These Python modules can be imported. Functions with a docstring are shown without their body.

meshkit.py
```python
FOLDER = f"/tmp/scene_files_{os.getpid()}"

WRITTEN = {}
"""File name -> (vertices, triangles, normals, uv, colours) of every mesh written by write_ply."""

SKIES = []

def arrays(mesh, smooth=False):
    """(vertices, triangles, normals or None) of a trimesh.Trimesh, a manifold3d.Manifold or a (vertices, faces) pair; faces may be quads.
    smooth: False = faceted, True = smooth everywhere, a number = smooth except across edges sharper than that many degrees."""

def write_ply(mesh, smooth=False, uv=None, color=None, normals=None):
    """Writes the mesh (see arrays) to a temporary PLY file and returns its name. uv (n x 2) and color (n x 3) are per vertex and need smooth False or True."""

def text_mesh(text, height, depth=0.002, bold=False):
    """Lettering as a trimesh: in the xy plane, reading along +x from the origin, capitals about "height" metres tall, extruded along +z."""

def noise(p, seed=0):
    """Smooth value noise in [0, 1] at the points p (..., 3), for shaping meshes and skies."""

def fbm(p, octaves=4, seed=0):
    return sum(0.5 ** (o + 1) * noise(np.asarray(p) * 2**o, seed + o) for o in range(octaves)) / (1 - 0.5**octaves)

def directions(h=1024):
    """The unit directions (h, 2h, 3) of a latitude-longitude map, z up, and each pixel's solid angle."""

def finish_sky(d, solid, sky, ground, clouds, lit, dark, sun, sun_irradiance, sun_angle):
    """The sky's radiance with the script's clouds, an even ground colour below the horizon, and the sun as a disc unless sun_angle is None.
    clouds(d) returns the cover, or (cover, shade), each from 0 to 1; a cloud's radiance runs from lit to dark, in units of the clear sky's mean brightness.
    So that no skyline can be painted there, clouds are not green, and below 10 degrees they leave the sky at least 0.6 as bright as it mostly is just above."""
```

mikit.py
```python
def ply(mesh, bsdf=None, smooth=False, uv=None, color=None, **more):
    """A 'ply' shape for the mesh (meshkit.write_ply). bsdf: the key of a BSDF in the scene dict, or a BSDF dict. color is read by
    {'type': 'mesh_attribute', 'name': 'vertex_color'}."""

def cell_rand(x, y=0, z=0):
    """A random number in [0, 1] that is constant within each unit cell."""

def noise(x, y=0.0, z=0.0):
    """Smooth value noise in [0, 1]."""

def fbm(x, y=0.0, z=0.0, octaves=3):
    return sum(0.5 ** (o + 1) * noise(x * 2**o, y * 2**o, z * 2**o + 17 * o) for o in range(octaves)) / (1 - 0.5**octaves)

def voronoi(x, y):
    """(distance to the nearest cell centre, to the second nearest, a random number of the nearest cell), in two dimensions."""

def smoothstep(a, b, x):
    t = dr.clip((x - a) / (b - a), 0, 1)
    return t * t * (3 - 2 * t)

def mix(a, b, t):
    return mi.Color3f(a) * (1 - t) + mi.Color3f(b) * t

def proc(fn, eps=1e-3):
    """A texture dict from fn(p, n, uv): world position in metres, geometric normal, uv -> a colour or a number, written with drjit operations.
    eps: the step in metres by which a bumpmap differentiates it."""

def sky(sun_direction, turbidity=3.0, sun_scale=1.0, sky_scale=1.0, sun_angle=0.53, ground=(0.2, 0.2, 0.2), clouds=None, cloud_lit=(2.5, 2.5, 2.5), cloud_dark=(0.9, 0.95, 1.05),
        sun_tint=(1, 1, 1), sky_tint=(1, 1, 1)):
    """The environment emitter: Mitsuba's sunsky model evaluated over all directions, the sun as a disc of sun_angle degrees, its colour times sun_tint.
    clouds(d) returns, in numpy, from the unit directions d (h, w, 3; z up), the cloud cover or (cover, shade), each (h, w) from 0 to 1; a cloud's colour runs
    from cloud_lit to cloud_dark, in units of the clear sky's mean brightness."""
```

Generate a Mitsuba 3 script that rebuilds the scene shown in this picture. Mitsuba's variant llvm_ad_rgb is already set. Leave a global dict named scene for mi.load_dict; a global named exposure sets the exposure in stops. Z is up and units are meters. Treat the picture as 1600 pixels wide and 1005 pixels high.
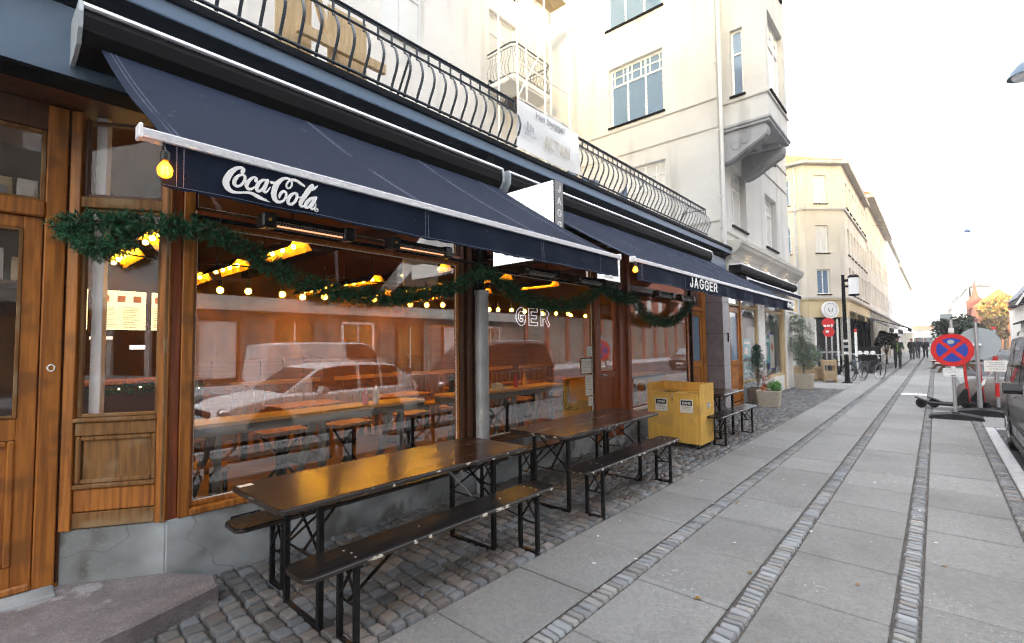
import math, random
import numpy as np, trimesh, drjit as dr, mitsuba as mi
import mikit, meshkit
from shapely.geometry import Polygon, LineString, Point, box as sbox
from shapely.ops import unary_union
from shapely import affinity

# ------------------------------------------------------------------ camera, sky, exposure
scene, labels = {}, {}
YAW, PITCH, ROLL = math.radians(41.5688), math.radians(2.8336), math.radians(-0.6459)
_f = np.array([math.cos(PITCH) * math.cos(YAW), math.cos(PITCH) * math.sin(YAW), math.sin(PITCH)])
_r = np.array([math.sin(YAW), -math.cos(YAW), 0.0])
_u = np.cross(_r, _f)
_r, _u = _r * math.cos(ROLL) + _u * math.sin(ROLL), -_r * math.sin(ROLL) + _u * math.cos(ROLL)
_m = np.eye(4)
_m[:3, 0], _m[:3, 1], _m[:3, 2], _m[:3, 3] = -_r, _u, _f, [0, 0, 1.6]
scene['camera'] = {'type': 'perspective', 'fov': math.degrees(2 * math.atan(800 / 745.676)), 'fov_axis': 'x',
                   'near_clip': 0.05, 'far_clip': 3000.0, 'to_world': mi.ScalarTransform4f(_m)}
exposure = 4.65


def thin_cloud(d):
    n = meshkit.fbm(d * np.array([2.2, 2.2, 5.0]) + 3.1, 4, 5)
    return np.clip(0.80 + 0.6 * (n - 0.45), 0.6, 0.97)


scene['sky'] = mikit.sky((-0.88, -0.36, 0.178), turbidity=3.0, sun_scale=0.6, sun_angle=11.0, clouds=thin_cloud,
                         cloud_lit=(3.2, 3.3, 3.5), cloud_dark=(2.1, 2.2, 2.4), sun_tint=(0.74, 0.92, 1.18))

# ------------------------------------------------------------------ small mesh kit
R = random.Random(11)


class MB:
    """Collects quads and triangles of one mesh."""
    def __init__(s):
        s.v, s.f, s.n = [], [], 0

    def add(s, v, f):
        v, f = np.asarray(v, float), np.asarray(f, int)
        if len(f) == 0:
            return s
        if f.shape[1] == 4:
            f = np.vstack([f[:, [0, 1, 2]], f[:, [0, 2, 3]]])
        s.v.append(v); s.f.append(f + s.n); s.n += len(v)
        return s

    def mesh(s):
        return np.vstack(s.v), np.vstack(s.f)

    def box(s, x0, x1, y0, y1, z0, z1, b=0.0):
        return s.add(*cbox(x0, x1, y0, y1, z0, z1, b))

    def bar(s, p, q, w, h, b=0.0, up=(0, 0, 1)):
        """A box of width w (sideways) and height h (towards up) whose axis runs from p to q."""
        p, q = np.asarray(p, float), np.asarray(q, float)
        d = q - p; l = np.linalg.norm(d); d = d / l
        up = np.asarray(up, float)
        if abs(d @ up) > 0.95:
            up = np.array([1.0, 0, 0]) if abs(d[0]) < 0.9 else np.array([0, 1.0, 0])
        sd = np.cross(up, d); sd /= np.linalg.norm(sd); u2 = np.cross(d, sd)
        v, f = cbox(0, l, -w / 2, w / 2, -h / 2, h / 2, b)
        return s.add(p + v[:, :1] * d + v[:, 1:2] * sd + v[:, 2:] * u2, f)

    def tube(s, pts, r, n=8, cap=True):
        return s.add(*tube(pts, r, n, cap))

    def cyl(s, p, q, r, n=12, r2=None):
        return s.add(*tube([p, q], [r, r if r2 is None else r2], n, True))

    def lathe(s, prof, c=(0, 0, 0), n=20, axis='z'):
        prof = np.asarray(prof, float); a = np.arange(n) * 2 * np.pi / n
        v = np.stack([prof[:, None, 0] * np.cos(a), prof[:, None, 0] * np.sin(a), np.broadcast_to(prof[:, None, 1], (len(prof), n))], -1).reshape(-1, 3)
        i, j = np.meshgrid(np.arange(len(prof) - 1), np.arange(n), indexing='ij')
        f = np.stack([i * n + j, i * n + (j + 1) % n, (i + 1) * n + (j + 1) % n, (i + 1) * n + j], -1).reshape(-1, 4)
        if axis == 'x':
            v = v[:, [2, 0, 1]]
        if axis == 'y':
            v = v[:, [1, 2, 0]]
        return s.add(v + np.asarray(c, float), f)

    def ball(s, c, r, n=12, sq=(1, 1, 1)):
        t = np.linspace(0, np.pi, n // 2 + 2)
        v, f = MB().lathe(np.stack([np.sin(t), -np.cos(t)], 1), n=n).mesh()
        return s.add(v * np.asarray(sq, float) * r + np.asarray(c, float), f)

    def quad(s, a, b, c, d):
        return s.add([a, b, c, d], [[0, 1, 2, 3]])

    def prism(s, poly, o, eu, ev, en, t):
        """A shapely polygon in the (eu, ev) plane at o, extruded by t along en."""
        o, eu, ev, en = (np.asarray(x, float) for x in (o, eu, ev, en))
        for g in getattr(poly, 'geoms', [poly]):
            if g.is_empty or g.area < 1e-9:
                continue
            m = trimesh.creation.extrude_polygon(g, t, engine='earcut')
            v, f = np.asarray(m.vertices), np.asarray(m.faces)
            if np.cross(eu, ev) @ en < 0:
                f = f[:, ::-1]
            s.add(o + v[:, :1] * eu + v[:, 1:2] * ev + v[:, 2:] * en, f)
        return s


_CB = None


def cbox(x0, x1, y0, y1, z0, z1, b=0.0):
    global _CB
    c, h = np.array([(x0 + x1) / 2, (y0 + y1) / 2, (z0 + z1) / 2]), np.abs(np.array([x1 - x0, y1 - y0, z1 - z0])) / 2
    if b <= 0:
        v = np.array([[i, j, k] for i in (-1, 1) for j in (-1, 1) for k in (-1, 1)], float) * h + c
        return v, np.array([[0, 1, 3, 2], [4, 6, 7, 5], [0, 4, 5, 1], [2, 3, 7, 6], [0, 2, 6, 4], [1, 5, 7, 3]])
    b = min(b, h.min() * 0.9)
    if _CB is None:
        pts, who = [], []
        for i in (-1, 1):
            for j in (-1, 1):
                for k in (-1, 1):
                    for a in range(3):
                        pts.append([i, j, k]); who.append(a)
        P = np.array(pts, float)
        W = np.eye(3)[who]
        test = P * (1.0 - 0.3 * (1 - W))
        hull = trimesh.convex.convex_hull(test)
        from scipy.spatial import cKDTree
        idx = cKDTree(test).query(hull.vertices)[1]
        _CB = (P, W, idx[hull.faces])
    P, W, F = _CB
    return c + P * (h - b * (1 - W)), F


def tube(pts, r, n=8, cap=True):
    p = np.asarray(pts, float); r = np.broadcast_to(np.asarray(r, float), (len(p),))
    t = np.gradient(p, axis=0); t /= np.linalg.norm(t, axis=1, keepdims=True) + 1e-12
    a = np.zeros_like(t)
    ref = np.array([0, 0, 1.0]) if abs(t[0][2]) < 0.9 else np.array([1.0, 0, 0])
    a[0] = np.cross(t[0], ref)
    a[0] /= np.linalg.norm(a[0])
    for i in range(1, len(p)):
        x = a[i - 1] - t[i] * (a[i - 1] @ t[i])
        a[i] = x / (np.linalg.norm(x) + 1e-12)
    b = np.cross(t, a); g = np.arange(n) * 2 * np.pi / n
    v = (p[:, None] + r[:, None, None] * (np.cos(g)[None, :, None] * a[:, None] + np.sin(g)[None, :, None] * b[:, None])).reshape(-1, 3)
    i, j = np.meshgrid(np.arange(len(p) - 1), np.arange(n), indexing='ij')
    f = np.stack([i * n + j, i * n + (j + 1) % n, (i + 1) * n + (j + 1) % n, (i + 1) * n + j], -1).reshape(-1, 4)
    f = np.vstack([f[:, [0, 1, 2]], f[:, [0, 2, 3]]])
    if cap:
        v = np.vstack([v, p[:1], p[-1:]]); k = np.arange(n); m = (len(p) - 1) * n
        f = np.vstack([f, np.stack([(k + 1) % n, k, k * 0 + len(v) - 2], 1), np.stack([m + k, m + (k + 1) % n, k * 0 + len(v) - 1], 1)])
    return v, f


def place(mesh, loc=(0, 0, 0), rz=0.0, sc=1.0):
    v, f = mesh
    c, s_ = math.cos(rz), math.sin(rz)
    v = np.asarray(v) * sc
    return np.stack([v[:, 0] * c - v[:, 1] * s_ + loc[0], v[:, 0] * s_ + v[:, 1] * c + loc[1], v[:, 2] + loc[2]], 1), f


def letters(text, height, depth=0.004, bold=True, sx=1.0):
    m = meshkit.text_mesh(text, height, depth, bold)
    v = np.array(m.vertices); v[:, 0] = (v[:, 0] - v[:, 0].min()) * sx
    return v, np.array(m.faces)


def set_text(mesh, o, eu, ev):
    """Lettering whose reading direction is eu and whose up is ev, standing proud along eu x ev."""
    v, f = mesh
    o, eu, ev = (np.asarray(x, float) for x in (o, eu, ev))
    return o + v[:, :1] * eu + v[:, 1:2] * ev + v[:, 2:] * np.cross(eu, ev), f


# ------------------------------------------------------------------ names
_count = {}


def key_of(k):
    n = _count.get(k, 0)
    _count[k] = n + 1
    return k if n == 0 else f'{k}_{n:03d}'


def thing(name, label, cat, group=None):
    k = key_of(name)
    labels[k] = {'label': label, 'category': cat}
    if group:
        labels[k]['group'] = group
    return k


def shape(mesh, mat, smooth=False, **more):
    if isinstance(mesh, MB):
        mesh = mesh.mesh()
    return mikit.ply(mesh, mat, smooth, **more)


def part(parent, name, mesh, mat, smooth=False, label=None, kind=None, **more):
    k = key_of(parent + '__' + name)
    scene[k] = shape(mesh, mat, smooth, **more) if not isinstance(mesh, dict) else dict(mesh)
    if label or kind:
        labels[k] = {}
        if label: labels[k]['label'] = label
        if kind: labels[k]['kind'] = kind
    return k


def single(name, label, cat, mesh, mat, smooth=False, group=None, **more):
    k = thing(name, label, cat, group)
    scene[k] = shape(mesh, mat, smooth, **more)
    return k


def struct(name, mesh, mat, smooth=False, label=None, **more):
    k = key_of(name)
    labels[k] = {'kind': 'structure', 'label': label or name.replace('_', ' ')}
    if mesh is not None:
        scene[k] = shape(mesh, mat, smooth, **more)
    return k


def stuff(name, label, cat, mesh, mat, smooth=False, **more):
    k = single(name, label, cat, mesh, mat, smooth, **more)
    labels[k]['kind'] = 'stuff'
    return k


# ------------------------------------------------------------------ materials
def rgb(*c):
    return {'type': 'rgb', 'value': list(c)}


def mat(name, color, rough=0.5, metal=0.0, spec=0.5, bump=None, two=True, **more):
    c = rgb(*color) if isinstance(color, (tuple, list)) else color
    r = rough if isinstance(rough, dict) else float(rough)
    b = {'type': 'principled', 'base_color': c, 'roughness': r, 'metallic': float(metal), 'specular': float(spec), **more}
    if bump:
        b = {'type': 'bumpmap', 'arbitrary': mikit.proc(bump[0], bump[2] if len(bump) > 2 else 2e-3), 'scale': float(bump[1]), 'bsdf': b}
    scene[name] = {'type': 'twosided', 'bsdf': b} if two else b
    return name


def glow(mesh, color, mat_name='black_paint'):
    d = shape(mesh, mat_name)
    d['emitter'] = {'type': 'area', 'radiance': rgb(*color)}
    return d


N, FB, SM, MX = mikit.noise, mikit.fbm, mikit.smoothstep, mikit.mix
VC = {'type': 'mesh_attribute', 'name': 'vertex_color'}


def wood_fn(dark, light, worn=None, ax=2):
    def fn(p, n, uv):
        q = [p.x, p.y, p.z]
        s = [62.0, 62.0, 62.0]; s[ax] = 2.3
        w = FB(q[0] * 1.3, q[1] * 1.3, q[2] * 1.3, 2)
        g = FB(q[0] * s[0] + 3 * w, q[1] * s[1] + 3 * w, q[2] * s[2] + 2 * w, 3)
        c = MX(dark, light, SM(0.2, 0.8, g) * 0.6 + 0.4 * w)
        if worn:
            k = SM(0.53, 0.72, FB(q[0] * 5, q[1] * 5, q[2] * 5, 3))
            c = MX(c, worn, k * 0.7)
        return c
    return fn


def wood_h(p, n, uv):
    return FB(p.x * 40, p.y * 40, p.z * 4, 2)


mat('oiled_wood', mikit.proc(wood_fn((.17, .052, .0095), (.53, .195, .032), (.20, .075, .02))), 0.38, spec=0.45)
mat('aged_wood', mikit.proc(wood_fn((.11, .052, .018), (.31, .155, .055), (.30, .22, .13))), 0.6, spec=0.25)
mat('red_wood', mikit.proc(wood_fn((.16, .038, .012), (.34, .085, .026))), 0.35, spec=0.45)
mat('dark_wood', mikit.proc(wood_fn((.055, .022, .010), (.13, .050, .022), (.10, .06, .035))), 0.4, spec=0.4)
mat('interior_wood', mikit.proc(wood_fn((.17, .07, .022), (.34, .16, .055), None, 0)), 0.45)
mat('counter_wood', mikit.proc(wood_fn((.46, .24, .085), (.68, .42, .17), None, 0)), 0.4)
mat('pale_wood', mikit.proc(wood_fn((.42, .30, .16), (.62, .47, .28))), 0.65, spec=0.2)
mat('yellow_ply', mikit.proc(wood_fn((.66, .37, .065), (.80, .50, .115), (.56, .34, .09))), 0.5, spec=0.3)
mat('chair_slat_wood', mikit.proc(wood_fn((.26, .18, .10), (.42, .31, .19))), 0.7, spec=0.2)


def plaster_fn(a, b, s):
    def fn(p, n, uv):
        m = FB(p.x * .5 + .3 * p.y, p.y * .5, p.z * .5, 4)
        st = FB(p.x * 3 + 7, p.y * 3, p.z * .35, 3)
        pt = SM(.60, .64, FB(p.x * .9 + 3, p.y * .9 + p.z * .2, p.z * .9, 2)) * .12
        cr = SM(.985, .995, 1 - dr.abs(FB(p.x * 1.3, p.y * 1.3 + 5, p.z * 1.1, 4) - .5) * 1.2) * .12
        c = MX(MX(a, b, SM(.25, .75, m)), s, SM(.5, .8, st) * .7)
        return MX(MX(c, b, pt), s, cr)
    return fn


def grain(p, n, uv):
    return FB(p.x * 60, p.y * 60, p.z * 60, 2)


mat('cream_plaster', mikit.proc(plaster_fn((.52, .513, .485), (.62, .61, .58), (.40, .395, .375))), 0.9, spec=0.1)
mat('shaded_stone', mikit.proc(plaster_fn((.45, .435, .40), (.54, .52, .47), (.34, .325, .30))), 0.85, spec=0.15)  # warm grey stone of cornices, string courses and piers
mat('ochre_plaster', mikit.proc(plaster_fn((.53, .43, .26), (.60, .49, .30), (.42, .34, .22))), 0.9, spec=0.1)
mat('beige_plaster', mikit.proc(plaster_fn((.55, .51, .42), (.66, .61, .51), (.45, .41, .34))), 0.9, spec=0.1)
mat('bracket_stone', mikit.proc(plaster_fn((.31, .315, .325), (.40, .405, .415), (.23, .23, .24))), 0.85, spec=0.15)  # darker than the walls: shade under the bay put into the colour
mat('aged_stone', mikit.proc(plaster_fn((.20, .185, .155), (.29, .27, .235), (.13, .12, .105))), 0.9, spec=0.1)
mat('white_plaster', mikit.proc(plaster_fn((.66, .64, .60), (.74, .72, .68), (.56, .54, .5))), 0.9, spec=0.1)


def concrete_fn(p, n, uv):
    m = FB(p.x * 2.2, p.y * 2.2, p.z * 2.2, 4)
    k = FB(p.x * 5 + 9, p.y * 5, p.z * 2.5, 3)
    c = MX((.20, .215, .225), (.43, .47, .50), SM(.3, .72, m))
    c = MX(c, (.085, .078, .07), SM(.50, .66, k) * .72)
    c = MX(c, (.10, .09, .08), SM(.0, .006, .006 - dr.abs(FB(p.x * 1.2 + 2, p.y * 1.2, p.z * 1.6, 4) - .47)) * .4)
    return MX(c, (.30, .31, .30), SM(.6, .9, N(p.x * 60, p.y * 60, p.z * 60)) * .3)


mat('plinth_concrete', mikit.proc(concrete_fn), 0.8, spec=0.2, bump=(grain, 0.0012))


def slab_fn(p, n, uv):
    row = dr.floor((p.y + .6) / .735)
    r = mikit.cell_rand(dr.floor((p.x + .37 * row) / .77), row, 3)
    m = FB(p.x * 1.1, p.y * 1.1, 0, 4)
    c = MX((.162, .160, .157), (.208, .206, .203), SM(.2, .8, .6 * m + .4 * r))
    c = c * (.80 + .22 * N(p.x * 150, p.y * 150, 0) + .18 * N(p.x * 55, p.y * 55, 3))
    c = MX(c, (.55, .55, .54), SM(.86, .90, N(p.x * 55, p.y * 55, 4)) * SM(.55, .85, N(p.x * 3, p.y * 3, 8)) * .25)
    return MX(c, (.10, .10, .10), SM(.58, .85, FB(p.x * 2.6 + 4, p.y * 2.6, 2, 4)) * .28)


mat('slab_concrete', mikit.proc(slab_fn), 0.85, spec=0.08, bump=(grain, 0.0008))


def setts_fn(p, n, uv):
    return .7 + .6 * FB(p.x * 70, p.y * 70, p.z * 70, 3)


mat('sett_stone', VC, 0.62, spec=0.4, bump=(lambda p, n, uv: FB(p.x * 90, p.y * 90, p.z * 90, 3), 0.004, 1e-3))
mat('joint_sand', mikit.proc(lambda p, n, uv: MX((.045, .042, .04), (.11, .10, .092), FB(p.x * 40, p.y * 40, 0, 3))), 0.95, spec=0.05)


def asphalt_fn(p, n, uv):
    return MX((.045, .047, .052), (.085, .087, .092), FB(p.x * 1.3, p.y * 1.3, 0, 3)) * (.75 + .5 * N(p.x * 120, p.y * 120, 0))


mat('asphalt', mikit.proc(asphalt_fn), 0.85, spec=0.2)
mat('far_ground', mikit.proc(lambda p, n, uv: MX((.09, .09, .095), (.14, .14, .14), FB(p.x * .2, p.y * .2, 0, 3))), 0.9, spec=0.1)
mat('kerb_granite', mikit.proc(lambda p, n, uv: MX((.27, .27, .28), (.42, .42, .43), FB(p.x * 30, p.y * 30, p.z * 30, 3))), 0.7)
mat('step_granite', mikit.proc(lambda p, n, uv: MX(MX((.135, .118, .123), (.25, .222, .23), FB(p.x * 9, p.y * 9, p.z * 9, 4)), (.36, .36, .37), SM(.62, .72, FB(p.x * 4, p.y * 4, p.z * 9, 4)) * .8) * (.7 + .6 * N(p.x * 150, p.y * 150, p.z * 150)), 1e-3), 0.7, bump=(grain, 0.002))
mat('pillar_granite', mikit.proc(lambda p, n, uv: MX(MX((.17, .145, .175), (.30, .27, .30), FB(p.x * 8, p.y * 8, p.z * 8, 4)), (.10, .09, .11), SM(.62, .8, N(p.x * 90, p.y * 90, p.z * 90)) * .5)), 0.28, spec=0.5)


def canvas_fn(p, n, uv):
    k = FB(p.x * 1.5, p.y * 1.5, p.z * 1.5, 3)
    w = N(p.x * 260, p.y * 260, p.z * 30)
    sp = SM(.92, .95, N(p.x * 26, p.y * 26, p.z * 26)) * .12
    c = MX((.0044, .0090, .0215), (.0090, .0160, .037), .65 * k + .35 * w)
    return MX(c, (.35, .36, .4), sp)


mat('navy_canvas', mikit.proc(canvas_fn), 0.8, spec=0.15)
mat('slate_blue_paint', mikit.proc(lambda p, n, uv: MX((.10, .15, .22), (.145, .205, .29), FB(p.x * 1.3, p.y * 1.3, p.z * 1.3, 4))), 0.45, spec=0.4)
mat('dark_blue_paint', (.007, .009, .012), 0.7, spec=0.08)  # dark trim paint; on the cove it stands in for shadow
mat('charcoal_paint', (.0075, .0075, .0085), 0.65, spec=0.1)
mat('black_paint', (.014, .014, .015), 0.4)
mat('railing_paint', (.040, .052, .068), 0.38, spec=0.5)
mat('white_paint', (.78, .78, .77), 0.4)
mat('frame_white', (.74, .73, .70), 0.45)
mat('white_plastic', (.80, .80, .82), 0.3)
mat('satin_alu', (.62, .63, .66), 0.35, metal=0.9)
mat('chrome', (.75, .75, .76), 0.12, metal=1.0)
mat('zinc_pipe', mikit.proc(lambda p, n, uv: MX((.30, .315, .33), (.52, .53, .55), FB(p.x * 7, p.y * 7, p.z * 5, 4))), 0.5, metal=0.35)
mat('white_pipe', (.62, .61, .59), 0.5)
mat('thread_grey', (.13, .15, .21), 0.8)


def table_fn(p, n, uv):
    g = FB(p.x * 3, p.y * 60, p.z * 60, 3)
    c = MX((.016, .0065, .0036), (.040, .016, .008), g)
    w = SM(.60, .75, FB(p.x * 1.4, p.y * 9, 3, 4)) * SM(.45, .62, FB(p.x * 9, p.y * 40, 5, 3))
    c = MX(c, (.16, .10, .06), w * .5)
    k = SM(.885, .91, N(p.x * 42, p.y * 42, p.z * 42)) * SM(.45, .75, N(p.x * 3.1, p.y * 5, 7))
    return MX(c, (.60, .52, .42), k)


def table_edge_fn(p, n, uv):
    c = MX((.012, .010, .009), (.03, .022, .018), FB(p.x * 3, p.y * 60, p.z * 60, 2))
    k = SM(.63, .68, FB(p.x * 26, p.y * 26, p.z * 30, 3)) * SM(.42, .6, N(p.x * 1.7, p.y * 2.2, 3))
    return MX(c, (.62, .56, .47), k * .9)


def bench_fn(p, n, uv):
    c = MX((.006, .006, .0065), (.015, .014, .0135), FB(p.x * 3, p.y * 60, 0, 3))
    k = SM(.90, .925, N(p.x * 38, p.y * 38, p.z * 38)) * SM(.5, .8, N(p.x * 2.3, p.y * 5, 2))
    return MX(c, (.55, .48, .38), k)


def scratch(p, n, uv):
    return FB(p.x * 4, p.y * 55, p.z * 55, 3)


mat('table_stain', mikit.proc(table_fn), 0.17, spec=0.2, bump=(scratch, 0.0011))
mat('chipped_edge', mikit.proc(table_edge_fn), 0.35)
mat('bench_stain', mikit.proc(bench_fn), 0.26, spec=0.08, bump=(scratch, 0.0008))
mat('black_steel', (.008, .008, .009), 0.36, spec=0.25)
mat('bolt_steel', (.55, .52, .47), 0.4, metal=0.8)
scene['window_glass'] = {'type': 'thindielectric', 'int_ior': 2.2}
scene['clear_glass'] = {'type': 'thindielectric', 'int_ior': 1.5}
scene['amber_glass'] = {'type': 'principledthin', 'base_color': rgb(.95, .55, .16), 'roughness': .25, 'diff_trans': 1.3, 'spec_trans': .55, 'eta': 1.5}
scene['car_glass'] = {'type': 'thindielectric', 'int_ior': 1.7}
mat('fir_needle', VC, 0.55, spec=0.3)
mat('leaf', VC, 0.55, spec=0.3)
mat('bark', (.10, .075, .055), 0.9, spec=0.1)
mat('wicker', mikit.proc(lambda p, n, uv: MX((.30, .255, .20), (.55, .50, .42), FB(p.x * 40, p.y * 40, p.z * 60, 3))), 0.8, spec=0.15)
mat('wicker_brown', mikit.proc(lambda p, n, uv: MX((.12, .095, .075), (.24, .20, .165), FB(p.x * 40, p.y * 40, p.z * 60, 3))), 0.8, spec=0.15)
mat('soil', (.05, .035, .025), 0.95)
mat('terracotta', (.48, .16, .06), 0.6)
mat('red_enamel', (.62, .022, .025), 0.35)
mat('blue_enamel', (.025, .055, .36), 0.35)
mat('grey_enamel', (.36, .40, .42), 0.45)
mat('grey_steel', (.12, .13, .135), 0.5)
mat('rubber', (.018, .018, .019), 0.75, spec=0.3)
mat('red_plastic', (.65, .03, .03), 0.35)
mat('tail_red', (.45, .01, .012), 0.2)
mat('boulder_stone', mikit.proc(lambda p, n, uv: MX((.10, .085, .08), (.21, .18, .165), FB(p.x * 6, p.y * 6, p.z * 6, 4))), 0.8)
mat('car_grey', (.065, .062, .062), 0.2, metal=0.5, clearcoat=1.0, clearcoat_gloss=0.95)
mat('car_white', (.78, .79, .80), 0.22, clearcoat=1.0, clearcoat_gloss=0.95)
mat('trim_black', (.012, .012, .013), 0.5)
mat('poster_paper', (.74, .72, .66), 0.8)
mat('ink', (.02, .02, .022), 0.8)
mat('ink_grey', (.25, .25, .26), 0.8)
mat('menu_paper', (.72, .66, .50), 0.6)
mat('menu_orange', (.55, .25, .08), 0.6)
mat('skin', (.55, .33, .24), 0.5)
mat('hair_dark', (.025, .018, .014), 0.6)
mat('jacket_green', (.022, .040, .028), 0.8)
mat('cloth_black', (.014, .014, .017), 0.85)
mat('cloth_navy', (.018, .022, .035), 0.85)
mat('cloth_hi_vis', (.45, .62, .05), 0.7)
mat('brick_red', mikit.proc(lambda p, n, uv: MX((.26, .09, .06), (.38, .15, .10), FB(p.x * .8, p.y * .8, p.z * 2, 3))), 0.85, spec=0.1)
mat('roof_tile', mikit.proc(lambda p, n, uv: MX((.40, .15, .07), (.55, .24, .11), FB(p.x * 2, p.y * 2, p.z * 2, 3))), 0.8, spec=0.15)
mat('roof_slate', (.12, .125, .14), 0.7)
mat('pane_dark', (.13, .20, .29), 0.06, spec=0.9)  # blue sky reflection put into the base colour
mat('shop_pane', (.022, .025, .028), 0.08, spec=0.6)
mat('pane_curtain', (.60, .60, .58), 0.12, spec=0.6)  # even pale grey glossy pane
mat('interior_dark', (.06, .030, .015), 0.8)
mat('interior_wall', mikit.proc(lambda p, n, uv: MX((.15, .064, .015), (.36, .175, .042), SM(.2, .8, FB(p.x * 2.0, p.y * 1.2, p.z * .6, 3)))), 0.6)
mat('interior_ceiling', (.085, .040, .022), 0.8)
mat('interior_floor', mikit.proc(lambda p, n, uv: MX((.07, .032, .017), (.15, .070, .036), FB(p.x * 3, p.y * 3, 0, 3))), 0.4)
mat('brass_leaf', (.62, .34, .06), 0.35, metal=0.4)
mat('lamp_tray', (.50, .27, .06), 0.4)
mat('ketchup_red', (.55, .03, .02), 0.3)
mat('mustard', (.70, .40, .04), 0.3)
mat('kraft_paper', (.52, .40, .24), 0.8)
mat('foil_white', (.72, .72, .68), 0.35)
mat('teal_poster', (.10, .42, .50), 0.5)
mat('pale_teal', (.45, .68, .70), 0.5)
mat('orange_leaf', VC, 0.8, spec=0.1)
# ------------------------------------------------------------------ ground, road, pavement
g = MB()
xs = np.array([-900, -60, 0, 60, 200, 1500.0]); ys = np.array([-1200, -60, -14, 0, 14, 60, 1200.0])
for i in range(len(xs) - 1):
    for j in range(len(ys) - 1):
        g.quad((xs[i], ys[j], -.16), (xs[i + 1], ys[j], -.16), (xs[i + 1], ys[j + 1], -.16), (xs[i], ys[j + 1], -.16))
struct('ground', g, 'far_ground', label='grey ground that carries the whole street')
g = MB()
for a, b in ((-60, 0), (0, 40), (40, 140), (140, 420)):
    g.quad((a, -11.0, -.115), (b, -11.0, -.115), (b, -.72, -.115), (a, -.72, -.115))
struct('road', g, 'asphalt', label='dark asphalt carriageway right of the pavement')

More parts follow.
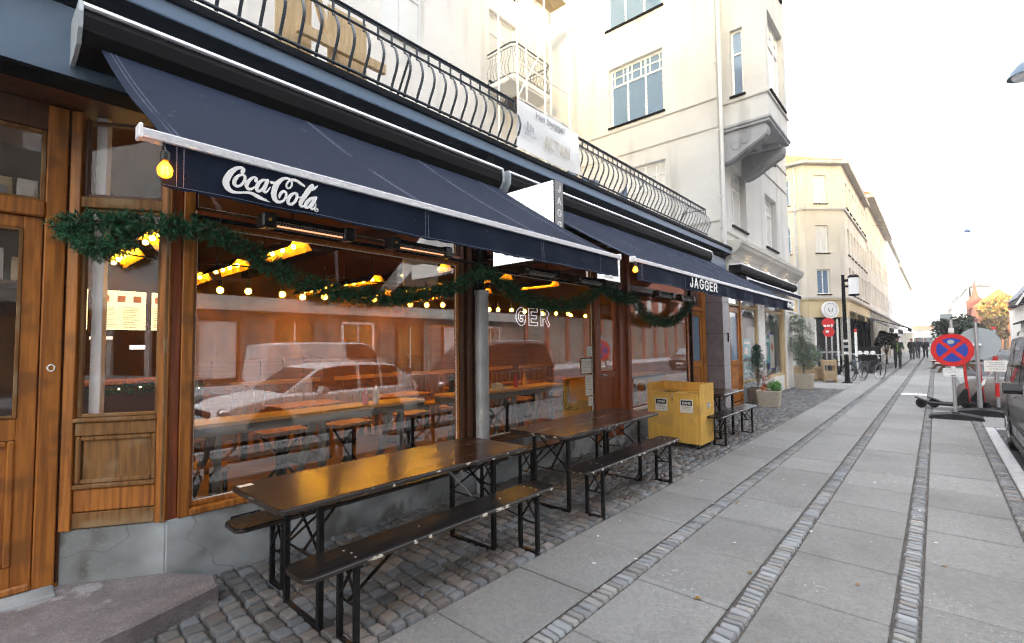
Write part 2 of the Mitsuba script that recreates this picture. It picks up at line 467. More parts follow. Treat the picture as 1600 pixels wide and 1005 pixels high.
struct('side_street', MB().box(19.52, 29, 2.345, 24, -.15, -.010).box(29, 140, 2.345, 4.5, -.15, -.012), 'slab_concrete', label='grey paving of the side street and along the left houses')
pav = struct('pavement', MB().box(-14, 140, -.6, 2.34, -.15, -.014).box(12.35, 30, -2.6, -.6, -.15, -.016), 'joint_sand', label='broad pavement of grey slabs and cobbled strips')
COLS = [(1.735, 2.325, .36), (1.005, 1.595, .74), (.257, .865, .384), (-.455, .128, .0)]
far = MB()
for (y0, y1, off) in COLS:
    k = 0
    for i in range(-18, 176):
        x0 = off + .77 * i + .003; x1 = x0 + .764
        dz = R.uniform(-.0025, .0025)
        c = cbox(x0, x1, y0 + .003, y1 - .003, -.012, dz, .006)
        tl = np.array([R.uniform(-.002, .002), R.uniform(-.002, .002)])
        c[0][:, 2] += (c[0][:, 2] > -.01) * ((c[0][:, 0] - (x0 + x1) / 2) * tl[0] + (c[0][:, 1] - (y0 + y1) / 2) * tl[1])
        if x1 > .3 and k < 56:
            part(pav, 'slab', c, 'slab_concrete'); k += 1
        else:
            far.add(*c)
part(pav, 'far_slabs', far, 'slab_concrete', kind='stuff', label='distant grey slabs of the pavement')
# wider paving behind the cars' bay
ext = MB()
for i in range(22):
    for j in range(3):
        y1 = -.60 - .655 * j
        ext.box(12.40 + .77 * i, 13.162 + .77 * i, y1 - .645, y1, -.012, R.uniform(-.002, .002), .006)
part(pav, 'widened_paving', ext, 'slab_concrete', kind='stuff', label='slabs of the widened pavement under the road signs')


def sett(x0, x1, y0, y1, rnd, hgt=.012, n=5, jit=.004, base=-.02):
    """One rounded stone: a domed grid with skirts; returns (v, f)."""
    t = np.linspace(-1, 1, n)
    U, V = np.meshgrid(t, t, indexing='ij')
    e = np.sign(U) * np.abs(U) ** .40, np.sign(V) * np.abs(V) ** .40
    dome = (1 - np.abs(e[0]) ** 15) * (1 - np.abs(e[1]) ** 15)
    cx, cy, hx, hy = (x0 + x1) / 2, (y0 + y1) / 2, (x1 - x0) / 2, (y1 - y0) / 2
    q = [rnd.uniform(-jit, jit) for _ in range(8)]
    s = 1 - .055 * (np.abs(e[0]) * np.abs(e[1])) ** 2
    X = cx + hx * e[0] * s + (q[0] * (1 - e[0]) * (1 - e[1]) + q[1] * (1 + e[0]) * (1 - e[1]) + q[2] * (1 - e[0]) * (1 + e[1]) + q[3] * (1 + e[0]) * (1 + e[1])) / 2
    Y = cy + hy * e[1] * s + (q[4] * (1 - e[0]) * (1 - e[1]) + q[5] * (1 + e[0]) * (1 - e[1]) + q[6] * (1 - e[0]) * (1 + e[1]) + q[7] * (1 + e[0]) * (1 + e[1])) / 2
    z = rnd.uniform(-.004, .003)
    Z = base + (hgt - base + z) * dome ** .8 + rnd.uniform(-.07, .07) * (X - cx) + rnd.uniform(-.07, .07) * (Y - cy) + np.array([[rnd.uniform(-.0028, .0028) for _ in range(n)] for _ in range(n)]) * dome
    v = np.stack([X, Y, Z], -1).reshape(-1, 3)
    i, j = np.meshgrid(np.arange(n - 1), np.arange(n - 1), indexing='ij')
    f = np.stack([i * n + j, (i + 1) * n + j, (i + 1) * n + j + 1, i * n + j + 1], -1).reshape(-1, 4)
    return v, np.vstack([f[:, [0, 1, 2]], f[:, [0, 2, 3]]])


def stone_tone(rnd, warm=.35):
    l = rnd.choice([.11, .13, .15, .17, .19]) * rnd.uniform(.88, 1.14)
    t = rnd.random()
    if t < .35:
        return (l * 1.02, l * .98, l * .95)
    if t < .35 + warm * .5:
        return (l * 1.08, l * .98, l * .93)
    return (l * .95, l * 1.0, l * 1.07)


def put_stones(holder, stones, limit, mt, far_name, far_label):
    """The largest (nearest) stones as parts, the rest as one mesh."""
    stones.sort(key=lambda s: s[0])
    rest, cols = MB(), []
    for k, (d, m, c) in enumerate(stones):
        if k < limit:
            part(holder, 'cobblestone', m, mt, True, color=np.tile(c, (len(m[0]), 1)))
        else:
            rest.add(*m); cols.append(np.tile(c, (len(m[0]), 1)))
    if cols:
        part(holder, far_name, rest, mt, True, kind='stuff', label=far_label, color=np.vstack(cols))


cob = struct('cobblestone_paving', MB().box(-3, 19.5, 2.33, 3.9, -.15, -.018), 'joint_sand', label='belt of worn cobblestones along the shop front')
rn = random.Random(5)
stones = []
x = -.6
while x < 19.3:
    w = rn.uniform(.088, .122)
    y, row_dx = 2.335, rn.uniform(-.006, .006)
    y -= rn.uniform(0, .05)
    while y < 3.86:
        l = rn.uniform(.085, .135)
        ya, yb = max(y, 2.335) + .0042, min(y + l, 3.87) - .0042
        if yb - ya > .03:
            sk = .22 * (ya - 3.0)                         # the courses lie a little askew
            xx = x + sk * .25
            m = sett(xx + .0042 + row_dx, xx + w - .0042 + row_dx, ya, yb, rn, n=7 if x < 5 else 5, jit=.005)
            ym = (ya + yb) / 2
            hidden = x < .55 or (x < 1.1 and ym > 3.3)
            d = math.hypot(x, ym) + (50 if hidden else 0)
            stones.append((d, m, stone_tone(rn)))
        y += l
    x += w
put_stones(cob, stones, 300, 'sett_stone', 'far_cobbles', 'distant cobblestones of the shop-front belt')

STR = [(1.597, 1.733, 'first'), (.867, 1.003, 'second'), (.130, .255, 'third'), (-.598, -.457, 'fourth')]
for (y0, y1, nth) in STR:
    h = struct('cobbled_strip', MB().box(-6, 40, y0 - .002, y1 + .002, -.15, -.013), 'joint_sand', label=f'narrow strip of long setts between slab rows, {nth} from the shop')
    stones, x = [], -5.0
    while x < 40:
        w = rn.uniform(.052, .078)
        m = sett(x + .003, x + w - .003, y0 + .006 + rn.uniform(0, .006), y1 - .006 - rn.uniform(0, .006), rn, hgt=.005, n=7 if x < 6 else 5, jit=.003)
        stones.append((abs(x) + (90 if x < .4 else 0), m, tuple(c * 1.0 + .045 for c in stone_tone(rn, .05))))
        x += w
    put_stones(h, stones, 130, 'sett_stone', 'far_setts', 'distant setts of the strip')

kerb = struct('kerb', None, None, label='light granite kerb between pavement and parking bay')
labels[kerb]['kind'] = 'structure'
for i in range(20):
    part(kerb, 'kerb_stone', cbox(-6.9 + 1.0 * i, -5.906 + 1.0 * i if i < 19 else 12.35, -.735, -.60, -.15, .004, .012), 'kerb_granite')
for i in range(2):
    part(kerb, 'kerb_stone', cbox(12.22, 12.352, -1.735 - .9 * i, -.741 - .9 * i - (.0 if i else 0), -.15, .004, .012), 'kerb_granite')
# pale crossing band of small setts
b = MB()
for i in range(26):
    b.box(18.42 + .0 * i, 18.9, .27 - .0 + .0225 * i, .288 + .0225 * i, -.01, .003, .003)
struct('crossing_band', b, 'frame_white', label='pale band of narrow setts across the pavement')

# litter on the slabs
lf = MB()
for LN, (x, y, rz, s) in zip(('nearest to the camera on the right slab row', 'beside the third cobbled strip', 'on the slab row left of the second strip', 'touching the second cobbled strip', 'just left of the first cobbled strip', 'in the middle slab row'), ((3.55, -.12, .4, .05), (4.6, .02, 1.2, .04), (3.05, 1.18, 2.0, .045), (3.62, 1.03, .3, .05), (5.1, 1.55, 1.0, .05), (3.9, .45, 2.2, .03))):
    t = np.linspace(0, 1, 7)
    prof = np.sin(t * np.pi) ** .8 * .32
    up = np.sin(t * np.pi * 1.3) * .16
    v = np.vstack([np.stack([t - .5, prof, up + .05], 1), np.stack([t - .5, -prof, up + .12], 1)]) * s
    f = [[i, i + 1, 8 + i, 7 + i] for i in range(6)]
    m = place((v, np.array(f)), (x, y, .004), rz)
    single('fallen_leaf', 'curled dry leaf lying ' + LN, 'leaf', m, 'leaf', True, group='fallen leaves on the slabs', color=np.tile((.20, .13, .05), (14, 1)))
b = MB()
for _ in range(60):
    x, y = R.uniform(2.5, 12), R.uniform(-.45, 2.3)
    s = R.uniform(.006, .016)
    a = R.uniform(0, 6.28)
    v, f = MB().lathe([(0, .0009), (1, .0004), (1.0, 0)], n=7).mesh()
    v = v * [s, s * R.uniform(.4, 1), 1]
    b.add(*place((v, f), (x, y, .0035), a))
stuff('litter', 'tiny pale bits of paper and old gum trodden into the slabs', 'litter', b, 'frame_white')
# ------------------------------------------------------------------ the restaurant's ground floor
class Fr:
    """A local frame on a wall: u along it, n outwards, z up."""
    def __init__(s, o, eu, en):
        s.o, s.eu, s.en = np.array([o[0], o[1], 0.0]), np.array([eu[0], eu[1], 0.0]), np.array([en[0], en[1], 0.0])

    def w(s, u, n, z):
        return s.o + s.eu * u + s.en * n + np.array([0, 0, z])

    def tf(s, vf):
        v, f = vf
        v = np.asarray(v, float)
        q = s.o + v[:, :1] * s.eu + v[:, 1:2] * s.en + v[:, 2:] * np.array([0, 0, 1.0])
        f = np.asarray(f)
        return q, (f[:, ::-1] if np.cross(s.eu, s.en)[2] < 0 else f)

    def box(s, mb, u0, u1, n0, n1, z0, z1, b=0.0):
        return mb.add(*s.tf(cbox(u0, u1, n0, n1, z0, z1, b)))

    def B(s, u0, u1, n0, n1, z0, z1, b=0.004):
        return s.box(MB(), u0, u1, n0, n1, z0, z1, b)

    def frame(s, u0, u1, z0, z1, w, n0, n1, b=0.004, wb=None, wt=None):
        wb, wt = wb or w, wt or w
        m = MB()
        s.box(m, u0, u0 + w, n0, n1, z0, z1, b); s.box(m, u1 - w, u1, n0, n1, z0, z1, b)
        s.box(m, u0 + w, u1 - w, n0, n1 - .002, z0, z0 + wb, b); s.box(m, u0 + w, u1 - w, n0, n1 - .002, z1 - wt, z1, b)
        return m

    def pane(s, u0, u1, n, z0, z1):
        a, b, c, d = s.w(u0, n, z0), s.w(u1, n, z0), s.w(u1, n, z1), s.w(u0, n, z1)
        return MB().quad(a, b, c, d)

    def beads(s, u0, u1, z0, z1, n0, n1, w=.018):
        return s.frame(u0, u1, z0, z1, w, n0, n1, .003)


def chamfer_prism(poly, z0, z1, b):
    """A flat-topped prism over a convex-ish polygon with a bevelled upper edge."""
    inn = poly.buffer(-b, join_style=2)
    P, Q = np.array(poly.exterior.coords)[:-1], np.array(inn.exterior.coords)[:-1]
    k = np.argmin(np.linalg.norm(Q - P[0], axis=1)); Q = np.roll(Q, -k, 0)
    if len(Q) != len(P):
        return MB().prism(poly, (0, 0, z0), (1, 0, 0), (0, 1, 0), (0, 0, 1), z1 - z0)
    if np.linalg.norm(Q[1] - P[1]) > np.linalg.norm(Q[-1] - P[1]):
        Q = np.roll(Q[::-1], 1, 0)
    n = len(P); i = np.arange(n)
    v = np.vstack([np.c_[P, np.full(n, z0)], np.c_[P, np.full(n, z1 - b)], np.c_[Q, np.full(n, z1)]])
    f = [np.stack([a * n + i, a * n + (i + 1) % n, (a + 1) * n + (i + 1) % n, (a + 1) * n + i], 1) for a in (0, 1)]
    m = MB().add(v, np.vstack(f))
    t = trimesh.creation.extrude_polygon(Polygon(Q), .0004, engine='earcut')
    return m.add(np.asarray(t.vertices) + [0, 0, z1 - .0004], np.asarray(t.faces))


F0 = Fr((0, 3.86), (1, 0), (0, -1))                    # the shop front
_d = np.array([.39 - .88, 4.17 - 3.86]); LB = np.linalg.norm(_d); _d = _d / LB
FB_ = Fr((.88, 3.86), _d, (-abs(_d[1]), -abs(_d[0])))    # the slanting bay beside the door
FD = Fr((0, 4.17), (1, 0), (0, -1))                    # the recessed entrance

shop = thing('restaurant_building', 'low restaurant with varnished wood shop front under a slate blue fascia', 'building')
SB = lambda n, m, t, **k: part(shop, n, m, t, **k)

SB('plinth', F0.B(.88, 6.30, -.12, 0, -.1, .462, .006), 'plinth_concrete')
SB('plinth', F0.B(7.02, 10.02, -.12, 0, -.1, .462, .006), 'plinth_concrete')
SB('plinth', FB_.B(.004, LB, -.10, -.001, -.1, .462, .006), 'plinth_concrete', label='grey plinth under the slanting bay')
vent = F0.frame(1.27, 1.47, .31, .385, .008, -.004, .006, .002)
for i in range(16):
    F0.box(vent, 1.281 + .0118 * i, 1.286 + .0118 * i, -.002, .004, .318, .377)
SB('vent', vent, 'charcoal_paint')
st = chamfer_prism(Polygon([(1.06, 3.42), (1.09, 3.57), (.90, 3.84), (.40, 4.165), (-2.2, 4.165), (-2.2, 2.62), (.60, 3.27)]), -.12, .135, .018)
SB('step', st, 'step_granite', label='worn granite step in front of the entrance')
SB('threshold', MB().box(-.95, .37, 3.98, 4.165, .1, .152, .008), 'plinth_concrete')

# the slanting bay
bay = FB_
SB('post', bay.B(.002, .062, -.07, .02, .462, 3.16), 'oiled_wood')
SB('post', bay.B(LB - .062, LB - .002, -.07, .02, .462, 3.16), 'oiled_wood')
SB('post', bay.B(LB + .0, LB + .05, -.12, .0, .15, 3.16), 'dark_wood')
pn = SB('bay_panel', bay.B(.066, LB - .066, -.05, .010, .47, .565), 'aged_wood', label='weathered wood panelling under the bay window')
part(pn, 'lower_board', bay.B(.066, LB - .066, -.05, .004, .570, .712, .006), 'oiled_wood')
part(pn, 'bead', bay.B(.064, LB - .064, -.04, .018, .714, .742, .006), 'aged_wood')
part(pn, 'field', bay.B(.10, LB - .10, -.05, -.018, .742, 1.03, .004), 'aged_wood')
fr = bay.frame(.066, LB - .066, .742, 1.045, .03, -.05, .004, .008)
part(pn, 'moulding', fr, 'aged_wood')
part(pn, 'rail', bay.B(.066, LB - .066, -.05, .008, 1.048, 1.135, .006), 'aged_wood')
part(pn, 'sill', bay.B(.060, LB - .060, -.05, .028, 1.137, 1.162, .006), 'aged_wood')
w_ = SB('window', bay.frame(.064, LB - .064, 1.164, 2.53, .022, -.045, -.010), 'aged_wood')
part(w_, 'pane', bay.pane(.085, LB - .085, -.03, 1.185, 2.51), 'clear_glass')
SB('transom', bay.B(.062, LB - .062, -.05, .012, 2.532, 2.602), 'aged_wood')
w_ = SB('window', bay.frame(.064, LB - .064, 2.604, 3.12, .022, -.045, -.010), 'dark_wood')
part(w_, 'pane', bay.pane(.085, LB - .085, -.03, 2.624, 3.10), 'clear_glass')
SB('inner_post', bay.B(LB - .150, LB - .088, -.15, -.09, .6, 3.2), 'white_paint', label='pale post just inside the bay window')

# corner posts and the windows of the straight front
SB('corner_post', F0.B(.842, .872, -.09, .012, .462, 3.16), 'aged_wood')
SB('corner_post', F0.B(.876, .938, -.09, -.012, .462, 3.16), 'red_wood')
SB('corner_post', F0.B(.942, 1.008, -.09, .006, .462, 3.16), 'oiled_wood')


def big_window(x0, x1, z0, z1, wood, tz=None):
    w = SB('window', F0.frame(x0, x1, z0, z1, .022, -.075, -.02, .004, .03), wood)
    part(w, 'pane', F0.pane(x0 + .012, x1 - .012, -.05, z0 + .015, z1 - .012), 'window_glass')
    part(w, 'gasket', F0.frame(x0 + .022, x1 - .022, z0 + .03, z1 - .022, .008, -.048, -.04, .002), 'frame_white')
    return w


SB('sill', F0.B(1.008, 3.505, -.11, .025, .464, .512, .008), 'oiled_wood')
big_window(1.008, 3.505, .514, 2.50, 'oiled_wood')
SB('transom', F0.B(1.008, 3.505, -.09, .012, 2.502, 2.575, .006), 'red_wood')
big_window(1.008, 3.505, 2.577, 3.06, 'dark_wood')
for a, b, n in ((3.507, 3.56, .0), (3.562, 3.60, -.03), (3.602, 3.67, .022), (3.672, 3.70, -.03), (3.702, 3.80, .01)):
    SB('post', F0.B(a, b, -.10, n, .464, 3.16, .006), 'dark_wood')
SB('sill', F0.B(3.802, 6.245, -.11, .025, .464, .512, .008), 'dark_wood')
big_window(3.802, 6.245, .514, 2.50, 'dark_wood')
SB('transom', F0.B(3.802, 6.99, -.09, .012, 2.502, 2.575, .006), 'dark_wood')
big_window(3.802, 6.245, 2.577, 3.06, 'dark_wood')
big_window(6.36, 6.985, 2.577, 3.06, 'dark_wood')
SB('post', F0.B(6.247, 6.355, -.10, .01, .1, 3.16, .006), 'red_wood')
for a, b, n in ((6.99, 7.06, .012), (7.064, 7.25, -.02), (7.254, 7.36, .02)):
    SB('post', F0.B(a, b, -.10, n, .464 if a > 7 else .1, 3.16, .006), 'red_wood')
SB('sill', F0.B(7.362, 10.02, -.11, .025, .464, .512, .008), 'white_paint')
big_window(7.362, 10.02, .514, 2.50, 'red_wood')
SB('transom', F0.B(7.362, 10.02, -.09, .012, 2.502, 2.575, .006), 'dark_wood')
big_window(7.362, 10.02, 2.577, 3.06, 'dark_wood')
SB('post', F0.B(10.022, 10.085, -.10, .015, -.05, 3.16, .006), 'charcoal_paint')
SB('post', F0.B(10.74, 10.94, -.10, .0, -.05, 3.16, .006), 'oiled_wood')

# doors
dr_ = SB('door', FD.frame(-.70, .268, .155, 2.43, .085, -.045, .0, .004, .16, .075), 'oiled_wood', label='varnished entrance door with tall glass')
part(dr_, 'pane', FD.pane(-.62, .19, -.025, 1.20, 2.36), 'clear_glass')
part(dr_, 'rail', FD.B(-.615, .183, -.044, -.001, 1.06, 1.19, .004), 'oiled_wood')
part(dr_, 'panel', FD.B(-.615, .183, -.04, -.02, .315, 1.06, .01), 'oiled_wood')
part(dr_, 'moulding', FD.frame(-.615, .183, .315, 1.058, .035, -.02, .006, .008), 'oiled_wood')
part(dr_, 'glass_bead', FD.beads(-.615, .183, 1.192, 2.354, -.03, .006), 'aged_wood')
part(dr_, 'weather_bar', FD.B(-.70, .268, 0, .03, .156, .20, .01), 'oiled_wood')
SB('door_frame', FD.B(.274, .372, -.08, .02, .15, 3.16, .006), 'oiled_wood')
o_ = []
for k in range(20):
    a = 2 * math.pi * k / 20
    o_.append((.325 + .016 * math.cos(a), 4.149, 1.49 + .02 * math.sin(a)))
SB('painted_ring', MB().tube(o_ + o_[:2], .0045, 5, False), 'white_paint', label='small white ring on the door frame')
SB('transom', FD.B(-.75, .272, -.08, .03, 2.434, 2.535, .008), 'oiled_wood')
w_ = SB('window', FD.frame(-.70, .272, 2.537, 3.0, .022, -.06, -.012, .004), 'aged_wood', label='window above the entrance door')
part(w_, 'pane', FD.pane(-.69, .262, -.035, 2.55, 2.99), 'clear_glass')
SB('lintel', FD.B(-2.4, .40, -.10, .0, 3.002, 3.17, .004), 'dark_wood')
d2 = SB('narrow_door', F0.frame(6.36, 6.985, .13, 2.495, .10, -.075, -.03, .004, .22, .10), 'red_wood', label='narrow red brown door between the windows')
part(d2, 'pane', F0.pane(6.45, 6.895, -.05, 1.18, 2.40), 'window_glass')
part(d2, 'rail', F0.B(6.46, 6.885, -.074, -.031, 1.07, 1.17, .004), 'red_wood')
part(d2, 'panel', F0.B(6.46, 6.885, -.07, -.048, .35, 1.07, .012), 'red_wood')
part(d2, 'moulding', F0.frame(6.46, 6.885, .35, 1.068, .03, -.055, -.024, .006), 'red_wood')
hd = MB().bar(F0.w(6.415, -.03, 1.13), F0.w(6.415, .03, 1.13), .018, .018).bar(F0.w(6.41, .03, 1.132), F0.w(6.535, .03, 1.112), .014, .018, .004)
part(d2, 'handle', hd, 'satin_alu')
SB('door_sill', F0.B(6.30, 7.02, -.10, .03, -.1, .128, .006), 'plinth_concrete')
d3 = SB('side_door', F0.frame(10.09, 10.735, .05, 2.30, .11, -.07, -.02, .004, .2, .12), 'oiled_wood', label='varnished side door beside the granite pillar')
part(d3, 'pane', F0.pane(10.19, 10.63, -.045, 1.22, 2.19), 'pane_dark')
part(d3, 'rail', F0.B(10.20, 10.625, -.069, -.021, 1.08, 1.21, .004), 'oiled_wood')
part(d3, 'panel', F0.B(10.20, 10.625, -.065, -.04, .25, 1.08, .012), 'oiled_wood')
SB('transom', F0.B(10.087, 10.738, -.08, .01, 2.303, 2.36, .006), 'oiled_wood')
w_ = SB('window', F0.frame(10.087, 10.738, 2.362, 3.06, .03, -.06, -.015, .004), 'oiled_wood')
part(w_, 'pane', F0.pane(10.10, 10.72, -.04, 2.38, 3.04), 'window_glass')
SB('lintel', F0.B(.80, 10.95, -.09, -.004, 3.162, 3.175, .002), 'dark_wood')
SB('lintel', F0.B(1.01, 10.738, -.088, -.006, 3.062, 3.16, .004), 'dark_wood')

# fascia and cornice, swept along the street
def sweep_x(prof, x0, x1):
    """prof: (y, z) points from bottom to top on the street side; closed back by the caller's order."""
    P = np.array(prof, float); n = len(P)
    v = np.vstack([np.c_[np.full(n, x0), P], np.c_[np.full(n, x1), P]])
    i = np.arange(n)
    f = [np.stack([i, i + n, (i + 1) % n + n, (i + 1) % n], 1)]
    m = MB().add(v, f[0])
    t = trimesh.creation.triangulate_polygon(Polygon(P), engine='earcut')
    tv, tf = np.asarray(t[0]), np.asarray(t[1])
    m.add(np.c_[np.full(len(tv), x0), tv], tf); m.add(np.c_[np.full(len(tv), x1), tv], tf[:, ::-1])
    return m


fa = SB('fascia', sweep_x([(4.3, 3.20), (3.735, 3.20), (3.735, 3.62), (4.3, 3.62)], -2.6, 12.05), 'slate_blue_paint')
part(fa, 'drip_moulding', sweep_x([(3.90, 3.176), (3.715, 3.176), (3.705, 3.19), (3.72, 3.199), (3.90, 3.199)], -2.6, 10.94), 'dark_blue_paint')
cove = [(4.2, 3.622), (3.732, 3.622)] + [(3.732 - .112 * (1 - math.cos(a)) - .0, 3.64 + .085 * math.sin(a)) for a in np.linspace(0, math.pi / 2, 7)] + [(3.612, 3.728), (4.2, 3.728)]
part(fa, 'cove', sweep_x(cove, -2.6, 12.05), 'dark_blue_paint')  # shadow below the cornice is carried by the dark colour
co = SB('cornice', sweep_x([(4.2, 3.73), (3.60, 3.73), (3.597, 3.735), (3.597, 3.826), (4.2, 3.826)], -2.6, 12.06), 'slate_blue_paint')
part(co, 'capping', sweep_x([(4.2, 3.828), (3.585, 3.828), (3.575, 3.835), (3.575, 3.862), (3.59, 3.868), (3.60, 3.905), (3.61, 3.91), (4.2, 3.91)], -2.6, 12.07), 'dark_blue_paint')
SB('soffit', MB().box(-2.6, .86, 3.91, 4.26, 3.176, 3.198), 'dark_wood')
SB('soffit', MB().box(.86, 10.94, 3.905, 4.0, 3.176, 3.198), 'dark_wood')
SB('terrace_floor', MB().box(-2.6, 12.05, 4.205, 9.6, 3.75, 3.90), 'kerb_granite', label='roof terrace above the restaurant')
SB('side_wall', MB().box(-2.6, -.70, 4.0, 4.24, -.1, 3.175), 'red_wood')

# the room behind the glass
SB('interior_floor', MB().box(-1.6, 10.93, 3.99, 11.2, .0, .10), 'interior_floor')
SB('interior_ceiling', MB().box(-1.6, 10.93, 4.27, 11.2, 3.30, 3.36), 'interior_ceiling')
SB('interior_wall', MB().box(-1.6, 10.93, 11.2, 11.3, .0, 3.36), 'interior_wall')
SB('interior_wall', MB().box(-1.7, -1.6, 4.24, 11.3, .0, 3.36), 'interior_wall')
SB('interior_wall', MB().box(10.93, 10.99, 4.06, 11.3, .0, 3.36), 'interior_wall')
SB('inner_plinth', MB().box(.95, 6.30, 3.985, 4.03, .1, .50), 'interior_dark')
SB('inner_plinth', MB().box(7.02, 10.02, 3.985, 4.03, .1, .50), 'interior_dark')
for i in range(18):
    x = 2.3 + .48 * i
    SB('wall_board', MB().box(x, x + .474, 11.17, 11.2, .1, 1.35, .004), 'interior_wood')
for i in range(4):
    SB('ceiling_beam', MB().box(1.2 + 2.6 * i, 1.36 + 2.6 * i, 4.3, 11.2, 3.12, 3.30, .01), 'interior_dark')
SB('partition', MB().box(6.6, 9.8, 8.2, 8.3, .1, 2.05, .01), 'interior_wood', label='wooden partition behind the seats')

# rain pipe and its tags
dp = thing('drainpipe', 'dented galvanised rain pipe in front of the dark window post', 'pipe')
part(dp, 'pipe', MB().tube([(3.73, 3.755, -.02), (3.73, 3.755, .6), (3.732, 3.756, 1.2), (3.73, 3.755, 2.17)], .074, 20), 'zinc_pipe', 40)
part(dp, 'collar', MB().lathe([(.074, -.03), (.082, -.028), (.084, 0), (.082, .028), (.074, .03), (.04, .034)], (3.73, 3.755, 2.18), 20), 'zinc_pipe', 40)
part(dp, 'collar', MB().lathe([(.0745, -.012), (.079, -.010), (.079, .010), (.0745, .012)], (3.73, 3.755, 1.45), 20), 'zinc_pipe', 40)
part(dp, 'upper_pipe', MB().tube([(3.73, 3.775, 2.18), (3.73, 3.775, 3.1), (3.725, 3.70, 3.35), (3.70, 3.58, 3.52), (3.69, 3.56, 3.66)], .042, 14), 'charcoal_paint', 40)
tg = MB().bar((3.662, 3.70, .86), (3.662, 3.70, .92), .004, .05).bar((3.65, 3.69, .79), (3.648, 3.69, .87), .004, .06)
part(dp, 'paper_tag', tg, 'frame_white')
# ------------------------------------------------------------------ awnings
SCRIPT = [[[6873,22982,162],[6906,23102,131],[6801,23134,130],[6642,23058,160],[6462,22860,217],[6334,22609,253],[6290,22409,263],[6340,22232,233],[6462,22126,168],[6608,22100,113],[6804,22132,88],[7041,22193,100],[7244,22198,133],[7452,22120,167],[7690,22054,120],[7931,21998,11]],[[6860,22874,105],[6732,22794,114],[6607,22611,149],[6578,22440,149],[6677,22360,119],[6812,22428,104],[6946,22641,110],[6961,22825,116],[6860,22874,105]],[[6961,22811,79],[6983,22678,68],[7046,22653,48],[7121,22727,32]],[[7370,22748,140],[7389,22865,97],[7286,22873,91],[7134,22716,138],[7031,22496,158],[7069,22366,132],[7191,22362,107],[7318,22468,75],[7419,22591,54]],[[7798,22870,94],[7652,22853,110],[7509,22712,147],[7408,22489,162],[7436,22355,124],[7553,22383,109],[7696,22587,110],[7799,22827,111]],[[7825,22877,144],[7748,22643,154],[7684,22442,137],[7739,22355,93],[7844,22466,66],[7936,22631,39]],[[7974,22836,128],[8116,22843,118]],[[8306,22260,57],[8324,22389,114],[8434,22561,126],[8555,22560,121],[8585,22420,98],[8494,22209,97],[8314,22082,125],[8153,22133,197],[8076,22333,235],[8114,22616,236],[8234,22878,198],[8413,23083,143],[8610,23172,116],[8768,23129,105],[8819,22978,82],[8743,22796,76],[8629,22754,75],[8580,22860,69],[8655,23026,81],[8811,23155,105],[9000,23173,136],[9178,23097,137],[9349,23018,102]],[[8948,22613,112],[8804,22514,134],[8683,22324,162],[8665,22143,156],[8780,22088,128],[8924,22199,117],[9029,22416,124],[9036,22582,124],[8948,22613,112]],[[9037,22538,77],[9126,22453,59],[9214,22518,42]],[[9128,22259,59],[9318,22602,102],[9510,22920,115],[9692,23162,104],[9708,23059,123],[9527,22771,146],[9290,22414,174],[9188,22196,155],[9248,22104,119],[9397,22166,84],[9532,22316,49]],[[9526,22939,91],[9694,22957,147],[9863,23081,93],[9971,23215,12]],[[9836,22603,93],[9697,22572,110],[9531,22407,158],[9412,22199,157],[9428,22088,121],[9549,22131,109],[9700,22352,116],[9806,22559,117]],[[9867,22619,155],[9776,22399,166],[9655,22175,153],[9718,22075,98],[9840,22198,68],[9876,22344,37]]]


def spline(P, k=10):
    P = np.asarray(P, float)
    Q = np.vstack([2 * P[0] - P[1], P, 2 * P[-1] - P[-2]])
    out = []
    for i in range(1, len(Q) - 2):
        for t in np.linspace(0, 1, k, endpoint=False):
            a, b, c, d = Q[i - 1], Q[i], Q[i + 1], Q[i + 2]
            out.append(.5 * (2 * b + (c - a) * t + (2 * a - 5 * b + 4 * c - d) * t * t + (3 * b - a - 3 * c + d) * t ** 3))
    out.append(Q[-2])
    return np.array(out)


def script_logo():
    """The flowing white lettering of the awning as one flat polygon in metres, origin at its lower left."""
    polys = []
    for s in SCRIPT:
        q = spline(np.array(s) / 1e4, 7)
        for a, b in zip(q[:-1], q[1:]):
            polys.append(unary_union([Point(a[:2]).buffer(max(a[2], .0008) * .46, 5), Point(b[:2]).buffer(max(b[2], .0008) * .46, 5)]).convex_hull)
    c = Point(.9897, 2.2081)
    polys.append(c.buffer(.0095).difference(c.buffer(.0068)))
    polys.append(sbox(.9860, 2.2040, .9880, 2.2122)); polys.append(c.buffer(.0042).intersection(sbox(.986, 2.2085, .996, 2.215)))
    return affinity.translate(unary_union(polys).simplify(.0004), -.6230, -2.1990)


LOGO = script_logo()


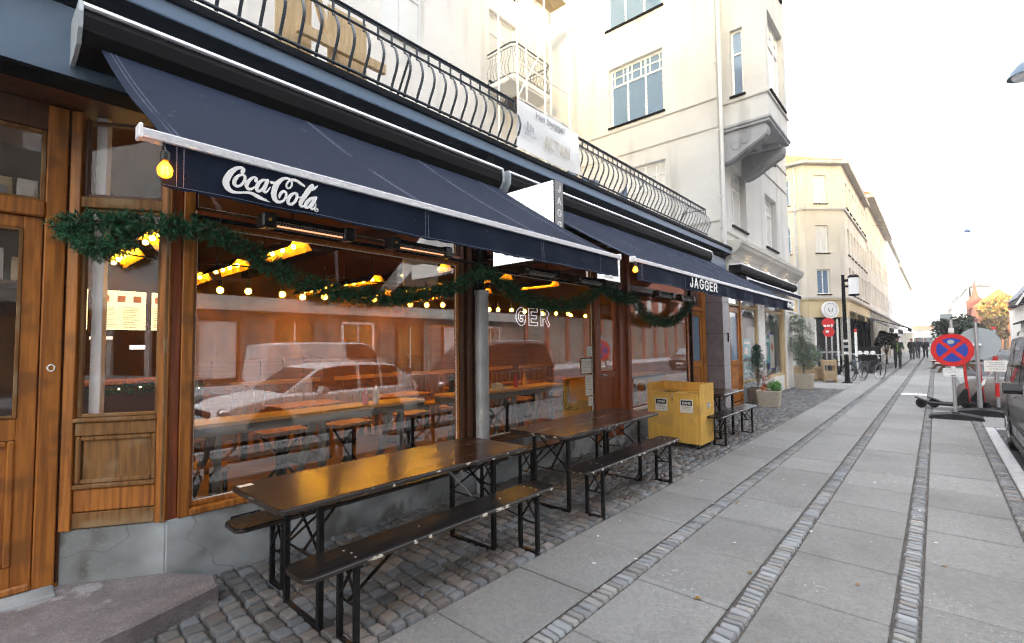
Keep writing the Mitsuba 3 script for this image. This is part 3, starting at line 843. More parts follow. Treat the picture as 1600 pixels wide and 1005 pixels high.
def awning(label, x0, x1, hx0, hx1, yb, zb, seams, drop=.155, yt=3.52, zt=3.335, bar_out=.07, caps=True, wave=.0):
    t = thing('awning', label, 'awning', 'navy fold-out awnings over the pavement')
    n, m = 60, 14
    U, V = np.meshgrid(np.linspace(0, 1, n), np.linspace(0, 1, m), indexing='ij')
    X = x0 + (x1 - x0) * U
    sag = -.028 * np.sin(np.pi * V) * (1 - .25 * np.sin(U * 9))
    rip = .006 * np.sin(U * 37 + 2 * V) * V * (1 - V) + .030 * (meshkit.fbm(np.stack([X * 1.1, V * 1.6 + X * .5, X * 0], -1), 3, 4) - .5) * np.sin(np.pi * V) ** .7 + .010 * np.sin(X * 5.1 + V * 4.2) * V * (1 - V)
    Y = yt + (yb + .012 - yt) * V
    Z = zt + (zb + .022 - zt) * V + sag + rip
    i, j = np.meshgrid(np.arange(n - 1), np.arange(m - 1), indexing='ij')
    f = np.stack([i * m + j, i * m + j + 1, (i + 1) * m + j + 1, (i + 1) * m + j], -1).reshape(-1, 4)
    v = np.stack([X, Y, Z], -1).reshape(-1, 3)
    v2 = v - [0, .0, .004]
    can = MB().add(v, f).add(v2, f[:, ::-1])
    edge = []
    for a, b in ((0, 0), (n - 1, 0)):
        k = np.arange(m - 1)
        can.add(np.vstack([v[a * m:(a + 1) * m], v2[a * m:(a + 1) * m]]), np.stack([k, k + 1, m + k + 1, m + k], 1))
    part(t, 'canopy', can, 'navy_canvas', 40)
    for (sx, dbl) in seams:
        for off in ((0, .022) if dbl else (0,)):
            u = (sx + off - x0) / (x1 - x0); k = int(round(u * (n - 1)))
            pts = [(sx + off, yt + (yb + .012 - yt) * w, zt + (zb + .022 - zt) * w - .028 * math.sin(math.pi * w) * (1 - .25 * math.sin(u * 9)) + .006 * math.sin(u * 37 + 2 * w) * w * (1 - w) + .0015) for w in np.linspace(0.01, .99, 14)]
            part(t, 'seam', MB().tube(pts, .0016, 4), 'thread_grey')
    # front bar with ribs
    bar = MB()
    prof = [(yb + .03, zb - .012), (yb - .012, zb - .012)]
    for k in range(4):
        z = zb - .012 + .0082 * k
        prof += [(yb - .022, z + .001), (yb - .022, z + .0048), (yb - .0165, z + .0055), (yb - .0165, z + .0076)]
    prof += [(yb - .012, zb + .023), (yb + .006, zb + .026), (yb + .03, zb + .018)]
    part(t, 'front_bar', sweep_x(prof, x0 - bar_out, x1 + .02), 'white_plastic')
    for a in (x0 - bar_out - .012, x1 + .02):
        part(t, 'bar_cap', cbox(a, a + .012, yb - .027, yb + .034, zb - .018, zb + .034, .004), 'white_plastic')
    # valance: a hanging flap with a scalloped stitched hem
    nn = int((x1 - x0) * 60); U = np.linspace(0, 1, nn)
    rows = []
    for w in np.linspace(0, 1, 6):
        hem = (.006 * np.abs(np.sin(U * nn * .5))) * (w == 1)
        yy = yb - .006 + .010 * w * np.sin(U * (x1 - x0) * 7.0) * (.4 + wave) + .006 * w * np.sin(U * (x1 - x0) * 17 + 1)
        rows.append(np.stack([x0 + (x1 - x0) * U, yy, zb - .012 - drop * w - hem], 1))
    v = np.vstack(rows); i, j = np.meshgrid(np.arange(5), np.arange(nn - 1), indexing='ij')
    f = np.stack([i * nn + j, (i + 1) * nn + j, (i + 1) * nn + j + 1, i * nn + j + 1], -1).reshape(-1, 4)
    va = MB().add(v, f).add(v + [0, .004, 0], f[:, ::-1])
    part(t, 'valance', va, 'navy_canvas', True)
    for (sx, dbl) in seams:
        for off in ((0, .022) if dbl else (0,)):
            part(t, 'stitching', MB().tube([(sx + off, yb - .0125 - .004 * w, zb - .014 - (drop - .006) * w) for w in np.linspace(0, 1, 5)], .0013, 4), 'thread_grey')
    part(t, 'hem', MB().tube([(x0 + (x1 - x0) * u, yb - .014 + .01 * math.sin(u * (x1 - x0) * 7.0) * (.4 + wave) + .006 * math.sin(u * (x1 - x0) * 17 + 1), zb - .012 - drop + .004) for u in np.linspace(0, 1, nn // 2)], .0011, 4), 'thread_grey')
    # cassette on the wall and folding arms
    ca = sweep_x([(3.72, 3.275), (3.56, 3.275), (3.47, 3.30), (3.43, 3.36), (3.425, 3.44), (3.45, 3.488), (3.72, 3.488)], hx0, hx1)
    part(t, 'cassette', ca, 'charcoal_paint')
    part(t, 'cassette_cover', sweep_x([(3.722, 3.490), (3.436, 3.490), (3.426, 3.498), (3.436, 3.520), (3.722, 3.524)], hx0 - .004, hx1 + .004), 'white_plastic')
    if caps:
        for a in (hx0 - .02, hx1):
            pc = Polygon([(3.735, 3.262), (3.60, 3.258), (3.47, 3.285), (3.415, 3.36), (3.41, 3.45), (3.43, 3.518), (3.735, 3.525)])
            part(t, 'end_cap', MB().prism(pc, (a, 0, 0), (0, 1, 0), (0, 0, 1), (1, 0, 0), .02), 'grey_enamel')
    for sx, el in ((x0 + .55, .55), (x1 - .55, -.55)):
        arm = MB().bar((sx, 3.50, 3.25), (sx + el, (3.5 + yb) / 2 + .15, (3.25 + zb) / 2), .045, .03, .006)
        arm.bar((sx + el, (3.5 + yb) / 2 + .15, (3.25 + zb) / 2), (sx + .1 * el, yb + .03, zb), .04, .026, .006)
        arm.cyl((sx + el, (3.5 + yb) / 2 + .15, (3.25 + zb) / 2 - .03), (sx + el, (3.5 + yb) / 2 + .15, (3.25 + zb) / 2 + .03), .03, 12)
        part(t, 'arm', arm, 'satin_alu')
    return t


aw = awning('large navy awning with white flowing script above the near tables', .43, 3.70, .345, 3.735, 2.05, 2.352, ((.47, True), (1.60, True), (2.62, True), (3.40, False)), bar_out=.062)
part(aw, 'lettering', MB().prism(LOGO, (.6230, 2.031, 2.1990), (1, 0, 0), (0, 0, 1), (0, -1, 0), .003), 'white_paint', label='white flowing script reading Coca-Cola')
aw2 = awning('second navy awning with white capitals, beyond the projecting sign', 3.97, 10.28, 3.86, 10.20, 2.0, 2.350, ((4.03, True), (5.05, False), (6.1, False), (7.2, False), (8.3, False), (9.4, False)), .155, wave=1.3)
L_ = letters('JAGGER', .108, .003, True)
L_ = (L_[0] * [(.885) / L_[0][:, 0].max(), 1, 1], L_[1])
lt = MB()
gx = 5.125
for ch, wd in (('J', .085), ('A', .125), ('G', .125), ('G', .125), ('E', .105), ('R', .12)):
    v, f = letters(ch, .108, .003, True)
    v = v * [wd / v[:, 0].max(), 1, 1]
    lt.add(*set_text((v, f), (gx, 1.966, 2.212), (1, 0, 0), (0, 0, 1)))
    gx += wd + .036
part(aw2, 'lettering', lt, 'white_paint', label='white capitals reading JAGGER')
part(aw2, 'lettering', MB().prism(affinity.scale(LOGO, 1.5, 1.0, origin=(0, 0)), (9.66, 1.962, 2.205), (1, 0, 0), (0, 0, 1), (0, -1, 0), .003), 'white_paint')
aw3 = awning('farther navy awning with a plain white front bar, on the cream building', 12.3, 18.25, 12.2, 18.4, 3.30, 3.12, (), .10, yt=3.70, zt=3.40, bar_out=.03, caps=False)

# ------------------------------------------------------------------ infrared heaters on their rail
def heater(x0, x1, label, z=2.52, lit=False, y=3.66):
    t = thing('patio_heater', label, 'heater', None)
    body = MB()
    c = [(y + .055, z - .028), (y - .02, z - .034), (y - .052, z - .004), (y - .04, z + .05), (y + .03, z + .058), (y + .055, z + .03)]
    inner = [(y + .0, z - .030), (y - .052, z - .002)]
    part(t, 'housing', sweep_x(c, x0 + .10, x1 - .10), 'charcoal_paint')
    for a in (x0, x1 - .10):
        part(t, 'end_block', cbox(a, a + .10, y - .062, y + .06, z - .045, z + .065, .012), 'black_paint')
    part(t, 'dial', MB().cyl((x0 + .05, y - .062, z + .012), (x0 + .05, y - .068, z + .012), .012, 12), 'brass_leaf')
    part(t, 'reflector', MB().quad((x0 + .105, y - .004, z - .0345), (x1 - .105, y - .004, z - .0345), (x1 - .105, y - .0535, z + .006), (x0 + .105, y - .0535, z + .006)), 'chrome')
    el = MB().tube([(x0 + .11, y - .040, z - .024), (x1 - .11, y - .040, z - .024)], .006, 8)
    part(t, 'heating_rod', glow(el, (.07, .026, .011), 'satin_alu') if lit else shape(el, 'satin_alu'), 'satin_alu')
    gr = MB()
    k = int((x1 - x0 - .2) / .022)
    for i in range(k + 1):
        xx = x0 + .10 + (x1 - x0 - .2) * i / k
        gr.tube([(xx, y - .002, z - .040), (xx, y - .045, z - .034), (xx, y - .060, z + .008)], .0013, 4)
    for q in ((y - .02, z - .041), (y - .045, z - .036), (y - .056, z - .012)):
        gr.tube([(x0 + .1, q[0], q[1]), (x1 - .1, q[0], q[1])], .0013, 4)
    part(t, 'grille', gr, 'bolt_steel')
    part(t, 'bracket', MB().box((x0 + x1) / 2 - .02, (x0 + x1) / 2 + .02, y + .05, y + .19, z + .0, z + .035, .004), 'black_paint')
    return t


heater(1.36, 2.10, 'long electric heater on the first window, nearest to the entrance', 2.525, True)
heater(2.45, 3.18, 'electric heater on the first window, beside the dark post', 2.525, True)
heater(4.30, 5.02, 'electric heater above the second window, behind the projecting sign', 2.49)
heater(5.42, 6.16, 'electric heater above the second window, nearest to the red brown door', 2.49)
heater(7.95, 8.65, 'electric heater above the third window, over the left of the hanging garland', 2.47)
heater(8.95, 9.65, 'electric heater above the third window, over the right of the hanging garland', 2.47)
hr = MB()
for a, b, z in ((.95, 3.80, 2.50), (3.8, 6.9, 2.455), (7.3, 10.0, 2.44)):
    hr.tube([(a, 3.735, z), (b, 3.735, z)], .016, 10)
single('heater_rail', 'thin dark tube running behind the heaters along the shop front', 'rail', hr, 'charcoal_paint', True)

# ------------------------------------------------------------------ fir garland
def fir(path, rad, count, seed, tone=(.026, .105, .050), lens=(.05, .10), droop=.2, needles=12):
    rr = np.random.default_rng(seed)
    P = spline(path, 24); seg = np.r_[0, np.cumsum(np.linalg.norm(np.diff(P, axis=0), axis=1))]
    s = rr.uniform(0, seg[-1], count)
    C = np.stack([np.interp(s, seg, P[:, k]) for k in range(3)], 1)
    T = np.stack([np.interp(np.clip(s + .02, 0, seg[-1]), seg, P[:, k]) for k in range(3)], 1) - C
    T /= np.linalg.norm(T, axis=1, keepdims=True) + 1e-9
    rl = rad if np.isscalar(rad) else np.interp(s, np.linspace(0, seg[-1], len(rad)), rad)
    D = rr.normal(size=(count, 3)); D -= (D * T).sum(1, keepdims=True) * T * .8
    D[:, 2] -= droop; D /= np.linalg.norm(D, axis=1, keepdims=True)
    L = rr.uniform(.7, 1.25, count) * rl
    V, F, col, n = [], [], [], 0
    for c, d, l in zip(C, D, L):
        a = np.cross(d, rr.normal(size=3)); a /= np.linalg.norm(a); b = np.cross(d, a)
        q = needles
        tt = rr.uniform(.15, 1, q)[:, None]; an = rr.uniform(0, 6.28, q)[:, None]
        side = a * np.cos(an) + b * np.sin(an)
        o = c + d * l * tt
        nd = d * .75 + side * rr.uniform(.5, 1.0, (q, 1)); nd /= np.linalg.norm(nd, axis=1, keepdims=True)
        nl = rr.uniform(*lens, (q, 1)) * .45
        wv = np.cross(nd, side); wv /= np.linalg.norm(wv, axis=1, keepdims=True) + 1e-9
        wd = .0036
        v = np.stack([o - wv * wd, o + wv * wd, o + nd * nl], 1).reshape(-1, 3)
        V.append(v); F.append(np.arange(q * 3).reshape(-1, 3) + n); n += q * 3
        k = rr.uniform(.55, 1.5, (q, 1)) * rr.uniform(.7, 1.3)
        col.append(np.repeat(np.array(tone) * k, 3, 0))
    return (np.vstack(V), np.vstack(F)), np.clip(np.vstack(col), 0, 1)


gp = [(.33, 4.06, 2.36), (.40, 4.00, 2.41), (.60, 3.90, 2.42), (.78, 3.77, 2.41), (.96, 3.72, 2.42), (1.12, 3.72, 2.40), (1.30, 3.73, 2.33), (1.50, 3.74, 2.21), (1.85, 3.75, 2.09), (2.15, 3.75, 2.05), (2.6, 3.75, 2.06), (2.95, 3.75, 2.12), (3.3, 3.74, 2.21), (3.62, 3.67, 2.38), (3.85, 3.66, 2.38), (4.05, 3.70, 2.29), (4.4, 3.73, 2.18), (5.1, 3.75, 2.12), (5.7, 3.75, 2.20), (6.1, 3.74, 2.40), (6.45, 3.72, 2.42), (6.75, 3.73, 2.33), (7.0, 3.73, 2.35), (7.3, 3.73, 2.34), (7.5, 3.73, 2.18), (7.8, 3.73, 2.06), (8.3, 3.73, 2.0), (8.9, 3.73, 2.05), (9.4, 3.73, 2.25), (9.7, 3.74, 2.44)]
gt = thing('christmas_garland', 'green artificial fir garland swagged along the whole wooden shop front', 'garland')
m_, c_ = fir(gp, [.065, .08, .085, .085, .08, .085, .09, .095, .10, .10, .105, .11, .10, .10, .10, .10, .10], 5200, 3)
part(gt, 'needles', m_, 'fir_needle', color=c_)
m_, c_ = fir([(.36, 4.02, 2.36), (.44, 3.95, 2.27), (.55, 3.90, 2.24), (.66, 3.86, 2.33)], .075, 300, 9)
part(gt, 'loose_end', m_, 'fir_needle', color=c_)
part(gt, 'wire', MB().tube(spline(gp, 6), .006, 6), 'bark')

# ------------------------------------------------------------------ bare bulbs at the awning corners
def bulb_mesh(c, r):
    prof = [(.0, -1.25), (.35, -1.2), (.75, -.95), (.97, -.5), (1.0, 0), (.86, .5), (.6, .9), (.42, 1.2), (.38, 1.35)]
    return MB().lathe(np.array(prof) * r, c, 16).mesh()


def hanging_bulb(c, label, r=.024, power=(2.2, 1.0, .16), top=None, name='hanging_bulb', group=None, cord=True):
    t = thing(name, label, 'light bulb', group)
    part(t, 'globe', bulb_mesh(c, r), 'amber_glass', True)
    for k in range(4):
        a = math.pi / 2 * k + .4
        part(t, 'filament', glow(MB().tube([(c[0] + r * .45 * math.cos(a), c[1] + r * .45 * math.sin(a), c[2] - r * .7), (c[0] + r * .30 * math.cos(a), c[1] + r * .30 * math.sin(a), c[2] + r * .5)], r * .16, 6).mesh(), power, 'mustard'), 'mustard')
    s = MB().lathe([(r * .5, r * 1.3), (r * .62, r * 1.35), (r * .62, r * 2.6), (r * .25, r * 2.9), (.004, r * 3.0)], c, 12)
    part(t, 'socket', s, 'black_paint', 40)
    if cord:
        top = top or (c[0], c[1], c[2] + .3)
        part(t, 'cord', MB().tube([(c[0], c[1], c[2] + r * 2.8), top], .004, 6), 'black_paint')
    return t


hanging_bulb((.432, 2.02, 2.235), 'glowing bare bulb at the near left corner of the large awning', top=(.432, 2.05, 2.345))
hanging_bulb((3.90, 1.98, 2.262), 'glowing bare bulb between the large awning and the second awning', top=(3.93, 2.0, 2.345))

# ------------------------------------------------------------------ signs on the shop front
ps = thing('projecting_sign', 'white sign box with a faintly glowing face standing out from the fascia with JAG on its narrow edge', 'sign')
part(ps, 'case', MB().box(3.756, 3.90, 2.755, 3.60, 2.45, 3.235, .005), 'charcoal_paint')
part(ps, 'face', glow(MB().box(3.747, 3.7555, 2.765, 3.59, 2.462, 3.223, .001), (.045, .046, .046), 'white_plastic'), 'white_plastic')  # face emits a faint even white
part(ps, 'edge_panel', MB().box(3.762, 3.894, 2.749, 2.7545, 2.458, 3.227), 'ink_grey')
part(ps, 'bracket', MB().bar((3.83, 3.60, 3.1), (3.83, 3.80, 3.1), .04, .04).bar((3.83, 3.60, 2.6), (3.83, 3.80, 2.6), .04, .04).bar((3.83, 3.79, 2.55), (3.83, 3.79, 3.15), .04, .02), 'charcoal_paint')
for k, ch in enumerate('JAGGER'):
    v, f = letters(ch, .070, .003, True)
    v = v - [v[:, 0].max() / 2, 0, 0]
    part(ps, 'lettering', set_text((v, f), (3.828, 2.7488, 3.115 - .122 * k), (1, 0, 0), (0, 0, 1)), 'white_paint', label=f'white capital {ch} on the edge of the sign')
wb = thing('sign_board', 'framed white board above the red brown door with small print', 'sign')
part(wb, 'frame', F0.frame(6.18, 7.0, 2.55, 3.07, .045, .026, .075, .004), 'dark_wood')
part(wb, 'panel', glow(F0.B(6.226, 6.954, .03, .055, 2.596, 3.024, .0), (.035, .036, .036), 'white_plastic'), 'white_plastic')
v, f = letters('BEST THINGS', .028, .002, False)
part(wb, 'lettering', set_text((v, f), (6.47, 3.803, 2.635), (1, 0, 0), (0, 0, 1)), 'ink')

# ------------------------------------------------------------------ terrace railing
def railing(label, xs, ret=False):
    t = thing('balcony_railing', label, 'railing', None)
    x0, x1 = xs[0], xs[-1]
    Y = 3.635
    tr = MB().bar((x0, Y, 4.495), (x1, Y, 4.495), .045, .012, .003).bar((x0, Y, 4.478), (x1, Y, 4.478), .012, .022, .002)
    if ret:
        tr.bar((x1 - .02, Y, 4.495), (x1 - .02, Y + .55, 4.495), .045, .012, .003)
    part(t, 'top_rail', tr, 'railing_paint')
    part(t, 'lower_rail', MB().bar((x0, Y, 4.39), (x1, Y, 4.39), .030, .010, .002), 'railing_paint')
    part(t, 'foot_rail', MB().bar((x0, Y - .035, 3.935), (x1, Y - .035, 3.935), .030, .014, .002), 'railing_paint')
    for i, x in enumerate(xs):
        zz = np.linspace(0, 1, 15)
        off = np.where(zz < .5, -.058 + .045 * np.cos(zz * 2 * np.pi) - .0, -.058 - .045 * np.cos((zz - .5) * 2 * np.pi) * 0 - .045)
        yo = -.050 - .058 * np.cos((zz - .18) * np.pi * 1.42)
        yo = -.045 - .055 * np.sin((1 - zz) * np.pi * 1.55 - .45) * (.35 + .65 * (1 - zz ** 3))
        yo[-1] = -.0; yo[-2] = -.004
        P = np.stack([np.full(15, x), Y + yo, 3.938 + .448 * zz], 1)
        m = MB()
        w, th = .011, .005
        nrm = np.gradient(P, axis=0); nrm = np.stack([nrm[:, 0] * 0, nrm[:, 2], -nrm[:, 1]], 1); nrm /= np.linalg.norm(nrm, axis=1, keepdims=True)
        ring = np.stack([P + [-w, 0, 0] + nrm * th, P + [w, 0, 0] + nrm * th, P + [w, 0, 0] - nrm * th, P + [-w, 0, 0] - nrm * th], 1).reshape(-1, 3)
        a, b = np.meshgrid(np.arange(14), np.arange(4), indexing='ij')
        m.add(ring, np.stack([a * 4 + b, a * 4 + (b + 1) % 4, (a + 1) * 4 + (b + 1) % 4, (a + 1) * 4 + b], -1).reshape(-1, 4))
        m.box(x - .009, x + .009, Y - .006, Y + .006, 4.39, 4.478)
        part(t, 'baluster', m, 'railing_paint')
    for x in xs[::14]:
        part(t, 'stay', MB().bar((x + .07, Y, 4.385), (x + .07, Y + .30, 3.92), .02, .014, .002), 'railing_paint')
    return t


railing('curved wrought iron railing above the large awning, left of the banner', [.62 + .1425 * i for i in range(26)])
railing('curved wrought iron railing on the right of the banner, above the second awning', [5.50 + .1425 * i for i in range(36)], True)

bn = thing('banner', 'white cloth banner tied to the terrace railing with pale grey words', 'banner')
U, V = np.meshgrid(np.linspace(0, 1, 30), np.linspace(0, 1, 10), indexing='ij')
bx = 4.16 + 1.32 * U; by = 3.575 + .010 * np.sin(U * 8) * V + .008 * np.sin(V * 5 + U * 3); bz = 3.93 + .575 * V + .012 * np.sin(U * 3.14) * (V - 1)
i, j = np.meshgrid(np.arange(29), np.arange(9), indexing='ij')
f = np.stack([i * 10 + j, (i + 1) * 10 + j, (i + 1) * 10 + j + 1, i * 10 + j + 1], -1).reshape(-1, 4)
v = np.stack([bx, by, bz], -1).reshape(-1, 3)
part(bn, 'cloth', MB().add(v, f).add(v + [0, .003, 0], f[:, ::-1]), 'white_paint', True)
tx = MB()
v, f = letters('Her bygger', .085, .002, False); v = v * [.62 / v[:, 0].max(), 1, 1]
tx.add(*set_text((v, f), (4.50, 3.559, 4.375), (1, 0, 0), (0, 0, 1)))
part(bn, 'lettering', tx, 'ink_grey', label='thin grey words Her bygger')
v, f = letters('BALCO', .036, .002, False); v = v * [.24 / v[:, 0].max(), 1, 1]
tx = MB().add(*set_text((v, f), (4.28, 3.556, 4.10), (1, 0, 0), (0, 0, 1)))
tx.add(*set_text((cbox(0, .17, 0, .004, 0, .002)), (4.31, 3.556, 4.165), (1, 0, 0), (0, 0, 1)))
for q in ((0, .10), (.055, .085), (.10, .06)):
    tx.add(*set_text(cbox(q[0], q[0] + .03, 0, q[1], 0, .002), (4.32, 3.556, 4.18), (1, 0, 0), (0, 0, 1)))
part(bn, 'emblem', tx, 'grey_enamel', label='small pale emblem over the word BALCO')
v, f = letters('ALTAN', .16, .002, False); v = v * [.55 / v[:, 0].max(), 1, 1]
part(bn, 'large_lettering', set_text((v, f), (4.66, 3.556, 4.06), (1, 0, 0), (0, 0, 1)), 'beige_plaster')
# ------------------------------------------------------------------ beer tables and benches
def round_rect(x0, x1, y0, y1, r, k=6):
    return sbox(x0 + r, y0 + r, x1 - r, y1 - r).buffer(r, k)


def plank(x0, x1, y0, y1, z0, z1, r, b):
    return chamfer_prism(round_rect(x0, x1, y0, y1, r), z0, z1, b)


def leg_frame(par, x, y0, y1, zt, s, w=.034, bright=False, low=.22, n0='leg'):
    """Two legs with a floor bar, a cross brace between them and two struts up to the board; s: side towards the middle."""
    for y in (y0, y1):
        part(par, n0, cbox(x - w / 2, x + w / 2, y - w / 2, y + w / 2, .022 + (0 if y == y0 else .0005), zt - .02, .003), 'black_steel')
    part(par, 'floor_bar', cbox(x - .016, x + .016, y0 - .017, y1 + .017, -.002, .021, .004), 'black_steel')
    part(par, 'head_bar', cbox(x - .02, x + .02, y0 - .04, y1 + .04, zt - .0195, zt - .001, .003), 'black_steel')
    a, h = y1 - y0, zt
    part(par, 'cross_brace', MB().bar((x + .012, y0 + .01, h * .52), (x + .012, y1 - .03, h - .04), .012, .012), 'black_steel')
    part(par, 'cross_brace', MB().bar((x - .012, y1 - .01, h * .52), (x - .012, y0 + .03, h - .04), .012, .012), 'black_steel')
    ym = (y0 + y1) / 2
    part(par, 'strut', MB().bar((x, ym, h * .5), (x + s * .34, ym, h - .02), .022, .008), 'satin_alu' if bright else 'black_steel', label='bare metal folding strut' if bright else None)
    part(par, 'spreader', MB().cyl((x, y0, h * .50), (x, y1, h * .50), .007, 8), 'black_steel')


def beer_table(x0, x1, y0, y1, label, bright=False, sticker=False):
    t = thing('beer_table', label, 'table', None)
    z = .775
    part(t, 'tabletop', plank(x0 + .004, x1 - .004, y0 + .004, y1 - .004, z - .006, z, .045, .004), 'table_stain', 20)
    part(t, 'edge_band', plank(x0, x1, y0, y1, z - .030, z - .0062, .048, .004), 'chipped_edge', 20)
    part(t, 'batten', cbox(x0 + .10, x0 + .15, y0 + .08, y1 - .08, z - .055, z - .031, .004), 'black_paint')
    part(t, 'batten', cbox(x1 - .15, x1 - .10, y0 + .08, y1 - .08, z - .055, z - .031, .004), 'black_paint')
    leg_frame(t, x0 + .30, y0 + .17, y1 - .10, z - .030, 1)
    leg_frame(t, x1 - .30, y0 + .12, y1 - .10, z - .030, -1, bright=bright)
    if sticker:
        part(t, 'sticker', MB().box(x0 + .02, x0 + .10, y1 - .10, y1 - .055, z + .0002, z + .0012), 'frame_white')
    return t


def beer_bench(x0, x1, y0, y1, label):
    t = thing('beer_bench', label, 'bench', None)
    z = .485
    part(t, 'seat_board', plank(x0 + .003, x1 - .003, y0 + .003, y1 - .003, z - .006, z, .055, .004), 'bench_stain', 20)
    part(t, 'edge_band', plank(x0, x1, y0, y1, z - .027, z - .0062, .058, .004), 'chipped_edge', 20)
    ym = (y0 + y1) / 2
    for s, x in ((1, x0 + .30), (-1, x1 - .20)):
        leg_frame(t, x, ym - .08, ym + .09, z - .027, s, .030)
    for k in range(3):
        for s, x in ((1, x0 + .30), (-1, x1 - .20)):
            part(t, 'bolt_head', MB().lathe([(.008, -.001), (.0075, .0012), (.0, .0018)], (x + .012 * (k % 2), y0 + .055 + .06 * k, z), 9), 'bolt_steel')
    return t


beer_table(1.05, 3.03, 2.515, 3.22, 'long chipped dark brown folding table nearest to the camera', True, True)
beer_table(3.52, 5.49, 2.515, 3.20, 'middle dark brown folding table, its far end close to the yellow cabinet', True)
beer_table(7.95, 9.05, 2.56, 3.20, 'dark folding table behind the yellow cabinet')
beer_bench(1.08, 3.11, 2.30, 2.55, 'black folding bench nearest to the camera, on the pavement side of the table')
beer_bench(3.58, 5.57, 2.30, 2.555, 'black folding bench on the pavement side of the middle table')
beer_bench(7.45, 9.38, 2.44, 2.70, 'black folding bench behind the yellow cabinet')
beer_bench(1.10, 3.62, 3.24, 3.50, 'black folding bench against the window, behind the nearest table')
beer_bench(3.72, 5.80, 3.26, 3.50, 'black folding bench against the window, behind the middle table')

# ------------------------------------------------------------------ yellow waste cabinet
t = thing('waste_cabinet', 'yellow plywood waste cabinet on castors with two printed notices', 'cabinet')
X0, X1, Y0, Y1 = 7.20, 7.78, 2.66, 3.50
part(t, 'front_panel', cbox(X0, X0 + .018, Y0 + .020, Y1 - .020, .085, .818, .002), 'yellow_ply')
part(t, 'side_panel', cbox(X0 - .001, X1, Y0, Y0 + .018, .08, .975, .002), 'yellow_ply')
part(t, 'side_panel', cbox(X0 - .001, X1, Y1 - .018, Y1, .08, .975, .002), 'yellow_ply')
part(t, 'back_panel', cbox(X1 - .018, X1 - .001, Y0 + .019, Y1 - .019, .08, .970, .002), 'yellow_ply')
part(t, 'bottom', cbox(X0 + .02, X1 - .02, Y0 + .02, Y1 - .02, .085, .10), 'yellow_ply')
lid = sbox(0, 0, X1 - X0 - .02, Y1 - Y0 - .04).difference(sbox(.10, .42, .40, .70)).difference(sbox(.12, .08, .30, .26))
part(t, 'lid', MB().prism(lid, (X0 + .001, Y0 + .02, .822), (1, 0, 0), (0, 1, 0), (0, 0, 1), .016), 'yellow_ply')
part(t, 'inner_liner', MB().box(X0 + .05, X1 - .05, Y0 + .05, Y1 - .05, .15, .70), 'black_paint')
for y, wd in ((3.27, 'TRASH'), (2.87, 'CANS')):
    n_ = part(t, 'notice', MB().box(X0 - .0025, X0 - .0008, y - .10, y + .10, .545, .745), 'poster_paper')
    part(n_, 'black_field', MB().box(X0 - .0042, X0 - .003, y - .085, y + .085, .655, .728), 'ink')
    v, f = letters(wd, .036, .001, True); v = v * [min(1, .13 / v[:, 0].max()), 1, 1]
    part(n_, 'lettering', set_text((v, f), (X0 - .0052, y + v[:, 0].max() / 2, .673), (0, -1, 0), (0, 0, 1)), 'white_paint')
    for r in range(3):
        part(n_, 'print_line', MB().box(X0 - .0042, X0 - .003, y - .07 + .012 * r, y + .07 - .02 * (r == 2), .628 - .024 * r, .633 - .024 * r), 'ink_grey')
part(t, 'hasp', MB().box(X0 - .006, X0 - .001, 3.075, 3.095, .77, .815).box(X0 - .004, X0 + .05, 3.077, 3.093, .839, .843), 'bolt_steel')
pl_ = part(t, 'padlock', cbox(X0 - .03, X0 - .010, 3.068, 3.102, .715, .752, .004), 'brass_leaf')
part(pl_, 'shackle', MB().tube([(X0 - .02, 3.073, .75), (X0 - .02, 3.073, .775), (X0 - .02, 3.085, .788), (X0 - .02, 3.097, .775), (X0 - .02, 3.097, .75)], .003, 6), 'chrome')
hp = part(t, 'handle_plate', MB().box(7.47, 7.57, Y0 - .006, Y0 - .001, .60, .69), 'satin_alu')
part(hp, 'handle', MB().tube([(7.485, Y0 - .006, .645), (7.485, Y0 - .022, .645), (7.555, Y0 - .022, .645), (7.555, Y0 - .006, .645)], .005, 6), 'chrome')
for cx, cy in ((X0 + .07, Y0 + .07), (X1 - .07, Y0 + .07), (X0 + .07, Y1 - .07), (X1 - .07, Y1 - .07)):
    c_ = part(t, 'castor', MB().lathe([(.0, -.012), (.024, -.012), (.032, -.006), (.032, .006), (.024, .012), (.0, .012)], (cx, cy, .034), 16, 'y'), 'rubber', 40)
    part(c_, 'fork', MB().box(cx - .018, cx + .012, cy - .020, cy - .015, .034, .082).box(cx - .018, cx + .012, cy + .015, cy + .020, .034, .082).box(cx - .03, cx + .03, cy - .03, cy + .03, .0825, .086), 'bolt_steel')

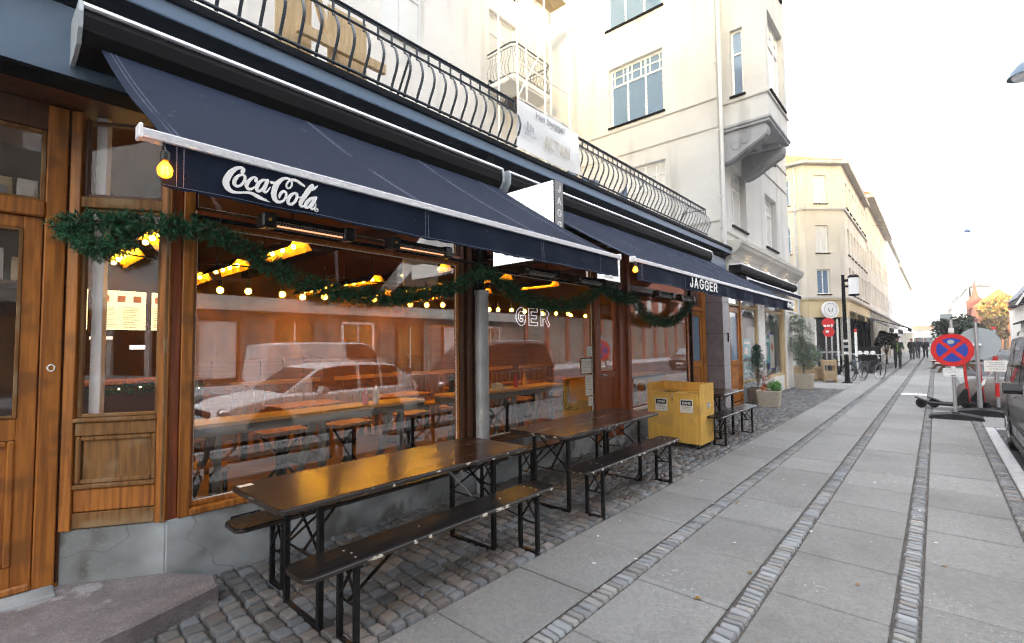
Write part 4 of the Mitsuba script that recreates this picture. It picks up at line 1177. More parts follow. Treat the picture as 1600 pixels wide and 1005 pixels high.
# ------------------------------------------------------------------ baskets and plants by the next shop
def basket(cx, cy, w, d, h, rz, label, m='wicker', handle=True):
    t = thing('wicker_basket', label, 'basket')
    rows, cols = int(h / .032), 36
    for r in range(rows):
        z = .004 + (h - .02) * r / rows
        pts = []
        per = cols * 2
        tp = .88 + .12 * r / rows
        for k in range(per + 2):
            a = k / per
            q = round_rect(-w / 2 * tp, w / 2 * tp, -d / 2 * tp, d / 2 * tp, .04).exterior.interpolate(a % 1.0, True)
            nx, ny = q.x / (w / 2), q.y / (d / 2)
            s = 1 + (.022 if (k // 2 + r) % 2 else -.012)
            pts.append((q.x * s, q.y * s, z + h / rows / 2 + .004 * ((k // 2 + r) % 2)))
        part(t, 'weave_row', place(tube(pts, h / rows * .56, 5, False), (cx, cy, 0), rz), m, True)
    q = round_rect(-w / 2, w / 2, -d / 2, d / 2, .04).exterior
    pts = [(*q.interpolate(k / 40, True).coords[0], h - .008) for k in range(42)]
    part(t, 'rim', place(tube(pts, .017, 7, False), (cx, cy, 0), rz), m, True)
    part(t, 'soil', place(chamfer_prism(round_rect(-w / 2 * .95, w / 2 * .95, -d / 2 * .95, d / 2 * .95, .04), h - .09, h - .05, .004).mesh(), (cx, cy, 0), rz), 'soil')
    if handle:
        for s in (-1, 1):
            a = np.linspace(0, math.pi, 9)
            part(t, 'handle', place(tube(np.stack([np.full(9, s * w / 2), .075 * np.cos(a), h - .02 + .08 * np.sin(a)], 1), .011, 6), (cx, cy, 0), rz), m, True)
    return t


basket(13.15, 3.16, .38, .50, .40, .12, 'pale square wicker basket in front, beside the end of the far bench')
basket(13.72, 3.55, .40, .46, .40, .05, 'darker wicker basket behind the pale one, under the small fir tree', 'wicker_brown', False)
basket(18.85, 3.42, .44, .52, .50, .0, 'tall pale wicker basket at the corner of the cream building')


def cone_tree(base, h, r, n, seed, tone):
    rr = np.random.default_rng(seed)
    ms, cs, off = [], [], 0
    V, F = [], []
    for k in range(n):
        u = rr.random() ** .7
        a = rr.uniform(0, 6.28); z = .06 + .9 * u
        L = r * (1 - u) * rr.uniform(.75, 1.1) + .05
        P = [(0, 0, z * h), (L * .6 * math.cos(a), L * .6 * math.sin(a), z * h + .02), (L * math.cos(a), L * math.sin(a), z * h - .03)]
        m, c = fir(P, .055, 9, int(rr.integers(1e9)), tone, (.045, .07), .1, 9)
        V.append(m[0]); F.append(m[1] + off); off += len(m[0]); cs.append(c)
    return (np.vstack(V) + np.asarray(base), np.vstack(F)), np.vstack(cs)


t = thing('small_fir_tree', 'small potted fir tree rising from the dark wicker basket', 'tree')
m_, c_ = cone_tree((13.72, 3.55, .36), 1.2, .46, 230, 4, (.030, .075, .055))
part(t, 'crown', m_, 'fir_needle', color=c_)
part(t, 'trunk', MB().cyl((13.72, 3.55, .33), (13.72, 3.55, 1.4), .018, 8, .006), 'bark')


def leaf_ball(center, rad, n, size, seed, tone, squash=(1, 1, 1), lens=2.2):
    """Small pointed leaves spread through a volume, each a folded diamond."""
    rr = np.random.default_rng(seed)
    d = rr.normal(size=(n, 3)); d /= np.linalg.norm(d, axis=1, keepdims=True)
    rad_ = rr.random(n) ** .42
    c = np.asarray(center) + d * rad_[:, None] * rad * np.asarray(squash)
    a = d + rr.normal(size=(n, 3)) * .7; a /= np.linalg.norm(a, axis=1, keepdims=True)
    b = np.cross(a, rr.normal(size=(n, 3))); b /= np.linalg.norm(b, axis=1, keepdims=True)
    s = size * rr.uniform(.6, 1.35, (n, 1))
    v = np.stack([c - a * s * lens / 2, c + b * s * .5, c + a * s * lens / 2, c - b * s * .5], 1).reshape(-1, 3)
    i = np.arange(n) * 4
    f = np.vstack([np.stack([i, i + 1, i + 2], 1), np.stack([i, i + 2, i + 3], 1)])
    k = rr.uniform(.55, 1.5, (n, 1)) * (.75 + .5 * meshkit.fbm(c / max(rad, .1) * 1.6, 2, seed)[:, None])
    col = np.repeat(np.array(tone) * k * (1 + .18 * rr.normal(size=(n, 3))), 4, 0)
    return (v, f), np.clip(col, .003, 1)


m_, c_ = leaf_ball((13.12, 3.02, .50), .17, 900, .018, 6, (.07, .21, .035), (1, 1, 1.0), 3.2)
t = thing('heather_plant', 'bright green bushy plant in the pale front basket', 'plant')
part(t, 'leaves', m_, 'leaf', color=c_)
part(t, 'stem', MB().cyl((13.12, 3.02, .33), (13.12, 3.02, .5), .012, 6), 'bark')
t = thing('berry_twigs', 'bare winter twigs with red berries behind the green plant', 'plant')
rr_ = random.Random(8)
tw = []
for k in range(12):
    a, l = rr_.uniform(0, 6.28), rr_.uniform(.25, .5)
    e = (13.35 + .18 * math.cos(a), 3.30 + .18 * math.sin(a), .38 + l)
    part(t, 'twig', MB().tube([(13.35, 3.30, .34), ((13.35 + e[0]) / 2, (3.30 + e[1]) / 2 + .02, .38 + l * .55), e], .004, 5), 'bark')
    for q in range(3):
        part(t, 'berry', MB().ball((e[0] + rr_.uniform(-.03, .03), e[1] + rr_.uniform(-.03, .03), e[2] - .05 * q), .011, 6), 'red_plastic', True)
t = thing('terracotta_pot', 'small orange terracotta pot in the pale front basket', 'pot')
part(t, 'pot', MB().lathe([(.0, 0), (.06, 0), (.085, .14), (.092, .14), (.092, .165), (.08, .165), (.075, .12), (0, .12)], (13.16, 3.26, .33), 18), 'terracotta', 40)
m_, c_ = leaf_ball((13.16, 3.26, .52), .06, 90, .02, 12, (.30, .10, .03))
part(t, 'dry_leaves', m_, 'leaf', color=c_)
t = thing('olive_tree', 'slender grey green olive tree in the basket at the building corner', 'tree')
V, F, C, off = [], [], [], 0
for k, (dx, dy, dz, r_) in enumerate(((0, 0, 1.9, .42), (.25, .1, 1.5, .36), (-.22, .12, 1.45, .36), (.05, -.25, 1.2, .33), (.15, .2, 2.25, .30), (-.1, -.1, .95, .3))):
    m_, c_ = leaf_ball((18.85 + dx, 3.42 + dy, dz), r_, 520, .028, 40 + k, (.12, .15, .115), (1, 1, 1.1), 3.4)
    V.append(m_[0]); F.append(m_[1] + off); off += len(m_[0]); C.append(c_)
part(t, 'crown', (np.vstack(V), np.vstack(F)), 'leaf', color=np.vstack(C))
part(t, 'trunk', MB().tube([(18.85, 3.42, .42), (18.87, 3.44, 1.0), (18.84, 3.41, 1.9)], [.028, .022, .010], 8), 'bark')
for k, e in enumerate(((.25, .1, 1.5), (-.22, .12, 1.45), (.15, .2, 2.2))):
    part(t, 'branch', MB().tube([(18.86, 3.43, .9 + .1 * k), (18.85 + e[0] * .6, 3.42 + e[1] * .6, e[2] - .25), (18.85 + e[0], 3.42 + e[1], e[2])], [.014, .010, .005], 6), 'bark')
# ------------------------------------------------------------------ the cream corner house beyond the restaurant
def wall_with_holes(fr, u0, u1, z0, z1, holes, th=.3):
    """A wall slab in the frame fr (front face at n = 0) with rectangular openings."""
    p = sbox(u0, z0, u1, z1)
    for h in holes:
        p = p.difference(sbox(h[0], h[2], h[1], h[3]))
    return MB().prism(p, fr.o, fr.eu, (0, 0, 1), -fr.en, th)


def house_window(par, fr, u0, u1, z0, z1, cols=2, top=.30, rec=.11, fw=.06, pane='pane_dark', frame='frame_white', sill=True, small=0, sill_mat='charcoal_paint'):
    """A casement in its reveal: frame, mullions, transom, panes and a sill."""
    m = fr.frame(u0 + .004, u1 - .004, z0 + .004, z1 - .004, fw, -rec - .05, -rec, .0)
    zt = z1 - (z1 - z0) * top
    bw = fw * .8
    for k in range(1, cols):
        uc = u0 + (u1 - u0) * k / cols
        fr.box(m, uc - bw / 2, uc + bw / 2, -rec - .045, -rec + .004, z0 + fw, z1 - fw)
    if top:
        fr.box(m, u0 + fw, u1 - fw, -rec - .046, -rec + .007, zt - bw / 2, zt + bw / 2)
        for k in range(small):
            uc = u0 + (u1 - u0) * (k + .5) / small
            fr.box(m, uc - .013, uc + .013, -rec - .04, -rec + .0, zt, z1 - fw)
        if small:
            fr.box(m, u0 + fw, u1 - fw, -rec - .039, -rec - .001, (zt + z1) / 2 - .013, (zt + z1) / 2 + .013)
    w = part(par, 'window', m, frame)
    part(w, 'pane', fr.pane(u0 + .02, u1 - .02, -rec - .025, z0 + .02, z1 - .02), pane)
    if sill:
        part(w, 'sill', fr.B(u0 - .04, u1 + .04, -rec, .05, z0 - .05, z0 - .001, .0), sill_mat)
    return w


ch = thing('cream_corner_house', 'tall cream plastered house with a projecting bay, just beyond the restaurant', 'building')
FS = Fr((12.1, 0), (0, 1), (-1, 0))          # side wall over the terrace
FF = Fr((0, 3.86), (1, 0), (0, -1))
sw = [(5.2, 6.84, 7.86, 9.60), (5.17, 6.88, 10.78, 12.6), (5.2, 6.4, 4.2, 6.53), (5.2, 6.84, 13.8, 15.5)]
part(ch, 'side_wall', wall_with_holes(FS, 3.86, 14.0, 3.55, 18.0, sw), 'cream_plaster')
fw_ = [(13.1, 14.4, 4.68, 6.30), (16.45, 17.88, 4.62, 6.32), (16.45, 17.88, 7.6, 9.5), (16.45, 17.88, 10.6, 12.4)]
part(ch, 'front_wall', wall_with_holes(FF, 12.101, 19.6, 4.12, 18.0, fw_), 'cream_plaster')
part(ch, 'end_wall', MB().box(19.3, 19.6, 4.162, 14, -.1, 18.0), 'cream_plaster')
part(ch, 'dark_core', MB().box(12.9, 19.2, 4.6, 13.5, 3.6, 17.9), 'interior_dark')
part(ch, 'roof', MB().prism(Polygon([(3.5, 18.0), (14.2, 18.0), (11, 20.6), (6.8, 20.6)]), (11.9, 0, 0), (0, 1, 0), (0, 0, 1), (1, 0, 0), 7.9), 'roof_slate')
house_window(ch, FS, *sw[0], cols=3, small=6)
house_window(ch, FS, *sw[1], cols=3, small=6)
house_window(ch, FS, *sw[2], cols=2, small=2, pane='pane_curtain')
house_window(ch, FS, *sw[3], cols=3, small=6)
for h in fw_:
    house_window(ch, FF, *h, cols=2, small=4, pane='pane_curtain', rec=.16)
for z, h, d in ((6.95, .03, .03), (7.68, .03, .035), (13.0, .03, .03)):
    part(ch, 'string_course', FS.B(3.862 if z > 7 else 3.862, 14.0, .002, d, z, z + h, .0), 'shaded_stone')
    part(ch, 'string_course', FF.B(12.10 - d, 12.34, .001, d, z + .001, z + h, .0), 'shaded_stone')
    part(ch, 'string_course', FF.B(14.42, 19.62, .001, d, z + .001, z + h, .0), 'shaded_stone')
part(ch, 'string_course', FS.B(3.862, 14.0, .002, .04, 4.60, 4.64, .0), 'shaded_stone')
part(ch, 'string_course', FF.B(12.06, 19.62, .001, .04, 4.40, 4.44, .0), 'shaded_stone')
part(ch, 'loggia_pilaster', FF.B(12.101, 12.34, -.02, .03, 4.13, 17.9, .0), 'cream_plaster')
# projecting bay
FOL = Fr((12.36, 0), (0, 1), (-1, 0)); FOF = Fr((0, 2.76), (1, 0), (0, -1))
ow = [(3.27, 3.56, 7.72, 9.40), (3.27, 3.56, 10.7, 12.4)]
od = [(12.62, 14.14, 7.72, 9.75), (12.62, 14.14, 10.75, 12.7)]
ob = part(ch, 'bay', wall_with_holes(FOL, 2.762, 3.858, 7.0, 18.0, ow, .2), 'cream_plaster', label='square bay standing out over the pavement on two scrolled brackets')
part(ob, 'bay_front', wall_with_holes(FOF, 12.361, 14.40, 7.0, 18.0, od, .2), 'cream_plaster')
part(ob, 'bay_side', MB().box(14.2, 14.40, 2.962, 3.86, 7.0, 18.0), 'cream_plaster')
part(ob, 'bay_floor', MB().box(12.562, 14.198, 2.962, 3.86, 7.0, 7.12), 'interior_dark')
for h in ow:
    house_window(ch, FOL, *h, cols=1, top=.36, rec=.09, fw=.05)
for h in od:
    house_window(ch, FOF, *h, cols=3, small=6, rec=.12, pane='pane_curtain')
part(ob, 'moulding', MB().box(12.32, 14.44, 2.72, 3.858, 7.56, 7.60), 'shaded_stone')
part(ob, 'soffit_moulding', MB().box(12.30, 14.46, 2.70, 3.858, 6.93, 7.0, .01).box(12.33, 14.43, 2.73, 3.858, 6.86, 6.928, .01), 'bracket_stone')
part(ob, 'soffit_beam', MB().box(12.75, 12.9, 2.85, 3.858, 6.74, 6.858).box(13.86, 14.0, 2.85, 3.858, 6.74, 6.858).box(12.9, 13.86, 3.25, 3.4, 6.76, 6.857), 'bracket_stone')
cv = [(3.86, 6.856), (2.84, 6.856), (2.80, 6.80), (2.80, 6.70)] + [(2.80 + .10 * math.sin(a), 6.62 - .07 * (1 - math.cos(a))) for a in (.3, .9, 1.5)] + [(3.0, 6.50), (3.22, 6.38), (3.45, 6.24), (3.62, 6.16), (3.78, 6.12), (3.86, 6.10)]
for bxx in (12.40, 14.08):
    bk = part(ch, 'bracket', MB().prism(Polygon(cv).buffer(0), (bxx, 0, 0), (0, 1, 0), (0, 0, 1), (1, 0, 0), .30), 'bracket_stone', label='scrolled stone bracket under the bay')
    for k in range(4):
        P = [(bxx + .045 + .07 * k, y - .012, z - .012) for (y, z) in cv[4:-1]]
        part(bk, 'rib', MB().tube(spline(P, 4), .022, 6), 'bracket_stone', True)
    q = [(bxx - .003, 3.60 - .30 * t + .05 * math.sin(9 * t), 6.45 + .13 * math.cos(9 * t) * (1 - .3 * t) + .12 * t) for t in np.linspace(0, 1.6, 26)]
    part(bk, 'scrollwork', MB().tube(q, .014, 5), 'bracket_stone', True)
# white rain pipe on the corner
wp = thing('white_rain_pipe', 'slim white rain pipe down the corner of the cream house', 'pipe')
part(wp, 'pipe', MB().tube([(12.02, 3.72, 3.95), (12.02, 3.72, 17.5)], .045, 12), 'white_pipe', True)
for z in (5.2, 6.85, 8.6, 10.3):
    part(wp, 'bracket', MB().lathe([(.047, -.02), (.056, -.02), (.056, .02), (.047, .02)], (12.02, 3.72, z), 12).box(12.01, 12.03, 3.74, 3.90, z - .01, z + .01), 'white_pipe')
# moulded stone cornice over the neighbour's shop and its spotlights
cprof = [(3.9, 3.56), (3.70, 3.56), (3.68, 3.62), (3.62, 3.66), (3.60, 3.74), (3.56, 3.78), (3.50, 3.82), (3.42, 3.90), (3.40, 3.98), (3.38, 4.0), (3.38, 4.07), (3.9, 4.115)]
cc = part(ch, 'cornice', sweep_x(cprof, 12.10, 19.4), 'shaded_stone')
part(ch, 'shop_fascia', MB().box(12.10, 19.3, 3.72, 4.1, 3.12, 3.558), 'beige_plaster')
for x in (13.3, 15.2, 17.4):
    k = thing('wall_spotlight', f'small lit spotlight under the stone cornice, {"nearest to" if x < 14 else "farthest from" if x > 17 else "in the middle, away from"} the restaurant', 'lamp')
    part(k, 'body', MB().cyl((x, 3.60, 3.52), (x, 3.55, 3.60), .035, 12), 'white_plastic', 40)
    part(k, 'lens', glow(MB().cyl((x, 3.5475, 3.604), (x, 3.546, 3.607), .03, 12).mesh(), (1.1, .8, .45)), 'white_plastic')
    part(k, 'arm', MB().bar((x, 3.60, 3.53), (x, 3.72, 3.50), .012, .012), 'white_plastic')
# ground floor: granite pillar, door, windows
gp_ = part(ch, 'granite_pillar', MB().box(10.972, 11.378, 3.512, 4.05, -.1, 3.17), 'joint_sand', label='lilac grey polished granite pillar')
zz = [-.1, .42, 1.10, 1.80, 2.50, 3.168]
for a, b in zip(zz[:-1], zz[1:]):
    part(gp_, 'granite_slab', MB().box(10.958, 10.9735, 3.50, 4.05, a + .004, b - .004, .003), 'pillar_granite')
    part(gp_, 'granite_slab', MB().box(10.976, 11.39, 3.498, 3.5135, a + .004, b - .004, .003), 'kerb_granite')  # street face paler than the side: light on the face put into the stone
part(gp_, 'door_entry_panel', MB().box(11.22, 11.31, 3.488, 3.497, 1.62, 1.82, .003), 'charcoal_paint')
part(ch, 'ground_wall', MB().box(11.38, 12.50, 3.90, 4.15, -.1, 3.18), 'shaded_stone')
dd = part(ch, 'shop_door', F0.frame(12.56, 13.46, .10, 2.52, .13, -.08, -.02, .004, .24, .14), 'oiled_wood', label='varnished wooden shop door of the cream house')
part(dd, 'pane', F0.pane(12.68, 13.34, -.05, 1.15, 2.39), 'pane_dark')
part(dd, 'panel', F0.B(12.68, 13.34, -.07, -.035, .33, 1.02, .01), 'oiled_wood')
part(dd, 'rail', F0.B(12.69, 13.33, -.079, -.021, 1.02, 1.15, .004), 'oiled_wood')
part(dd, 'handle', MB().bar((13.38, 3.86, 1.08), (13.38, 3.80, 1.08), .02, .02).bar((13.39, 3.80, 1.08), (13.28, 3.80, 1.08), .018, .02), 'satin_alu')
part(ch, 'door_frame', F0.frame(12.50, 13.53, .0, 3.13, .055, -.10, .01, .004), 'oiled_wood')
w_ = part(ch, 'shop_window', F0.frame(12.56, 13.47, 2.56, 3.08, .05, -.08, -.02), 'beige_plaster')
part(w_, 'pane', F0.pane(12.6, 13.43, -.05, 2.6, 3.04), 'window_glass')
for a, b in ((13.56, 15.16), (15.88, 18.16)):
    w_ = part(ch, 'shop_window', F0.frame(a, b, .50, 3.10, .07, -.09, -.01, .004), 'pale_wood')
    part(w_, 'pane', F0.pane(a + .05, b - .05, -.05, .55, 2.52), 'window_glass')
    part(w_, 'pane', F0.pane(a + .05, b - .05, -.05, 2.60, 3.06), 'window_glass')
    part(w_, 'transom', F0.B(a + .07, b - .07, -.085, -.012, 2.525, 2.60, .004), 'pale_wood')
    part(ch, 'stall_riser', F0.B(a, b, -.12, .0, -.1, .498, .006), 'frame_white' if a > 15 else 'grey_enamel')
part(ch, 'pier', F0.B(15.17, 15.87, -.15, .012, -.1, 3.13, .006), 'frame_white')
part(ch, 'pier', F0.B(18.17, 18.32, -.15, .02, -.1, 3.13, .006), 'pale_wood')
part(ch, 'pier', F0.B(18.33, 19.30, -.28, .05, -.1, 3.118, .01), 'frame_white')
part(ch, 'shop_back_wall', MB().box(12.4, 19.2, 6.4, 6.5, .0, 3.4), 'pale_teal')
part(ch, 'shop_floor', MB().box(12.0, 19.29, 4.0, 6.4, .0, .08), 'kerb_granite')
part(ch, 'shop_ceiling', MB().box(12.0, 19.29, 4.11, 6.4, 3.3, 3.38), 'frame_white')
for x in (15.55, 18.55):
    k = thing('wall_floodlight', f'white swivelling floodlight pair on the {"middle pier" if x < 17 else "corner pier"} of the cream house', 'lamp')
    part(k, 'arm', MB().bar((x, 3.845, 2.62), (x, 3.70, 2.60), .03, .03, .004), 'white_plastic')
    for s in (-1, 1):
        part(k, 'head', MB().bar((x + .02 * s, 3.70, 2.60), (x + .20 * s, 3.58, 2.57), .12, .09, .012), 'white_plastic')
for (x0, x1, z0, z1, mt, lb) in ((14.0, 14.7, 1.15, 1.70, 'teal_poster', 'upper teal poster in the first shop window of the cream house'), (14.0, 14.7, .66, 1.08, 'pale_teal', 'pale lower poster in the first shop window of the cream house'), (15.95, 16.75, .95, 1.75, 'teal_poster', 'blue green poster in the second shop window, behind the fir tree')):
    k = thing('shop_poster', lb, 'poster')
    part(k, 'sheet', F0.B(x0, x1, -.10, -.095, z0, z1, .0), mt)
    part(k, 'picture', F0.B(x0 + .07, x1 - .3, -.0945, -.0935, z0 + .12, z1 - .25, .0), 'frame_white')
    part(k, 'headline', F0.B(x0 + .07, x1 - .07, -.0945, -.0935, z1 - .14, z1 - .07, .0), 'frame_white')
k = thing('shop_screen', 'tall framed advertising panel behind the second shop window', 'sign')
part(k, 'case', F0.B(17.0, 17.62, -.22, -.16, .7, 1.9, .006), 'blue_enamel')
part(k, 'sheet', F0.B(17.04, 17.58, -.158, -.152, .76, 1.84, .0), 'poster_paper')
part(k, 'picture', MB().add(*F0.tf(MB().ball((17.3, -.150, 1.45), .12, 14, (1, .03, 1.1)).mesh())), 'terracotta')

# ------------------------------------------------------------------ courtyard behind the terrace
ct = thing('courtyard_house', 'sunlit pale house behind the roof terrace with rounded balconies', 'building')
FC = Fr((0, 9.6), (1, 0), (0, -1))
hol = [(6.2, 7.5, 9.2, 11.0), (9.95, 11.2, 9.45, 11.7), (9.95, 11.2, 5.2, 7.4), (6.2, 7.5, 5.4, 7.3), (3.2, 4.6, 5.4, 7.3), (3.2, 4.6, 9.2, 11.0), (6.2, 7.5, 12.8, 14.6), (9.95, 11.2, 12.6, 14.8)]
part(ct, 'wall', wall_with_holes(FC, -8, 12.08, 3.6, 18, hol), 'white_plaster')
part(ct, 'dark_core', MB().box(-7.8, 12.0, 10.3, 13, 3.6, 17.8), 'interior_dark')
part(ct, 'roof', MB().box(-8.2, 12.05, 9.4, 14, 18.0, 18.3), 'roof_slate')
for h in hol:
    house_window(ct, FC, *h, cols=2, top=.28, pane='pane_curtain')
for z in (9.22,):
    b_ = part(ct, 'balcony', MB().box(9.80, 11.60, 8.52, 9.598, z - .15, z, .02), 'white_plaster', label='balcony with a rounded iron railing')
    rl = MB()
    loop = [(9.84, 9.58), (9.84, 8.75), (9.90, 8.60), (10.05, 8.55), (11.36, 8.55), (11.5, 8.60), (11.56, 8.75), (11.56, 9.58)]
    P = spline([(x, y, z + .95) for x, y in loop], 4)
    part(b_, 'railing', MB().tube(P, .022, 6), 'railing_paint', True)
    part(b_, 'lower_rail', MB().tube(P - [0, 0, .90], .014, 6), 'railing_paint', True)
    part(b_, 'upper_rail', MB().tube(P - [0, 0, .12], .012, 6), 'railing_paint', True)
    ln = LineString(P[:, :2])
    for k in range(32):
        q = ln.interpolate((k + .5) / 32, True); q2 = ln.interpolate(min(1, (k + .6) / 32), True)
        tx_, ty_ = q2.x - q.x, q2.y - q.y; l_ = math.hypot(tx_, ty_) + 1e-9
        nx, ny = -ty_ / l_, tx_ / l_
        if (q.x - 10.7) * nx + (q.y - 9.2) * ny < 0:
            nx, ny = -nx, -ny
        zz_ = np.linspace(0, 1, 7)
        o = .09 * np.sin(zz_ * np.pi * 1.6 + .0) * (1 - zz_ * .4)
        part(b_, 'baluster', MB().tube(np.stack([q.x + nx * o, q.y + ny * o, z + .05 + .78 * zz_], 1), .009, 4), 'railing_paint')
sc = thing('scaffolding', 'white painted scaffolding tower against the courtyard house', 'scaffolding')
for x in (9.0, 10.15, 11.3):
    for y in (7.7, 8.35):
        part(sc, 'pole', MB().cyl((x, y, 3.9), (x, y, 12.5), .024, 8), 'white_paint')
for z in (5.9, 7.9, 11.6):
    for y in (7.7, 8.35):
        part(sc, 'ledger', MB().cyl((9.0, y, z), (11.3, y, z), .020, 6), 'white_paint')
        part(sc, 'guard_rail', MB().cyl((9.0, y, z + .95), (11.3, y, z + .95), .020, 6), 'white_paint')
    for k in range(3):
        part(sc, 'platform_board', MB().box(9.0, 11.3, 7.73 + .2 * k, 7.92 + .2 * k, z + .02, z + .06), 'bark' if z < 11 else 'pale_wood')
for z in (5.9, 7.9):
    part(sc, 'diagonal', MB().cyl((9.0, 7.7, z), (10.15, 7.7, z + 1.9), .016, 6), 'white_paint')

# things left on the terrace
for k, (x0, y0, x1, y1, z1, lb) in enumerate(((1.70, 4.35, 2.03, 4.25, 5.1, 'tall plywood sheet standing behind the left end of the railing'), (2.20, 4.36, 2.62, 4.26, 4.95, 'second plywood sheet behind the railing, right of the tall one'))):
    single('plywood_sheet', lb, 'board', MB().bar((x0, (y0 + y1) / 2, (3.9 + z1) / 2), (x1, (y0 + y1) / 2, (3.9 + z1) / 2), .018, z1 - 3.9), 'pale_wood')
single('timber_beam', 'pale timber beam lying across the plywood behind the railing', 'timber', MB().bar((1.85, 4.20, 4.50), (2.75, 4.16, 4.46), .05, .10, .004), 'pale_wood')
single('timber_prop', 'slanting timber prop between the two plywood sheets', 'timber', MB().bar((2.02, 4.22, 4.95), (2.35, 4.26, 4.10), .07, .05, .004), 'pale_wood')
for k, (x, y, a) in enumerate(((7.0, 4.5, .3), (7.7, 4.7, -.5), (9.0, 4.6, .9))):
    t = thing('terrace_chair', f'dark metal chair on the terrace, {("first", "second", "third")[k]} from the banner', 'chair')
    for (dx, dy) in ((-.2, -.2), (.2, -.2), (-.2, .2), (.2, .2)):
        part(t, 'leg', place(MB().cyl((dx, dy, 0), (dx * .95, dy * .95, .45), .012, 6).mesh(), (x, y, 3.9), a), 'railing_paint')
    part(t, 'seat', place(cbox(-.21, .21, -.21, .21, .45, .475, .008), (x, y, 3.9), a), 'slate_blue_paint')
    part(t, 'backrest', place(MB().box(-.20, .20, .19, .215, .60, .88, .008).box(-.20, -.18, .19, .21, .47, .60).box(.18, .20, .19, .21, .47, .60).mesh(), (x, y, 3.9), a), 'slate_blue_paint')

# ------------------------------------------------------------------ corner house across the side street
kh = thing('chamfered_corner_house', 'pale plastered house with a cut corner and an ochre ground floor band', 'building')
PA, PB = np.array([29.03, 4.96]), np.array([30.60, 3.40])
e_ = (PB - PA) / np.linalg.norm(PB - PA); LC = float(np.linalg.norm(PB - PA))
FCH = Fr(PA, e_, (-.7071, -.7071))
FKS = Fr((29.03, 0), (0, 1), (-1, 0))
FKF = Fr((0, 3.40), (1, 0), (0, -1))
hc = [(.58, 1.30, 4.10, 5.42), (.58, 1.30, 6.30, 7.78), (.58, 1.30, 8.95, 10.5)]
part(kh, 'corner_wall', wall_with_holes(FCH, 0, LC, 3.92, 11.2, hc, .28), 'beige_plaster')
hk = [(a, a + .8, z, z + 1.45) for a in (31.6, 33.1, 34.6, 36.1, 37.6, 39.1, 40.4) for z in (4.2, 6.35, 8.95)]
part(kh, 'street_wall', wall_with_holes(FKF, 30.6, 41.6, 3.92, 11.2, hk, .28), 'beige_plaster')
hs = [(5.6, 6.5, z, z + 1.45) for z in (4.1, 6.3, 8.95)] + [(8, 8.9, z, z + 1.45) for z in (4.1, 6.3, 8.95)]
part(kh, 'side_wall', wall_with_holes(FKS, 4.96, 12, 3.92, 11.2, hs, .28), 'beige_plaster')
part(kh, 'dark_core', MB().prism(Polygon([(29.6, 12), (29.6, 5.5), (31.0, 4.1), (41, 4.1), (41, 12)]), (0, 0, .0), (1, 0, 0), (0, 1, 0), (0, 0, 1), 11.0), 'interior_dark')
for k, h in enumerate(hc):
    house_window(kh, FCH, *h, cols=2, top=0, pane='pane_curtain' if k else 'pane_dark', rec=.10)
for h in hk:
    house_window(kh, FKF, *h, cols=2, top=.3, pane='pane_curtain', rec=.10)
for h in hs:
    house_window(kh, FKS, *h, cols=2, top=.3, pane='pane_dark', rec=.10)
outl = [(29.03, 12), (29.03, 4.96), (30.6, 3.40), (41.6, 3.40), (41.6, 12)]
foot = Polygon(outl)
def ring_band(d, z0, z1, m, nm):
    part(kh, nm, MB().prism(foot.buffer(d, join_style=2).difference(foot.buffer(.002, join_style=2)).intersection(sbox(20, 0, 41.6, 11.9)), (0, 0, z0), (1, 0, 0), (0, 1, 0), (0, 0, 1), z1 - z0), m)
ring_band(.10, 3.86, 3.96, 'shaded_stone', 'string_course'); ring_band(.06, 3.78, 3.858, 'ochre_plaster', 'string_course')
ring_band(.08, 8.60, 8.70, 'shaded_stone', 'string_course')
ring_band(.30, 11.05, 11.22, 'shaded_stone', 'cornice')
rf = foot.buffer(.32, join_style=2)
P = np.array(rf.exterior.coords)[:-1]; Q = np.array([(33.2, 11.5), (33.2, 7.6), (33.9, 7.0), (41.9, 7.0), (41.9, 11.5)])
def nearest_roof():
    v = np.vstack([np.c_[[(28.71, 12.3), (28.71, 4.83), (30.47, 3.08), (41.9, 3.08), (41.9, 12.3)], np.full(5, 11.225)], np.c_[Q, np.full(5, 13.6)]])
    k = np.arange(4)
    m = MB().add(v, np.stack([k, k + 1, k + 6, k + 5], 1)); m.add(v[5:], [[0, 1, 2], [0, 2, 3], [0, 3, 4]]); m.add(v[:5], [[2, 1, 0], [3, 2, 0], [4, 3, 0]])
    return m
ro = part(kh, 'roof', nearest_roof(), 'roof_tile')
part(ro, 'dormer', MB().prism(Polygon([(0, 0), (1.3, 0), (.65, 1.35)]), (30.6, 7.6, 12.0), (.0, -1, 0), (0, 0, 1), (1, 0, 0), 2.2), 'roof_slate')
part(ro, 'chimney', MB().box(36, 36.7, 7.2, 8, 13.3, 14.6), 'brick_red')
